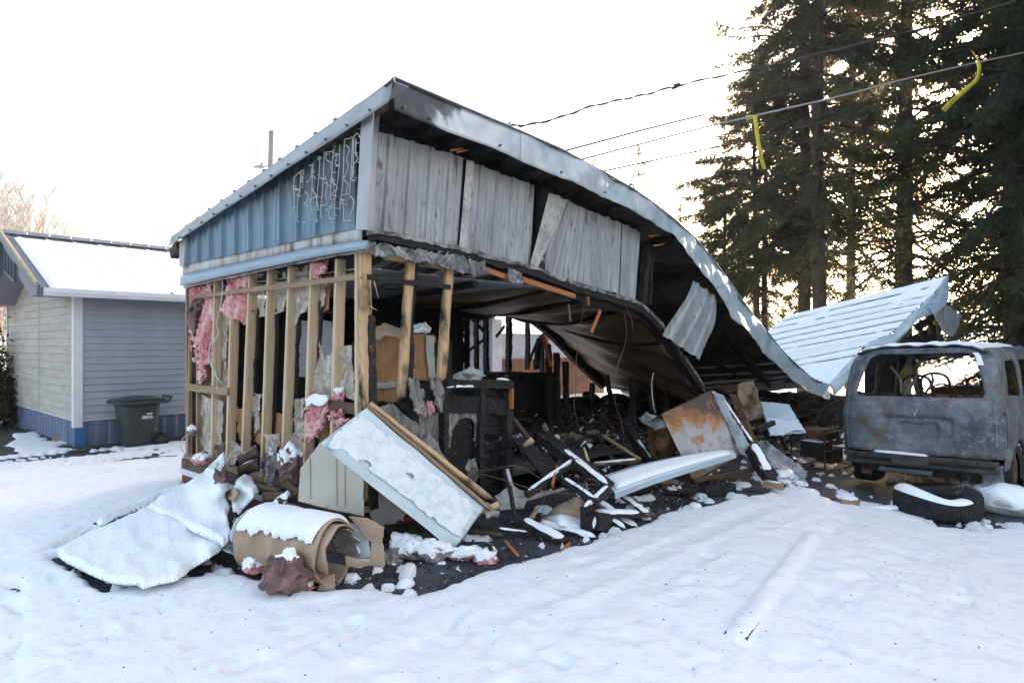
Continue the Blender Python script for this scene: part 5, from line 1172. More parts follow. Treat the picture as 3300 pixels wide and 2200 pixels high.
# sides
SW = {1: [[(.34, 1.33), (1.18, 1.28), (1.22, 1.34), (1.15, 1.72), (1.05, 1.77), (.50, 1.75), (.40, 1.70)], [(1.36, 1.27), (2.22, 1.22), (2.26, 1.30), (2.22, 1.72), (2.12, 1.76), (1.42, 1.76)], [(2.40, 1.21), (3.45, 1.14), (3.40, 1.24), (2.98, 1.66), (2.84, 1.72), (2.42, 1.72)]]}
def top(y): return interp1([(0, 1.9), (.3, 1.95), (2.6, 1.93), (3.0, 1.82), (3.75, 1.22), (4.5, 1.02), (4.75, .85)], y)
def side(sg):
    def D(X):
        tz = np.array([min(1.95, top(y)) for y in X[:, 0]]); d = np.minimum(np.minimum(X[:, 0]-0, 4.75-X[:, 0]), np.minimum(X[:, 1]-.42, tz-X[:, 1]))
        for q in SW[1]: d = np.minimum(d, -sdf(X, q))
        for cy_ in (.86, 3.85): d = np.minimum(d, np.hypot(X[:, 0]-cy_, X[:, 1]-.33)-.40)
        if sg > 0: d = np.minimum(d, rrect(X, .02, .16, .68, 1.20, .03)+.0)
        return d
    X, Fq, d = cut(D, -.02, 4.8, .28, 1.97, (.045, .035))
    Q = []
    for y, z in X:
        y0 = yrear(z)+.17; yy_ = y0+max(0, y)*(4.75-y0)/4.75; nose = .25*smooth((y-3.9)/.9); e = .012*max(0, 1-abs(z-1.17)/.02)
        Q.append(vl(sg*(hw(z)-nose-e+.004*n1(y*3, z*4)), yy_, z))
    return obj('body_side', Q, Fq, 'burnt_body', vn_, smooth=True, solid=.025)
side(-1); side(1)
def roofp(a, c):
    y = .30+c*2.55; x = (a*2-1); z = top(y); xx = x*.76; z2_ = z+.03-.10*abs(x)**5
    return vl(xx, y, z2_-.008*math.cos(x*18)*(abs(x) < .8)+.01*n1(x*3, y*2))
ro = surf('roof', roofp, 40, 30, 'burnt_body', vn_, smooth=True, solid=.02)
surf('snow', lambda a, c: roofp(.04+a*.92, .0+c*.96)+Zu*(.012+.035*math.sqrt(max(0, min(1, a*14, (1-a)*14, c*16, (1-c)*14)))*(1+.4*n1(a*8, c*9))), 44, 34, 'snow', ro, smooth=True)
surf('hood', lambda a, c: vl((a*2-1)*.74, 3.72+c*.98, top(3.72+c*.98)+.05-.06*abs(a*2-1)**3), 14, 8, 'burnt_body', vn_, smooth=True, solid=.02)
for sg in (-1, 1):
    P = [vl(sg*hw(min(1.9, top(y)))*.97, y, min(1.93, top(y))) for y in (2.6, 3.0, 3.4, 3.78)]; b = MB(); b.tube(catmull(P, 4), .035, 7); b.go('front_pillar', 'burnt_body', vn_, smooth=True)
b = MB(); b.tube([vl(-.7, 3.0, 1.80), vl(0, 2.96, 1.86), vl(.7, 3.0, 1.80)], .03, 6); b.go('windscreen_header', 'burnt_body', vn_)
# lamp recess and lamp bracket on the right rear corner
surf('lamp_recess', lambda a, c: rear(.925+.085*a, .72+.50*c, -.006+.02*math.sin(a*3.1)), 8, 12, 'bare_steel', vn_, smooth=True, solid=.008)
surf('brake_light_slot', lambda a, c: rear(-.22+.46*a, 1.915+.025*c*math.sin(a*3.1), -.006), 14, 2, 'dark_wood', vn_, smooth=True, solid=.004)
X_, F_, d_ = cut(lambda X: -rrect(X, -.20, .27, .75, .985, .03)+.05*fbm(np.c_[X*14, X[:, 0]*0], 4, 3)-.012, -.3, .4, .7, 1.05, (.018, .018)); obj('plate_recess', [rear(a, z, rdisp(a, z)-.004) for a, z in X_], F_, 'bare_steel', vn_, smooth=True)
X_, F_, d_ = cut(lambda X: -rrect(X, -.44, .48, .98, 1.07, .03)+.05*fbm(np.c_[X*11, X[:, 0]*0], 4, 5)-.02, -.5, .55, .93, 1.12, (.018, .018)); obj('ash_bloom', [rear(a, z, rdisp(a, z)-.004) for a, z in X_], F_, 'bare_steel', vn_, smooth=True)
b = MB(); b.box(vl(.86, .24, .95), (.06, .12, .5), (rt2, fw_, up2)); b.box(vl(.83, .22, .95), (.02, .18, .56), (rt2, fw_, up2)); b.go('lamp_recess', 'bare_steel', vn_, bevel=.01)
b = MB(); b.tube([vl(.90, .20, 1.12), vl(.93, .20, 1.12)], .035, 10); b.tube([vl(.88, .20, .90), vl(.915, .19, .90)], .03, 10); b.go('lamp_socket', 'rust', vn_)
b = MB(); b.box(vl(-.885, .17, .93), (.05, .03, .62), (rt2, fw_, up2)); b.go('lamp_bracket', 'rust', vn_, bevel=.006)
# bumper beams, crossmember, hanging bits
bm_ = MB()
for (z, hh, y, x0, x1) in ((.525, .065, -.02, -.86, .88), (.43, .055, -.01, -.84, .88), (.475, .05, .05, -.80, .84)): bm_.box(vl((x0+x1)/2, y, z), (x1-x0, .06, hh), (rt2, fw_, up2))
bb = bm_.go('bumper_beam', 'beam_steel', vn_, bevel=.008)
b = MB(); b.box(vl(-.05, -.055, .47), (.44, .04, .10), (rt2, fw_, up2)); b.go('bumper_plate', 'beam_steel', vn_, bevel=.02)
b = MB(); b.box(vl(-.12, .0, .345), (.62, .06, .06), (rt2, fw_, up2)); b.go('bumper_strip', 'sooty_metal', vn_, bevel=.01)
b = MB()
for x in (-.70, -.55, .45, .68): b.tube([vl(x, -.056, .525), vl(x, -.04, .525)], .02, 10)
b.go('bumper_hole', 'ink', vn_)
for (x, z, w_) in ((-.60, .28, .12), (.25, .27, .14), (.42, .27, .10)): b = MB(); b.box(vl(x, .04, z), (w_, .08, .05), (rt2, fw_, up2)); b.go('bumper_bracket', 'rust', vn_, bevel=.005)
b = MB(); b.grid(lambda a, c: vl(.70+a*.20+.02*n1(a*5, c*5), .02+.10*a+.03*n1(a*6, c*6, 2), .12+c*.38), 8, 10); b.go('corner_panel', 'burnt_body', vn_, smooth=True, solid=.02)
b = MB(); b.box(vl(0, 1.9, .30), (1.5, 3.3, .08), (rt2, fw_, up2)); b.box(vl(0, .35, .42), (1.55, .5, .12), (rt2, fw_, up2)); b.tube([vl(-.7, 1.02, .26), vl(.7, 1.02, .26)], .05, 8); b.tube([vl(.35, .2, .22), vl(.35, .75, .22)], .09, 10); b.go('underbody', 'ash', vn_)
b = MB(); b.box(vl(0, 1.95, .60), (1.62, 3.5, .02), (rt2, fw_, up2)); b.go('floor_pan', 'rust', vn_)
# tyres burnt flat
def wheel(x, y, r_=.32, nm='wheel'):
    c_ = vl(x, y, r_); b = MB(); n = 32; prof_ = [(-.10, .60), (-.115, .85), (-.09, .98), (0, 1.0), (.09, .98), (.115, .85), (.10, .60)]; vs = []
    for i in range(n):
        a = i/n*6.2832
        for (ox, rr) in prof_:
            q = c_+fw_*math.cos(a)*rr*r_+up2*math.sin(a)*rr*r_*1.0+rt2*ox*(1+.4*(math.sin(a) < -.6)); q.z = max(q.z, vo.z+.012) if x < 0 else q.z; vs.append(q)
    k = len(prof_); b.add(vs, [(i*k+j, i*k+j+1, ((i+1) % n)*k+j+1, ((i+1) % n)*k+j) for i in range(n) for j in range(k-1)])
    w_ = b.go(nm, 'rubber', vn_, smooth=True)
    b = MB(); b.tube([c_-rt2*.08, c_+rt2*.08], .19, 18); b.go('rim', 'rust', w_, bevel=.01)
for x in (-.82, .82):
    for y in (.80, 3.85): wheel(x, y, .36)
# emblem, seat frames, wheel, dash
b = MB(); e = .018
for dx, zz in ((0, 0),): b.add([rear(.015, 1.06, -.012), rear(-.035, 1.17, -.012), rear(.0, 1.145, -.014), rear(.012, 1.10, -.016), rear(.03, 1.145, -.014), rear(.065, 1.17, -.012)], [(0, 3, 2, 1), (0, 5, 4, 3)])
b.go('emblem', 'bare_steel', vn_, solid=.004)
for (x, y) in ((-.42, 1.9), (.42, 1.9), (-.42, 2.9), (.42, 2.9)):
    b = MB(); b.tube(catmull([vl(x-.22, y, .7), vl(x-.22, y-.12, 1.2), vl(x-.15, y-.16, 1.50), vl(x+.15, y-.16, 1.50), vl(x+.22, y-.12, 1.2), vl(x+.22, y, .7)], 4), .022, 6)
    for k in range(5): b.tube([vl(x-.2, y-.02-.03*k, .78+.14*k), vl(x+.2, y-.02-.03*k, .78+.14*k)], .009, 4)
    b.box(vl(x, y+.22, .70), (.46, .46, .06), (rt2, fw_, up2)); b.go('seat_frame', 'rust', vn_)
b = MB(); b.tube([vl(-.42+.18*math.cos(a/12*6.283), 3.25-.08*math.sin(a/12*6.283), 1.18+.17*math.sin(a/12*6.283)) for a in range(13)], .014, 6); b.go('steering_wheel', 'rust', vn_)
surf('dashboard', lambda a, c: vl(-.78+1.56*a, 3.5+.25*c, 1.02+.10*math.sin(c*3)+.03*n1(a*8, c*3)), 20, 5, 'rust', vn_, solid=.05)
sheet('hanging_headliner', [(2785, 1140), (2880, 1135), (2930, 1150), (2900, 1200), (2905, 1285), (2785, 1285)], lambda u, v: at(u, v, 10.6), 'char', vn_, 5, 3, disp=.03)  # dark sheet added behind the rear window to stand for interior shade
for (p, q, w_) in (((2870, 1180), (2905, 1262), .03), ((2952, 1180), (2920, 1262), .04), ((3000, 1200), (2985, 1262), .03)): b = MB(); b.tube(catmull([at(*p, 9.4), at((p[0]+q[0])/2+14, (p[1]+q[1])/2, 9.3), at(*q, 9.2)], 4), w_*.6, 6); b.go('seat_rail', 'bare_steel', vn_)
surf('roof_lining', lambda a, c: roofp(.05+.9*a, c)-Zu*(.05+.01*math.sin(c*40)), 20, 60, 'char', vn_)
for zz, u0, u1, th in ((.572, -.5, .15, .03),): snowcap(bb, vl(u0, .01, zz), vl(u1, .01, zz-.01), .09, 0, th, 3)
b = MB(); b.grid(lambda a, c: rear(.80+.07*a, 1.72+.16*c, -.02-.02*math.sin(a*3.1)*math.sin(c*3.1)), 5, 8); b.go('snow', 'snow', vn_, smooth=True)
# ============================================================= portable generator
gc = gnd(2650, 1515); gf = V((.80, .60, 0)).normalized(); gr = V((gf.y, -gf.x, 0)); gn = thing('generator', 'burnt portable generator in a tube frame beside the van', 'generator', tuple(gc)); gs = 1.12
def gl(x, y, z): return gc+gf*x*gs+gr*y*gs+Zu*z*gs
def bars(L, r_, nm, mat='rust'):
    b = MB()
    for P in L: b.tube(catmull([gl(*p) for p in P], 3) if len(P) > 2 else [gl(*p) for p in P], r_, 7)
    return b.go(nm, mat, gn, smooth=True)
for y in (.24, -.24): bars([[(-.38, y, .06), (-.40, y, .30), (-.40, y, .52), (-.34, y, .58), (.30, y, .58), (.38, y, .52), (.38, y, .12), (.34, y, .06), (-.38, y, .06)]], .016, 'frame_tube')
bars([[(-.38, -.24, .08), (-.38, .24, .08)], [(.36, -.24, .08), (.36, .24, .08)], [(-.39, -.24, .34), (.38, -.24, .34)], [(-.39, .24, .34), (.38, .24, .34)], [(.38, -.24, .3), (.38, .24, .3)]], .013, 'frame_rail')
def blk(c_, sz, nm, mat='rust', bev=.02): b = MB(); b.box(gl(*c_), [x*gs for x in sz], (gf, gr, Zu)); return b.go(nm, mat, gn, bevel=bev)
blk((-.20, .02, .33), (.26, .34, .22), 'engine', 'char_grain'); blk((-.12, 0, .55), (.34, .3, .13), 'tank', 'rust', .04); blk((.10, .05, .22), (.34, .26, .22), 'alternator', 'rust', .05)
b = MB(); b.tube([gl(.05, -.02, .50), gl(.34, -.02, .50)], .085*gs, 14); b.tube([gl(.34, -.02, .50), gl(.38, -.02, .50)], .05*gs, 12)
for k in range(5): b.tube([gl(.08+.05*k, -.02, .50), gl(.10+.05*k, -.02, .50)], .093*gs, 14)
b.go('recoil_starter', 'rust', gn)
surf('cylinder_fins', lambda a, c: gl(.12+a*.22, -.12+c*.25, .38+.02*math.sin(a*60)+.02*n1(a*9, c*9)), 60, 6, 'rust', gn)
b = MB(); b.tube([gl(.22, -.27, -.02), gl(.22, -.22, -.02)], .06, 12); b.go('caster', 'rubber', gn)
surf('snow', lambda a, c: gl(-.33+a*.24, -.15+c*.3, .445+.02*math.sin(a*3.1)*math.sin(c*3.1)), 8, 8, 'snow', gn, smooth=True)
# ============================================================= the heap inside the ruin
def heapz(s_, t_):
    base = interp1([(2.6, .32), (4, .34), (6, .42), (8, .40), (10, .30), (12.5, .15), (14, -.1)], s_)
    rise_ = smooth((t_+.4)/1.2)*smooth((4.3-t_)/.8); back_ = .38*smooth((t_-1.6)/1.6)*smooth((s_-3)/1.5)
    q = np.array([[s_*1.9, t_*1.9, 1.]]); return -.33*smooth((s_-3)/4)+(base+back_)*rise_+(.20*fbm(q, 4, 4)[0]+.09*fbm(q*4, 3, 9)[0])*rise_
hp = surf('ash_heap', lambda a, c: W(2.9+a*11.5, -.9+c*5.0, heapz(2.9+a*11.5, -.9+c*5.0)-.02), 260, 110, 'ash')
tag(hp, 'heap of black ash and burnt rubble on the floor of the ruin', kind='stuff')
# thin litter of flakes on the bare asphalt before the front wall
rs = np.random.RandomState(5); b = MB()
poly_b = np.array([tuple(gnd(u, v))[:2] for u, v in [(1240, 1790), (1560, 1700), (2000, 1600), (2400, 1540), (2560, 1535), (2300, 1590), (2070, 1672), (1850, 1765), (1700, 1815), (1540, 1855), (1440, 1905), (1060, 1900), (1100, 1840), (1230, 1840)]])
x0, y0 = poly_b.min(0); x1, y1 = poly_b.max(0); P = np.c_[rs.uniform(x0, x1, 9000), rs.uniform(y0, y1, 9000)]; P = P[sdf(P, poly_b) > -.05][:3200]
for x, y in P:
    r_ = .006+.022*rs.rand()**3; a = rs.rand()*6.28; t_ = V(rs.normal(size=3)*[.6, .6, .3]); c_ = V((x, y, gz(x, y)+r_*.5+.003)); e1 = V((math.cos(a), math.sin(a), rs.uniform(-.4, .4)))*r_; e2 = V((-math.sin(a), math.cos(a), rs.uniform(-.4, .4)))*r_*rs.uniform(.3, 1)
    b.add([c_-e1, c_-e2+Zu*r_*.3, c_+e1, c_+e2, c_+Zu*r_*.6], [(0, 1, 4), (1, 2, 4), (2, 3, 4), (3, 0, 4)], int(rs.rand() < .16)+2*int(rs.rand() < .1))
tag(b.go('litter', ['char', 'drywall', 'weathered_wood', 'drywall']), 'fine burnt litter scattered on the bare asphalt', kind='stuff')

b = MB(); rs2 = np.random.RandomState(9)
for i in range(6500):
    s_, t_ = rs2.uniform(2.9, 13.6), rs2.uniform(-.85, 3.2)
    if i < 2600: s_, t_ = rs2.uniform(2.7, 8.5), rs2.uniform(-.9, 1.2)
    r_ = .012+.065*rs2.rand()**2.2; c_ = W(s_, t_, heapz(s_, t_)+r_*.35); N = V(rs2.normal(size=3)*[.7, .7, 1]).normalized(); e1 = N.orthogonal().normalized()*r_; e2 = N.cross(e1).normalized()*r_*rs2.uniform(.15, .7)
    b.add([c_-e1-e2, c_+e1-e2*rs2.uniform(.3, 1), c_+e1*rs2.uniform(.6, 1.1)+e2, c_-e1*rs2.uniform(.5, 1)+e2, c_+N*r_*.25], [(0, 1, 4), (1, 2, 4), (2, 3, 4), (3, 0, 4)], int(rs2.choice(6, p=[.46, .2, .12, .08, .07, .07])))
tag(b.go('litter', ['char', 'ash', 'burnt_galv', 'rust', 'weathered_wood', 'snow']), 'burnt litter of flakes and scraps over the ash heap', kind='stuff')
def plank(label, p0, p1, w_, h_, mat='char_grain', snow=0, rough=.008, name='charred_beam', cat='beam', group='charred timbers lying before the ruin', up=Zu, seed=1, snr=(0.02, .98), taper=0, bend=None, sw=1.0):
    p0 = at(*p0) if len(p0) == 3 and not isinstance(p0, V) else p0; p1 = at(*p1) if len(p1) == 3 and not isinstance(p1, V) else p1
    o = stick(name, p0, p1, w_, h_, mat, None, up, rough, seed=seed, taper=taper, bend=bend); tag(o, label, cat, group)
    if snow: snowcap(o, p0, p1, w_*sw, h_/2, snow, seed, *snr)
    return o
plank('thick charred post standing out of the heap, snow along its upper right edge', (1749, 1405, 6.9), (1957, 1572, 6.2), .17, .10, snow=.02, snr=(.35, .98), sw=.6)
plank('black frame rail running down left from the frame corner, fully capped with snow', (1695, 1596, 5.9), (1850, 1487, 6.3), .05, .06, snow=.025, seed=2)
plank('black frame rail from the frame corner down right, capped with thick snow', (1848, 1485, 6.28), (1962, 1568, 6.0), .07, .05, snow=.03, seed=3)
plank('short charred rail closing the right end of the snowy frame', (1962, 1574, 5.98), (1878, 1650, 5.75), .06, .07, snow=.03, seed=4)
plank('middle bar of the snowy frame with a thick snow cap', (1816, 1545, 6.0), (1926, 1622, 5.8), .06, .05, snow=.03, seed=5)
plank('wide scorched board leaning back in the frame with orange streaks', (1673, 1412, 6.6), (1790, 1550, 6.2), .20, .03, 'char', seed=6, rough=.006)
plank('grey smoke-stained stick leaning at the top of the frame', (1651, 1345, 6.8), (1712, 1425, 6.7), .06, .04, 'dark_wood', seed=7, rough=.003)
plank('narrow black post leaning at the back of the frame', (1740, 1400, 7.1), (1800, 1480, 6.9), .07, .06, seed=8)
plank('orange split lath wedged in the frame', (1690, 1437, 6.5), (1718, 1415, 6.5), .02, .06, 'scorched_wood', rough=.002, seed=9, name='split_lath', cat='lath')
plank('orange splinter propped beside the black frame', (1780, 1565, 6.0), (1795, 1500, 6.2), .02, .05, 'orange_wood', rough=.002, seed=10, name='split_lath', cat='lath', taper=.4)
plank('charred beam flat on the asphalt with a rounded snow cap, left one of the crossing pair', (1684, 1680, 5.75), (1822, 1750, 5.45), .12, .06, snow=.035, seed=11)
plank('charred beam flat on the asphalt with a rounded snow cap, right one of the crossing pair', (1736, 1688, 5.9), (1926, 1740, 5.6), .10, .05, snow=.035, seed=12)
plank('thin charred stake standing in front of the burnt wall', (1630, 1512, 5.95), (1668, 1705, 5.75), .035, .03, seed=13, up=dt)
plank('snow-topped black board, level, over the dark box', (1912, 1652, 5.9), (2068, 1657, 5.9), .14, .035, snow=.03, seed=14)
plank('snow-covered stick sloping down right under the level board, left of two', (1950, 1660, 5.95), (2018, 1710, 5.75), .07, .04, snow=.03, seed=15)
plank('snow-covered stick sloping down right under the level board, right of two', (1990, 1672, 6.0), (2057, 1702, 5.85), .07, .04, snow=.03, seed=16)
plank('pale snow-topped plank behind the level board', (1925, 1612, 6.2), (2000, 1668, 6.0), .08, .03, 'weathered_wood', .03, .003, seed=17)
plank('brownish plank sliding off the frame to the right', (1985, 1578, 6.5), (2098, 1662, 6.1), .13, .02, 'dark_wood', .01, .003, seed=18, snr=(.2, .95))
plank('charred post leaning right with snow on its lower end', (2012, 1365, 9.18), (2102, 1497, 8.40), .11, .12, snow=.02, snr=(.5, .98), seed=19, sw=.5)
plank('pale thin lath slanting across the heap', (1942, 1403, 8.2), (2063, 1480, 7.6), .05, .025, 'weathered_wood', rough=.003, seed=20)
plank('snow-dusted plank lying level in the heap', (1905, 1497, 6.9), (2055, 1483, 7.1), .10, .035, 'dark_wood', .015, .004, seed=21)
plank('long leaning rail with a ridge of snow beside the rusted appliance panel', (2318, 1272, 8.85), (2432, 1440, 7.95), .06, .05, 'dark_wood', .015, .004, seed=22)
plank('black timber end under a thick snow cap at the foot of the leaning rail', (2426, 1446, 7.84), (2482, 1545, 7.50), .15, .13, snow=.05, seed=23, rough=.02)
plank('rusty orange rail lying level below the appliance panel', (2237, 1550, 7.50), (2434, 1510, 7.73), .05, .045, 'rust', rough=.003, seed=24, name='rusty_rail', cat='rail')
plank('fat charred log lying on the asphalt below the rusty rail', (2205, 1602, 7.11), (2362, 1576, 7.28), .14, .12, 'char', seed=25, rough=.02)
plank('whitish broken log end near the brown curled sheet', (2459, 1556, 7.50), (2524, 1566, 7.39), .09, .08, 'weathered_wood', .01, .006, seed=26)
plank('scorched flat board on the asphalt under the pale metal strip', (2135, 1568, 7.28), (2240, 1595, 7.06), .14, .02, 'dark_wood', .01, .004, seed=27, snr=(.1, .5))
plank('charred broken post lying diagonally near the generator', (2440, 1385, 8.6), (2492, 1360, 8.7), .07, .06, seed=28)
plank('blackened slat at the foot of the burnt wall', (1500, 1690, 5.6), (1705, 1718, 5.6), .04, .03, snow=.012, seed=29, snr=(.5, 1))
plank('long brown slat lying along the wall foot', (1515, 1710, 5.55), (1620, 1722, 5.5), .03, .02, 'dark_wood', rough=.002, seed=30)
plank('short black stick leaning on the asphalt before the white metal sheet', (1570, 1755, 5.3), (1603, 1795, 5.0), .035, .03, seed=31)
plank('thin rusty brown stick leaning, tip up left', (1628, 1742, 5.35), (1670, 1790, 5.0), .02, .015, 'orange_wood', rough=.001, seed=32, name='split_lath', cat='lath')
plank('orange stick end poking from the snow lumps', (1802, 1786, 5.1), (1836, 1750, 5.4), .025, .02, 'orange_wood', rough=.001, seed=33, name='split_lath', cat='lath')
plank('pale upright splinter in the heap right of the frame', (1895, 1488, 6.7), (1882, 1440, 6.8), .03, .04, 'scorched_wood', rough=.003, seed=34, name='split_lath', cat='lath', taper=.5)
plank('white torn slat hanging upright before the burnt wall', (1634, 1510, 5.9), (1648, 1562, 5.85), .035, .012, 'drywall', rough=.001, seed=35, name='split_lath', cat='lath', up=dt)
plank('rounded snow-topped charred lump of wood at the edge of the bare strip', (2213, 1640, 6.72), (2270, 1655, 6.61), .16, .10, 'char', .05, .03, seed=36, snr=(.1, .9))
plank('pink-grey board end left of the dark box', (1730, 1640, 5.8), (1690, 1700, 5.7), .04, .02, 'weathered_wood', rough=.002, seed=37)
bx = tag(stick('box', at(1925, 1710, 5.8), at(1925, 1652, 5.85), .26, .2, 'char', None, dt, .006, seed=4), 'small black charred box under the level snowy board', 'box')
snowcap(bx, at(1912, 1700, 5.68), at(1918, 1662, 5.70), .04, 0, .012, 5)
# cardboard and boards among the timbers
def tsheet(label, name, cat, *a, group=None, **k): return tag(sheet(name, *a, **k), label, cat, group)
Pz = zsurf([(1740, 1675, .03), (1810, 1620, .16), (1865, 1592, .22), (1900, 1640, .10), (1870, 1700, .03)])
cbd = tsheet('brown fibreboard scrap lying under the snowy frame', 'fibreboard_scrap', 'board', [(1738, 1672), (1800, 1625), (1858, 1595), (1896, 1630), (1885, 1690), (1800, 1690)], Pz, 'cardboard', None, 6, 4, disp=.02)
pad(cbd, [(1752, 1672), (1810, 1660), (1880, 1682), (1895, 1702), (1860, 1712), (1800, 1690)], lift(Pz, .01), .03, 12, 5, 4, 3)
# ash-covered metal and paper scraps standing at the wall foot
for i, (lab, poly, Y, m_) in enumerate((('grey torn wallboard scrap at the wall foot', [(1600, 1600), (1650, 1560), (1700, 1590), (1690, 1640), (1610, 1640)], 5.95, 'drywall'), ('crumpled scorched foil by the burnt wall', [(1490, 1500), (1530, 1470), (1545, 1540), (1520, 1560)], 5.9, 'grey_wool'),
        ('white plaster flake near the tip of the white sheet', [(1560, 1645), (1608, 1642), (1606, 1668), (1562, 1665)], 5.6, 'drywall'), ('curled grey scrap on the counter edge', [(1460, 1210), (1520, 1180), (1560, 1200), (1545, 1240), (1455, 1250)], 6.5, 'burnt_galv'), ('tan scrap leaning on the counter', [(1480, 1235), (1530, 1218), (1545, 1240), (1485, 1246)], 6.4, 'cardboard'))):
    tsheet(lab, 'torn_scrap', 'scrap', poly, ysurf([(poly[0][0], poly[0][1], Y), (poly[2][0], poly[2][1], Y+.12)]), m_, cell=4, edge=5, disp=.08, dscale=9, seed=i, group='torn scraps along the burnt wall')
# ------------------------------------------------------------- the big folded white cladding sheet
ws = thing('fallen_cladding', 'large white ridged metal sheet fallen against the corner, dusted with snow', 'metal sheet', tuple(at(1466, 1765, 5.25)))
a_, b_, c_, d_ = at(1180, 1314, 5.25), at(1560, 1636, 5.55), at(1466, 1768, 5.2), at(1031, 1427, 4.85)
def P4(u, v): return hit(u, v, a_, (b_-a_).cross(d_-a_))
def P4b(a, c): return a_.lerp(b_, a).lerp(d_.lerp(c_, a), c)
nn = (b_-a_).cross(d_-a_).normalized(); nn = nn if nn.z > 0 else -nn
def wsP(a, c):
    rb = sum(max(0, 1-abs(c-k)/.014) for k in (.20, .62, .86))*.014; 
    return P4b(a, c)+nn*(rb-.05*math.sin(c*math.pi)*(1-a)*.6+.012*n1(a*5, c*4)-.05*smooth((c-.86)/.14)*(a < 2)*.5)
surf('slope_panel', wsP, 60, 90, 'white_metal', ws, smooth=True, solid=.004)
sheet('snow', [(1058, 1440), (1088, 1392), (1165, 1335), (1240, 1395), (1330, 1465), (1430, 1550), (1538, 1640), (1482, 1730), (1400, 1675), (1280, 1580), (1180, 1505), (1100, 1450)], lambda u, v: P4(u, v)+nn*.001, 'thin_snow', ws, 4, 10, .05, f=lambda a, u, v, d: a+nn*((.001 if d < .3 else .004)+.003*math.sqrt(min(1, d/12))), solid=False, holes=[[(1150, 1490), (1180, 1475), (1200, 1500), (1170, 1512)], [(1300, 1520), (1340, 1530), (1330, 1550)]])
e_, f_, g_, h_ = at(968, 1506, 4.95), at(961, 1613, 4.9), at(1172, 1664, 4.75), at(1172, 1552, 4.8)
fold = [(1031, 1427, 4.85), (1100, 1483, 4.90), (1172, 1547, 4.95)]
q5 = [at(1031, 1427, 4.85), at(1172, 1547, 4.95), at(1172, 1664, 4.9), at(961, 1613, 4.88), at(968, 1508, 4.88)]
sheet('side_panel', [(1031, 1427), (1172, 1547), (1173, 1664), (1060, 1640), (961, 1613), (968, 1508)], lambda u, v: hit(u, v, q5[0], (q5[1]-q5[0]).cross(q5[3]-q5[0])), 'cream_panel', ws, 5, 0, disp=.01)
for u in (1000, 1085, 1112):
    v0 = 1427+(u-1031)*.85 if u > 1031 else 1470; p = lambda v: hit(u+(v-v0)*.01, v, q5[0]-V((0, .008, 0)), (q5[1]-q5[0]).cross(q5[3]-q5[0]))
    b = MB(); b.tube([p(v0+4), p(1600+(u-961)*.23)], .0035, 4); b.go('panel_groove', 'weathered_wood', ws)
stick('frame_lumber', at(1190, 1302, 5.36), at(1606, 1628, 5.62), .035, .06, 'scorched_wood', ws, nn, .003); stick('frame_lumber', at(1182, 1310, 5.30), at(1580, 1640, 5.56), .03, .035, 'weathered_wood', ws, nn, .003)
stick('frame_end', at(1548, 1650, 5.6), at(1608, 1622, 5.6), .05, .05, 'scorched_wood', ws, nn, .003)
tsheet('scorched paper-faced panel standing behind the white sheet', 'scorched_panel', 'panel', [(1200, 1312), (1270, 1300), (1300, 1335), (1340, 1360), (1400, 1415), (1440, 1480), (1445, 1500), (1330, 1410)], lambda u, v: at(u, v, 5.55+(u-1200)*.0008), 'grey_wool', cell=5, edge=5, disp=.04)
# ------------------------------------------------------------- rolled fibreboard
ro_ = thing('curled_fibreboard', 'curled roll of brown fibreboard with a cap of snow lying in front', 'board roll', tuple(at(1000, 1880, 4.5)))
c0, c1_ = at(822, 1735, 4.85), at(1080, 1785, 4.52); ax = (c1_-c0); axn = ax.normalized(); e1 = Zu; e1 = (e1-axn*e1.dot(axn)).normalized(); e2 = axn.cross(e1)
if e2.y > 0: e2 = -e2                                   # towards the camera
def rollP(a, c, r0_=.235, th0=-1.9, th1=4.0, dr=-.035):
    th = th0+(th1-th0)*c; r_ = r0_+dr*c+.012*math.sin(th*2+1); k = 1.0-.06*math.sin(a*3.1)
    return c0+ax*(a*1.0+.02*n1(c*9, a*2)*(a > .9 or a < .1))+(e1*math.cos(th)*r_*(1.0)*k*1.02+e2*math.sin(th)*r_*k)
surf('outer_sheet', lambda a, c: rollP(a, c), 30, 90, 'cardboard', ro_, smooth=True, solid=.012)
surf('inner_liner', lambda a, c: rollP(.55+a*.5, c, .205, -.9, 2.2, -.04)+axn*.02, 12, 30, 'cardboard', ro_, smooth=True, solid=.008)
surf('metal_liner', lambda a, c: rollP(.80+a*.28+.05*n1(c*5, a), c, .19, -1.9, -.35, -.02), 8, 24, 'foil', ro_, smooth=True, solid=.005)

surf('snow', lambda a, c: (lambda th, e: c0+ax*(.03+.93*a)+(e1*math.cos(th)+e2*math.sin(th))*(.242+.032*e*(1+.3*n1(a*6, c*4)))+Zu*.004)(-1.05+(2.05+.12*n1(a*9, 1)+.10*n1(a*30, 4))*c, math.sqrt(max(0, min(1, a*14, (1-a)*14, c*9, (1-c)*9)))), 60, 34, 'snow', ro_, smooth=True)
tsheet('torn brown fibreboard flap standing right of the roll', 'fibreboard_flap', 'board', [(1125, 1664), (1183, 1668), (1238, 1697), (1234, 1740), (1243, 1815), (1236, 1828), (1190, 1822), (1115, 1828), (1110, 1790), (1190, 1808), (1198, 1745), (1182, 1740)], ysurf([(1125, 1664, 4.75), (1240, 1700, 4.7), (1240, 1825, 4.65), (1115, 1825, 4.6)]), 'cardboard', cell=4, edge=3, disp=.02)
tsheet('grey-backed panel piece inside the torn fibreboard', 'panel_piece', 'panel', [(1120, 1700), (1180, 1712), (1200, 1800), (1118, 1798)], ysurf([(1120, 1700, 4.8), (1190, 1806, 4.72)]), 'white_metal', cell=5, edge=1)
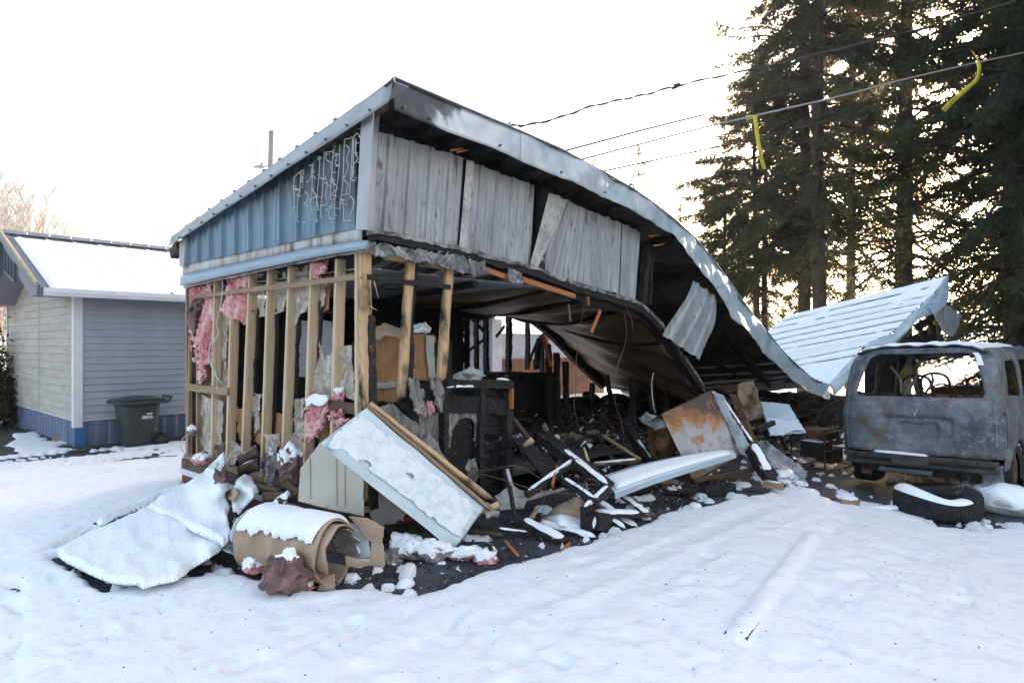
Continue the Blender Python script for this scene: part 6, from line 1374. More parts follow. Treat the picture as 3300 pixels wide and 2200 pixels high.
tsheet('strip of brown paper curling under the roll mouth', 'paper_strip', 'paper', [(1040, 1860), (1082, 1845), (1080, 1900), (1060, 1908), (1022, 1903)], ysurf([(1050, 1850, 4.45), (1050, 1905, 4.42)]), 'cardboard', cell=4, edge=3, disp=.03)
# ------------------------------------------------------------- insulation clumps
def clump(label, u, v, Y, rx, rz, mat, seed, snow=1, ry=None, rough_=.45, group='clumps of insulation'):
    c_ = at(u, v, Y); ry = ry or rx*.8
    def P(a, c, g=1.0):
        d = V((math.cos(a*6.2832)*math.sin(c*math.pi)*rx, math.sin(a*6.2832)*math.sin(c*math.pi)*ry, math.cos(c*math.pi)*rz)); q = np.array([[d.x*5/rx*.35+seed, d.y*2/ry, d.z*2/rz]])
        p = c_+d*(g+rough_*fbm(q, 4, seed)[0]*1.5); p.z = max(p.z, gz(p.x, p.y)+.005); return p
    o = surf('insulation_clump', lambda a, c: P(a, c), 48, 26, mat, smooth=True); tag(o, label, 'insulation', group)
    if snow: surf('snow', lambda a, c: P(a, c*(.16 if seed == 3 else .42)*(1+.35*n1(math.cos(a*6.28)*2, math.sin(a*6.28)*2, seed)), 1.0)+Zu*(.004+(.008 if seed == 3 else .022)*math.sqrt(max(0, min(1, (1-c)*5)))), 48, 14, 'snow', o, smooth=True)
    return o
clump('brown and pink insulation wad under snow, leaning on the fibreboard roll', 925, 1855, 4.30, .155, .145, 'brown_insulation', 3)
clump('pink insulation strip curling from the wad to the right', 960, 1890, 4.4, .11, .035, 'pink_insulation', 4)
clump('small pink insulation tuft left of the wad', 815, 1828, 4.6, .07, .04, 'pink_insulation', 5)
clump('snow-covered grey insulation under the tip of the white sheet, left one', 1310, 1775, 5.15, .17, .10, 'grey_wool', 6)
clump('snow-covered grey insulation under the tip of the white sheet, middle one', 1390, 1782, 5.1, .15, .08, 'grey_wool', 7)
clump('reddish insulation under snow right of the sheet tip', 1500, 1795, 5.1, .13, .055, 'brown_insulation', 8)
clump('snow lump over red insulation furthest right of the sheet tip', 1565, 1805, 5.0, .09, .05, 'pink_insulation', 9)
clump('grey fluffy insulation wad beside the torn fibreboard', 1262, 1800, 5.0, .09, .07, 'grey_wool', 10, 0)
clump('brown insulation wad with snow hanging between the studs above the white sheet edge', 935, 1500, 5.75, .11, .15, 'brown_insulation', 11)
clump('pink insulation tuft with snow on the dark rail near the corner post', 1095, 1275, 5.6, .045, .05, 'pink_insulation', 12)
clump('pink tuft with snow at the foot of the far left stud', 650, 1482, 7.1, .10, .05, 'pink_insulation', 13)
clump('small brown insulation scrap caught on the left corner stud', 618, 1392, 7.5, .05, .05, 'brown_insulation', 14)
clump('dark insulation rag beside the leaning snowy sheet', 712, 1530, 5.75, .06, .10, 'brown_insulation', 15, 0)
# batts hanging in the stud bays (parts of the burnt house)
def batt(poly, off, mat='pink_insulation', seed=1, th=.03, edge=8, hair=8, disp=.08): return sheet('insulation_batt', poly, lambda u, v: lf(u, v, off), mat, rn, 3, edge, .09, th, disp, 5, .05, seed, hair=hair)
batt([(626, 930), (692, 912), (690, 1060), (686, 1130), (672, 1145), (664, 1190), (648, 1195), (642, 1165), (628, 1160), (622, 1100), (628, 1010)], .03, seed=1)
batt([(655, 1120), (680, 1110), (684, 1150), (665, 1180), (650, 1235), (643, 1195)], .02, seed=2)
batt([(622, 975), (640, 970), (630, 1080), (605, 1085), (600, 1065), (612, 1010)], -.03, 'brown_insulation', 3)
batt([(745, 895), (802, 885), (798, 1000), (790, 1035), (780, 1052), (768, 1030), (738, 1025), (722, 1000), (735, 960)], .02, seed=4)
batt([(1008, 845), (1050, 838), (1060, 870), (1030, 900), (1012, 895)], .04, seed=5)
batt([(985, 1280), (1010, 1272), (1056, 1280), (1050, 1330), (1030, 1400), (1010, 1425), (990, 1405), (990, 1340), (978, 1340)], -.03, seed=6)
batt([(1080, 1330), (1105, 1320), (1118, 1350), (1095, 1370), (1082, 1360)], .0, seed=7)
sheet('snow', [(985, 1285), (1010, 1268), (1056, 1276), (1054, 1300), (1030, 1310), (1005, 1300), (990, 1310)], lambda u, v: lf(u, v, -.06), 'snow', rn, 4, 5, .1, .02, .02)
def film(poly, off, seed=1, mat='plastic_film', edge=4, disp=.05, ds_=6): return sheet('vapour_film', poly, lambda u, v: lf(u, v, off), mat, rn, 4, edge, .1, .001, disp, ds_, .015, seed, solid=False)
film([(700, 905), (742, 895), (735, 1100), (728, 1260), (700, 1260), (705, 1100)], .10, 1); film([(822, 885), (860, 880), (852, 1020), (825, 1022)], .09, 2)
film([(884, 880), (928, 870), (922, 970), (915, 1000), (885, 1015)], .09, 3); film([(945, 870), (1000, 850), (985, 1000), (965, 1010), (950, 1060), (935, 1000)], .08, 4)
film([(655, 1270), (690, 1290), (705, 1480), (685, 1495), (650, 1430), (648, 1330)], .06, 5); film([(695, 1290), (720, 1290), (715, 1400), (735, 1500), (700, 1500), (690, 1380)], .05, 6)
film([(1055, 1145), (1090, 1120), (1140, 1110), (1145, 1290), (1110, 1275), (1040, 1290), (1010, 1250), (1020, 1190)], .07, 7); film([(1020, 1060), (1040, 1120), (1055, 1190), (1030, 1250), (1015, 1200)], .10, 8)
film([(925, 1400), (985, 1390), (975, 1480), (930, 1490)], .07, 9); film([(855, 1400), (900, 1395), (895, 1500), (870, 1600), (850, 1600)], .0, 10); film([(735, 1400), (770, 1440), (755, 1500), (738, 1490)], .05, 11)
sheet('foil_strip', [(862, 1430), (885, 1428), (880, 1520), (876, 1600), (858, 1640), (862, 1520)], lambda u, v: lf(u, v, -.12), 'foil', rn, 4, 3, .1, .002, .03, 8)
film([(1004, 850), (1055, 842), (1050, 985), (1030, 1010), (1012, 960)], .11, 12); film([(805, 1260), (838, 1270), (836, 1380), (815, 1400), (800, 1340)], .10, 13); film([(930, 1290), (985, 1280), (978, 1390), (940, 1400)], .11, 14); film([(1068, 830), (1150, 812), (1146, 870), (1110, 900), (1080, 880)], .10, 15)
batt([(1075, 1400), (1110, 1380), (1120, 1420), (1090, 1440)], -.01, seed=8); batt([(700, 1440), (722, 1430), (728, 1490), (704, 1500)], .02, 'brown_insulation', 9); batt([(905, 1440), (925, 1430), (940, 1480), (910, 1500)], .03, seed=10)
# wall linings seen between the studs
sheet('lining_board', [(700, 900), (745, 890), (735, 1500), (690, 1500)], lambda u, v: lf(u, v, .12), 'weathered_wood', rn, 10, 2)
sheet('lining_board', [(884, 870), (1070, 820), (1060, 1000), (1040, 1010), (1035, 1100), (1020, 1100), (1010, 990), (985, 985), (925, 985), (900, 1010), (884, 1005)], lambda u, v: lf(u, v, .13), 'plywood', rn, 6, 5)
sheet('lining_board', [(760, 1310), (850, 1330), (1060, 1340), (1060, 1420), (1000, 1430), (880, 1440), (770, 1420)], lambda u, v: lf(u, v, .14), 'plywood', rn, 6, 9)
sheet('lining_board', [(610, 910), (700, 900), (692, 1490), (603, 1500)], lambda u, v: lf(u, v, .13), 'weathered_wood', rn, 10, 1)
sheet('insulation_batt', [(742, 885), (802, 875), (800, 1000), (742, 1010)], lambda u, v: lf(u, v, .09), 'brown_insulation', rn, 6, 4, disp=.03)
# furniture and linings of the near room
def fsheet(nm, poly, Y0, Y1, mat, cell=7, edge=5, seed=1, disp=.03, lab=None, cat=None, **k):
    us = [p[0] for p in poly]; o = sheet(nm, poly, lambda u, v: at(u, v, Y0+(Y1-Y0)*(u-min(us))/(max(us)-min(us))), mat, None, cell, edge, seed=seed, disp=disp, **k); return tag(o, lab, cat) if lab else o
cb_ = thing('cupboard', 'scorched plywood cupboard standing inside the corner room', 'cupboard', tuple(at(1250, 1400, 6.2)))
for (poly, m_) in (([(1190, 1060), (1290, 1075), (1288, 1300), (1190, 1290)], 'plywood'), ([(1316, 1075), (1400, 1080), (1412, 1110), (1405, 1225), (1316, 1225)], 'plywood'), ([(1372, 1080), (1400, 1085), (1402, 1220), (1380, 1215), (1375, 1150)], 'drywall'), ([(1185, 1236), (1275, 1230), (1275, 1250), (1185, 1256)], 'drywall')):
    us = [p[0] for p in poly]; sheet('door', poly, lambda u, v, m_=m_: at(u, v, 6.2-(.03 if m_ == 'drywall' else 0)+(u-1190)*.0022), m_, cb_, 6, 4, disp=.01)
b = MB(); b.box(at(1300, 1240, 6.9), (1.0, .5, .95)); b.go('carcass', 'char', cb_)
fsheet('curled_paper', [(1195, 1062), (1240, 1040), (1300, 1062), (1290, 1090), (1240, 1080), (1225, 1100), (1200, 1090)], 6.1, 6.2, 'cardboard', 5, 3, lab='curled brown paper lying on the cupboard', cat='paper', disp=.06)
fsheet('crumpled_foil', [(1320, 1048), (1370, 1035), (1390, 1060), (1384, 1075), (1325, 1072)], 6.25, 6.3, 'foil', 4, 4, lab='crumpled shiny foil on top of the cupboard', cat='foil', disp=.06)
for i, (poly, lab) in enumerate((([(1316, 1218), (1345, 1222), (1362, 1260), (1372, 1330), (1360, 1345), (1340, 1320), (1325, 1270)], 'grey charred insulation hanging over the front rail, left of two'), ([(1390, 1222), (1418, 1222), (1428, 1260), (1428, 1330), (1412, 1320), (1400, 1270)], 'grey charred insulation hanging over the front rail, right of two'))):
    o = sheet('hanging_insulation', poly, lambda u, v: fr(u, v, -.10), 'grey_wool', None, 3.5, 6, .08, .03, .05, 5, .02, i, hair=5); tag(o, lab, 'insulation', 'clumps of insulation')
o = sheet('hanging_insulation', [(1372, 1290), (1392, 1290), (1400, 1325), (1388, 1345), (1378, 1325)], lambda u, v: fr(u, v, -.08), 'pink_insulation', None, 3.5, 4, .08, .02, .04, 5, .02, 9); tag(o, 'small pinkish insulation tuft between the two grey hanging rags', 'insulation', 'clumps of insulation')
sheet('charred_lining', [(1320, 1345), (1420, 1330), (1425, 1460), (1400, 1440), (1340, 1430)], lambda u, v: fr(u, v, .03), 'grey_wool', rn, 5, 8, disp=.03)
sheet('charred_lining', [(1432, 1330), (1545, 1325), (1545, 1450), (1532, 1440), (1525, 1360), (1500, 1345), (1480, 1350), (1460, 1390), (1450, 1440), (1436, 1450)], lambda u, v: fr(u, v, .02), 'grey_wool', rn, 5, 7, disp=.03)
b = MB(); b.tube(catmull([at(1265+40*math.cos(k/10*6.283), 924+8*math.sin(k/10*6.283), 7.0+.12*math.sin(k/10*6.283)) for k in range(11)], 3), .008, 5); b.go('ceiling_light_ring', 'cable', rn)
snowcap(rn, fr(1600, 1233, -.02), fr(1640, 1236, -.02), .10, .04, .02, 4)
snowcap(rn, fr(1438, 1246, -.07), fr(1530, 1244, -.07), .03, .0, .02, 8)
# ------------------------------------------------------------- the big snow-covered sheet at left
zA = zsurf([(172, 1782, .06), (250, 1740, .07), (463, 1642, .15), (560, 1690, .17), (720, 1755, .20), (710, 1774, .16), (620, 1830, .10), (539, 1877, .10), (463, 1894, .10), (325, 1866, .10), (208, 1810, .07), (420, 1760, .13)])
polyA = [(176, 1783), (245, 1742), (340, 1700), (463, 1642), (540, 1668), (640, 1720), (722, 1757), (708, 1776), (620, 1830), (575, 1868), (539, 1878), (500, 1884), (463, 1896), (440, 1884), (380, 1882), (325, 1866), (260, 1836), (208, 1810)]
shA = tsheet('big white sheet lying flat at the left under a thick blanket of snow', 'fallen_sheet', 'metal sheet', polyA, zA, 'white_metal', None, 8, 3, disp=0)
pad(shA, polyA, lift(zA, .012), .030, 10, 3.5, 3, 1, nz=.002)
zB = zsurf([(463, 1642, .16), (560, 1570, .22), (650, 1530, .30), (723, 1463, .72), (730, 1490, .66), (712, 1560, .42), (735, 1640, .30), (745, 1740, .22), (720, 1755, .21), (600, 1650, .20), (560, 1690, .18)])
polyB = [(463, 1641), (520, 1600), (580, 1568), (650, 1530), (690, 1492), (724, 1461), (728, 1480), (706, 1530), (735, 1546), (738, 1575), (722, 1590), (742, 1640), (730, 1660), (748, 1735), (722, 1758), (640, 1721), (540, 1669)]
shB = tsheet('snow-covered sheet propped up to a point against the stud wall', 'propped_sheet', 'metal sheet', polyB, zB, 'white_metal', None, 7, 3)
pad(shB, polyB, lift(zB, .012), .030, 10, 3.5, 5, 2, nz=.003)
zC = zsurf([(330, 1700, .05), (370, 1670, .12), (463, 1640, .15), (420, 1655, .10), (320, 1690, .04)])
for i, (lab, poly, zz, mt) in enumerate((('snow-blanketed board edge lifting behind the flat sheet', [(300, 1688), (370, 1655), (450, 1618), (560, 1578), (600, 1590), (540, 1610), (465, 1640), (400, 1664), (330, 1694)], .14, 'char'), ('torn grey scrap sticking out of the snow behind the propped sheet', [(484, 1627), (512, 1612), (540, 1604), (541, 1618), (516, 1634), (500, 1640)], .2, 'weathered_wood'),
      ('brown torn scrap at the left edge of the propped sheet', [(546, 1618), (556, 1602), (576, 1596), (570, 1612), (552, 1626)], .24, 'dark_wood'))):
    o = tsheet(lab, 'board_scrap', 'scrap', poly, lambda u, v, zz=zz: O+ray(u, v)*((zz-H)/ray(u, v).z), mt, cell=5, edge=3, disp=.03)
    if i == 0: pad(o, [(300, 1684), (370, 1648), (450, 1610), (580, 1560), (600, 1576), (540, 1604), (465, 1632), (400, 1656), (330, 1688)], lambda u, v: O+ray(u, v)*((.15-H)/ray(u, v).z), .04, 12, 5, 3, 3)
def lie(lab, nm, poly, ctrl, mat, th=.03, r=12, snow=True, spoly=None, cat='metal sheet', edge=3, seed=1, disp=.0, smat='snow', grp='white sheets heaped along the stud wall'):
    Pq = zsurf(ctrl); o = tsheet(lab, nm, cat, poly, Pq, mat, None, 5, edge, disp=disp, group=grp, seed=seed)
    if snow: pad(o, spoly or poly, lift(Pq, .005), th, r, 5, edge, seed, mat=smat)
    return o
lie('snowy white sheet between the propped sheet and the foil strip', 'fallen_sheet', [(748, 1640), (745, 1590), (762, 1545), (790, 1530), (812, 1540), (834, 1578), (800, 1620), (770, 1652)], [(748, 1640, .32), (770, 1540, .48), (834, 1578, .42), (770, 1652, .30)], 'white_metal', seed=3)
lie('curved white sheet behind the left end of the fibreboard roll', 'fallen_sheet', [(738, 1720), (760, 1672), (800, 1640), (850, 1628), (880, 1632), (850, 1660), (810, 1700), (792, 1740), (790, 1780), (745, 1745)], [(738, 1720, .26), (800, 1640, .34), (880, 1632, .36), (790, 1780, .14)], 'white_metal', .02, 10, spoly=[(770, 1668), (800, 1642), (850, 1630), (868, 1636), (830, 1660), (800, 1690), (780, 1680)], seed=4)
lie('flat white strip under the curved sheet, left of the roll', 'fallen_sheet', [(705, 1765), (730, 1745), (800, 1770), (800, 1800), (750, 1786)], [(705, 1765, .16), (800, 1790, .10)], 'white_metal', .01, 8, spoly=[(712, 1764), (732, 1748), (790, 1766), (780, 1774), (740, 1766)], seed=5)
lie('narrow snow-topped plank leaning up behind the roll', 'leaning_plank', [(862, 1645), (880, 1615), (925, 1582), (942, 1588), (930, 1605), (898, 1632), (880, 1648)], [(862, 1645, .34), (940, 1585, .50)], 'char', .02, 8, cat='plank', seed=6)
lie('white torn sheet corner poking up by the second stud', 'sheet_corner', [(675, 1560), (690, 1520), (720, 1468), (726, 1472), (712, 1520), (700, 1560)], [(675, 1560, .35), (724, 1466, .78)], 'white_metal', snow=False, seed=7)
lie('brown fibreboard corner sticking out of the snow at the sheet edge', 'fibreboard_corner', [(735, 1590), (742, 1575), (762, 1572), (768, 1590), (752, 1612), (736, 1606)], [(735, 1600, .36), (765, 1575, .44)], 'cardboard', snow=False, cat='board', seed=8)
for i, (p, q, w_, lab) in enumerate((((772, 1488, 6.3), (828, 1452, 6.2), .12, 'weathered board lying across the stud bay above the padlock'), ((770, 1520, 6.2), (830, 1495, 6.1), .11, 'dark weathered board below another in the stud bay'), ((850, 1600, 5.5), (965, 1600, 5.2), .08, 'grey board low behind the leaning snowy plank'), ((820, 1570, 5.7), (900, 1590, 5.5), .09, 'dark board behind the foil strip'))):
    plank(lab, p, q, .03, w_, 'dark_wood', .014 if i < 2 else 0, .003, 'board', 'board', 'boards heaped at the foot of the stud wall', seed=40+i)
b = MB(); pc = lf(845, 1498, -.05); b.box(pc, (.055, .03, .07), (dt, ds, Zu)); pl = b.go('padlock', 'slate_metal', bevel=.006); tag(pl, 'grey padlock hanging at the foot of the fourth stud', 'padlock')
b = MB(); b.tube(catmull([pc+dt*.018+Zu*.03, pc+dt*.018+Zu*.07, pc+Zu*.085, pc-dt*.018+Zu*.07, pc-dt*.018+Zu*.03], 3), .005, 5); b.go('shackle', 'bare_steel', pl)
# loose cables
def lc(label, P, r_, mat='white_cable', cat='cable', nm='loose_cable', grp='loose cables and wires in the ruin'): return tag(wire(nm, P, r_, mat), label, cat, grp)
lc('white cable hanging from the flashing beside the third stud', [lf(717, 905, -.02), lf(717, 940, -.02), lf(708, 1000, -.02), lf(698, 1045, -.02), lf(705, 1068, -.02), lf(700, 1090, -.02), lf(682, 1100, -.03), lf(674, 1150, -.02), lf(690, 1200, -.02), lf(715, 1235, -.01)], .007)
lc('white cable crossing down past the lower rail', [lf(705, 1068, -.02), lf(685, 1120, -.03), lf(682, 1170, -.03), lf(698, 1210, -.02), lf(700, 1260, -.02)], .006)
lc('white cable looping out at the bottom left corner of the stud wall', [lf(630, 1390, -.02), lf(612, 1395, -.15), lf(585, 1420, -.25), lf(590, 1455, -.25), lf(630, 1465, -.1), lf(668, 1445, -.0)], .006)
lc('white cable bending from the fourth stud down to the snowy sheet', [at(772, 1446, 6.1), at(750, 1455, 6.1), at(735, 1480, 6.0), at(724, 1502, 6.0)], .007)
for i, P in enumerate(([(1890, 955, 7.6), (1870, 1050, 7.6), (1858, 1150, 7.5), (1856, 1260, 7.4), (1850, 1300, 7.4), (1860, 1360, 7.3), (1895, 1480, 7.0)], [(2010, 1000, 8), (2018, 1090, 8), (1990, 1180, 7.9), (1978, 1240, 7.8), (1985, 1310, 7.6), (2000, 1350, 7.5), (2010, 1400, 7.4)], [(2015, 985, 8), (2035, 1030, 8), (2042, 1078, 8)],
     [(1815, 1130, 7.4), (1860, 1180, 7.5), (1885, 1230, 7.5)], [(2106, 1200, 8.4), (2100, 1240, 8.4), (2105, 1300, 8.3), (2112, 1330, 8.3)], [(1530, 1520, 5.9), (1600, 1510, 5.9), (1665, 1500, 5.9), (1740, 1540, 6.0)], [(1530, 1520, 5.85), (1620, 1545, 5.8), (1720, 1575, 5.8), (1850, 1592, 5.8)], [(1850, 1560, 5.8), (1890, 1560, 5.8), (1930, 1560, 5.8), (1915, 1545, 5.8), (1885, 1548, 5.8), (1880, 1580, 5.8)], [(1740, 1575, 5.8), (1755, 1590, 5.8), (1750, 1620, 5.8), (1730, 1640, 5.8)])):
    lc(('thin copper wire hanging from the buckled beam down into the heap', 'copper wire dangling through the middle of the sagging ceiling', 'short copper wire end below the beam joint', 'copper wire slanting behind the partition', 'pale hooked wire standing up behind the rusted panel', 'copper wire strung across the foot of the burnt wall, upper', 'copper wire strung across the foot of the burnt wall, lower', 'curl of copper wire over the snowy frame', 'copper wire end drooping left of the frame')[i], [at(*p) for p in P], .0035 if i != 4 else .006, 'copper' if i != 4 else 'white_cable')
# ------------------------------------------------------------- rusted appliance panel and the metal around it
rp = thing('appliance', 'rusted white appliance casing tilted in the rubble', 'appliance', tuple(at(2250, 1560, 7.84)))
qa, qb, qc, qd = at(2130, 1334, 7.84), at(2288, 1258, 8.23), at(2384, 1466, 7.90), at(2236, 1556, 7.56)
nq = (qb-qa).cross(qd-qa).normalized(); nq = nq if nq.y < 0 else -nq
surf('front_panel', lambda a, c: qa.lerp(qb, a).lerp(qd.lerp(qc, a), c)+nq*(.012*n1(a*2, c*2)+.02*math.sin(a*3)*math.sin(c*3)), 30, 30, 'rusty_steel', rp, smooth=True, solid=.006)
surf('side_panel', lambda a, c: (qb.lerp(qc, c))-nq*(a*.42)+Zu*.01*n1(c*3, a*3), 6, 12, 'rust', rp, smooth=True, solid=.006); surf('top_panel', lambda a, c: (qa.lerp(qb, c))-nq*(a*.42), 6, 12, 'rust', rp, solid=.006)
surf('bottom_flange', lambda a, c: qd.lerp(qc, a)+nq*(.03*c)-Zu*.0, 8, 2, 'rust', rp, solid=.005)
sheet('torn_skin', [(2290, 1258), (2330, 1275), (2355, 1330), (2420, 1440), (2432, 1500), (2400, 1470), (2384, 1462)], ysurf([(2290, 1258, 8.29), (2430, 1500, 7.84)]), 'burnt_galv', rp, 5, 5, disp=.05)
def met(label, nm, poly, ctrl, mat, edge=4, disp=.04, cat='metal sheet', seed=1, snow=None, cell=5, dscale=5):
    Pq = ysurf(ctrl); o = tsheet(label, nm, cat, poly, Pq, mat, None, cell, edge, disp=disp, seed=seed, group='scorched metal heaped before the ruin', dscale=dscale)
    if snow: pad(o, snow, Pq, .02, 10, 4, 3, seed)
    return o
met('crumpled rusty sheet folded upright left of the appliance casing', 'crumpled_sheet', [(2105, 1380), (2150, 1378), (2172, 1450), (2165, 1485), (2130, 1490), (2115, 1440)], [(2105, 1380, 8.06), (2135, 1430, 7.78), (2170, 1480, 8.06)], 'rust', 4, .07, seed=2)
met('grey warped sheet end above the crumpled rusty one', 'crumpled_sheet', [(2058, 1345), (2085, 1328), (2130, 1345), (2150, 1375), (2110, 1385), (2090, 1370), (2065, 1360)], [(2058, 1345, 8.18), (2150, 1375, 7.95)], 'burnt_galv', 5, .09, seed=3)
met('brown bent sheet behind the crumpled rusty one', 'crumpled_sheet', [(2085, 1375), (2115, 1385), (2120, 1470), (2100, 1480), (2090, 1440)], [(2085, 1375, 8.29), (2115, 1470, 8.18)], 'rust', 4, .06, seed=4)
met('torn tan skin hanging under the pale strip', 'torn_skin', [(2052, 1560), (2120, 1530), (2128, 1545), (2105, 1570), (2080, 1595), (2070, 1590)], [(2052, 1560, 7.39), (2120, 1560, 7.28)], 'rust', 4, .03, seed=5)
met('rusty black buckled sheet behind the leaning snowy rail', 'buckled_sheet', [(2350, 1268), (2372, 1270), (2440, 1420), (2430, 1450), (2395, 1400)], [(2350, 1268, 8.96), (2440, 1420, 8.40)], 'rust', 4, .05, seed=6)
met('dark rusty sheet hanging under the sagging roof right of the rail', 'buckled_sheet', [(2370, 1240), (2430, 1225), (2450, 1300), (2465, 1350), (2400, 1360), (2385, 1300)], [(2370, 1240, 10.42), (2465, 1350, 10.08)], 'rusty_ceiling', 6, .12, seed=7)
met('pale curled sheet lying by the generator with a snow patch', 'curled_sheet', [(2440, 1420), (2470, 1418), (2530, 1465), (2580, 1500), (2604, 1535), (2590, 1548), (2520, 1545), (2480, 1520), (2455, 1470)], [(2440, 1420, 9.32), (2530, 1465, 9.20), (2600, 1540, 8.74), (2480, 1520, 8.27), (2520, 1545, 8.15)], 'burnt_galv', 4, .03, seed=8, snow=[(2492, 1512), (2540, 1512), (2592, 1545), (2530, 1556), (2500, 1540)])
wp = thing('white_panel', 'white ribbed panel with snow leaning behind the generator', 'panel', tuple(at(2520, 1400, 9.6)))
sheet('panel', [(2448, 1292), (2545, 1305), (2572, 1352), (2600, 1392), (2480, 1405), (2462, 1340)], plane3(at(2448, 1292, 10.4), at(2545, 1305, 10.0), at(2540, 1395, 9.4)), 'white_metal', wp, 5, 2, disp=.02)
sheet('snow', [(2466, 1342), (2570, 1352), (2598, 1388), (2560, 1385), (2520, 1402), (2482, 1402)], plane3(at(2448, 1292, 10.35), at(2545, 1305, 9.95), at(2540, 1395, 9.35)), 'thin_snow', wp, 4, 3)
st2 = thing('metal_strip', 'long pale bent metal strip with snow on top, lying across the rubble', 'metal strip', tuple(at(2150, 1540, 6.4)))
TPs = [at(1944, 1532, 6.45), at(2060, 1497, 6.8), at(2200, 1468, 7.1), at(2360, 1449, 7.4)]; BTs = [at(1982, 1590, 6.1), at(2100, 1545, 6.45), at(2240, 1500, 6.8), at(2371, 1460, 7.2)]
cT, cB = catmull(TPs, 8), catmull(BTs, 8)
def strp(a, c): 
    i = min(23, int(a*24)); t_ = a*24-i; return cT[i].lerp(cT[i+1], t_).lerp(cB[i].lerp(cB[i+1], t_), c)
surf('web', lambda a, c: strp(a, c)-Zu*.012*math.sin(c*3.14), 48, 6, 'white_metal', st2, smooth=True, solid=.005)
surf('flange', lambda a, c: strp(a, 1)+Zu*(.0-.05*c)+V((0, -.012*c, 0)), 48, 2, 'pale_blue_metal', st2, solid=.006)
surf('snow', lambda a, c: strp(.05+.90*a, .12+.72*c)+Zu*(.0+.03*math.sqrt(max(0, min(1, a*12, (1-a)*12, c*5, (1-c)*5)))), 48, 12, 'snow', st2, smooth=True)
# ------------------------------------------------------------- small charred timbers in the heap, alike
SG = 'small charred pieces in the ash heap'; rs = np.random.RandomState(11); proto = []
for k in range(6):
    L = .25+.12*k; o = stick('charred_piece', V((0, 0, 0)), V((L, 0, 0)), .035+.01*(k % 3), .03+.008*(k % 2), ['char_grain', 'char', 'dark_wood', 'char_grain', 'rust', 'weathered_wood'][k], None, Zu, .008, seed=50+k); proto.append(o)
n_ = 0
for i in range(285):
    s_, t_ = rs.uniform(3.2, 13.0), rs.uniform(-.65, 3.3)
    if i < 60: s_, t_ = rs.uniform(3.0, 9), rs.uniform(-.7, .8)
    if i > 190: s_, t_ = rs.uniform(11.5, 13.8), rs.uniform(-.6, 2.2)
    o = proto[i] if i < 6 else proto[[0, 1, 2, 3, 0, 1, 3, 2, 4, 0, 3, 1, 5][i % 13]].copy()
    if i >= 6: C.objects.link(o)
    q = W(s_, t_, heapz(s_, t_)+rs.uniform(.0, .12)); steep_ = rs.uniform(-.35, .5) if rs.rand() < .75 else rs.uniform(.5, 1.3)
    o.matrix_basis = Matrix.Translation(q) @ Matrix.Rotation(rs.uniform(0, 6.28), 4, 'Z') @ Matrix.Rotation(-steep_, 4, 'Y') @ Matrix.Rotation(rs.uniform(0, 3), 4, 'X')
    tag(o, 'small charred stick poking out of the black ash heap inside the ruin', 'stick', SG)
# snow caught on the heap
for i in range(30):
    s_, t_ = (rs.uniform(3.2, 8.5), rs.uniform(-.6, 1.6)); q = W(s_, t_, 0); r1, r2 = rs.uniform(.08, .22), rs.uniform(.05, .12)
    def P(a, c, q=q, r1=r1, r2=r2, i=i):
        th = a*6.283; rr = c*(1+.35*n1(math.cos(th)*1.6, math.sin(th)*1.6, i)); p = q+ds*math.cos(th)*rr*r1+dt*math.sin(th)*rr*r2; ss, tt, _ = st(p); p.z = heapz(ss, tt)+.02*(1-c**3)-.012; return p
    tag(surf('snow_patch', P, 20, 8, 'snow', smooth=True), 'small patch of snow caught on the black heap', 'snow', 'snow patches on the heap')
# dark backing: charred furniture and wall remains beyond the heap under the fallen roof
rr_ = thing('charred_remains', 'dark jumble of burnt wall and furniture under the fallen roof end', 'remains', tuple(W(9, 2.8, 0)))
surf('back_sheet', lambda a, c: W(5.1+a*8.2, 3.35-.5*c*(1+.6*n1(a*9, c*2))+.4*n1(a*14, c*3, 5), -.3+c*(.95+.45*(a > .5)*smooth((a-.5)/.3)+.3*n1(a*12, 2, 1))), 90, 16, 'char', rr_)
for i in range(14):
    s_ = 5.6+i*.55; t_ = rs.uniform(.8, 2.8); o = stick('post', W(s_, t_, .1), W(s_+rs.uniform(-.3, .3), t_, rs.uniform(.75, 1.15)), .07, .08, 'char_grain', rr_, dt, .014, seed=i)
surf('heap_end', lambda a, c: W(8.6+a*5.6, 2.9-a*3.0-.5*c+.35*n1(a*14, c*3, 5), -.36+c*(1.08-.22*a+.22*n1(a*12, 2, 1))), 90, 14, 'ash', rr_)
for i in range(34):
    a = rs.rand(); q = W(8.6+a*5.6, 2.6-a*3.1, rs.uniform(-.25, .45)); d = V(rs.normal(size=3)*[1, 1, .6]).normalized(); stick('post', q-d*.3, q+d*rs.uniform(.15, .5), .05, .06, ('char_grain', 'dark_wood', 'char_grain', 'rust')[i % 4], rr_, Zu, .008, seed=i)
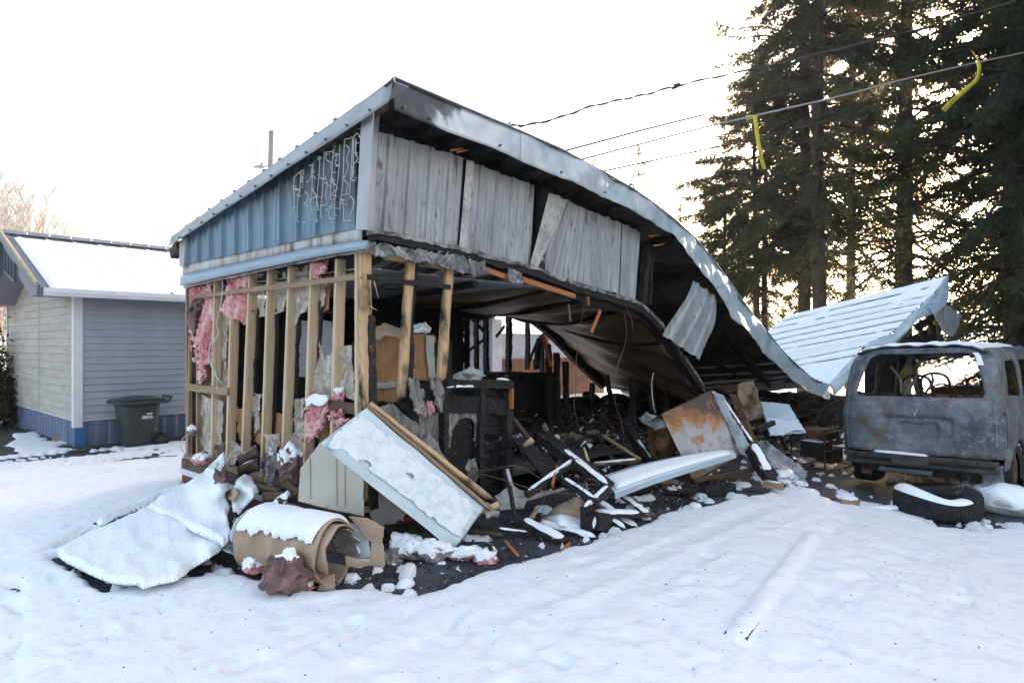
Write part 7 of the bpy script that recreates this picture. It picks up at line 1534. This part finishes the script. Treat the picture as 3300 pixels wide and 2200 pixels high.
# ------------------------------------------------------------- loose tyre, sack, snowy bits by the van
ty = gnd(3075, 1690); tc = ty+V((0, .28, .16)); to = thing('scrap_tyre', 'burnt black tyre sagging on the ground with snow in its hollow', 'tyre', tuple(ty))
def tyre(a, c, g=0.):
    th = a*2*math.pi; R_, r_ = .34, .125; ph = c*2*math.pi; sag = 1-.42*max(0, -math.sin(th))*math.exp(-(math.cos(th)/.75)**2*.9)
    rad = R_+(r_+g)*math.cos(ph)*.9; zz = math.copysign(abs(math.sin(ph))**.6, math.sin(ph))*(r_+.02+g)
    if math.cos(ph) > .3: rad += .006*math.sin(th*60)*(1 if math.sin(ph*6) > 0 else -1)
    p = tc+V((math.cos(th)*rad*1.05, math.sin(th)*rad*.8, zz*(sag if zz > 0 else 1)+.05*math.cos(th)*math.cos(th)*(zz > 0))); p.z = max(p.z, gz(p.x, p.y)+.006); return p
surf('casing', lambda a, c: tyre(a, c), 300, 28, 'rubber', to, smooth=False)
surf('snow', lambda a, c: tyre(.36+a*.46, .10+c*.42, .012)+Zu*.022*math.sqrt(max(0, min(1, a*9, (1-a)*9, c*5, (1-c)*5))), 70, 12, 'snow', to, smooth=True)
b = MB()
for i in range(40):
    a = rs.uniform(-.03, .10); p = tyre(a, rs.uniform(0, .5)); b.tube([p, p+V(rs.normal(size=3))*.05+V((.05, 0, .01)), p+V(rs.normal(size=3))*.07+V((.10, 0, -.02))], .002, 3)
b.go('steel_cord', 'bare_steel', to)
sk = gnd(3262, 1668); so_ = thing('sack', 'white woven sack under a mound of snow at the right edge', 'sack', tuple(sk))
def sackp(a, c, g=1.): 
    d = V((math.cos(a*6.283)*math.sin(c*3.1416)*.34, math.sin(a*6.283)*math.sin(c*3.1416)*.28, math.cos(c*3.1416)*.17)); return sk+V((.12, .25, .13))+d*(g+.22*n1(d.x*5, d.y*5, d.z*6))
surf('cloth', lambda a, c: sackp(a, c), 48, 24, 'sack_cloth', so_, smooth=True); surf('snow', lambda a, c: sackp(a, c*.52*(1+.1*n1(math.cos(a*6.28)*2, math.sin(a*6.28)*2)), 1.02)+Zu*.05*math.sqrt(max(0, min(1, (1-c)*4))), 48, 18, 'snow', so_, smooth=True)
for i, (u, v, L, w_, h_, a, lab) in enumerate(((2730, 1628, .30, .20, .10, 1.35, 'snow-covered block standing left of the tyre, in front of the van'), (2850, 1650, .42, .10, .05, -.05, 'low snow-covered piece lying between the block and the tyre'), (2945, 1640, .10, .08, .06, .3, 'tiny snow-capped stub at the left end of the tyre'))):
    p = gnd(u, v); d = V((math.cos(a), math.sin(a), 0)); o = stick('snowy_block', p-d*L/2+Zu*h_/2, p+d*L/2+Zu*h_/2, w_, h_, 'dark_wood' if i else 'weathered_wood', None, Zu, .004, seed=i); tag(o, lab, 'block'); snowcap(o, p-d*L/2+Zu*h_/2, p+d*L/2+Zu*h_/2, w_*1.15, h_/2, .035, i, -.02, 1.02)
o = stick('snowy_plank', pa+Zu*.035-(pb-pa).normalized()*.03, pb+Zu*.03, .13, .03, 'dark_wood', None, Zu, .004); tag(o, 'long plank buried under the snow of the yard with its dark near end showing', 'plank')
snowcap(o, pa+Zu*.035, pb+Zu*.03, .15, .015, .03, 3, .015, 1)
# ============================================================= thin winter haze in the low sun
hb = MB(); hb.box((0, 435, 28), (1300, 1060, 66)); hz_ = hb.go('haze', 'snow'); tag(hz_, kind='stuff')
m = bpy.data.materials.new('haze_air'); m.use_nodes = True; t = m.node_tree; t.nodes.clear()
pv = t.nodes.new('ShaderNodeVolumePrincipled'); pv.inputs['Color'].default_value = (.93, .96, 1, 1); pv.inputs['Density'].default_value = .0012; pv.inputs['Anisotropy'].default_value = .75
ou = t.nodes.new('ShaderNodeOutputMaterial'); t.links.new(pv.outputs[0], ou.inputs['Volume']); hz_.data.materials.clear(); hz_.data.materials.append(m)
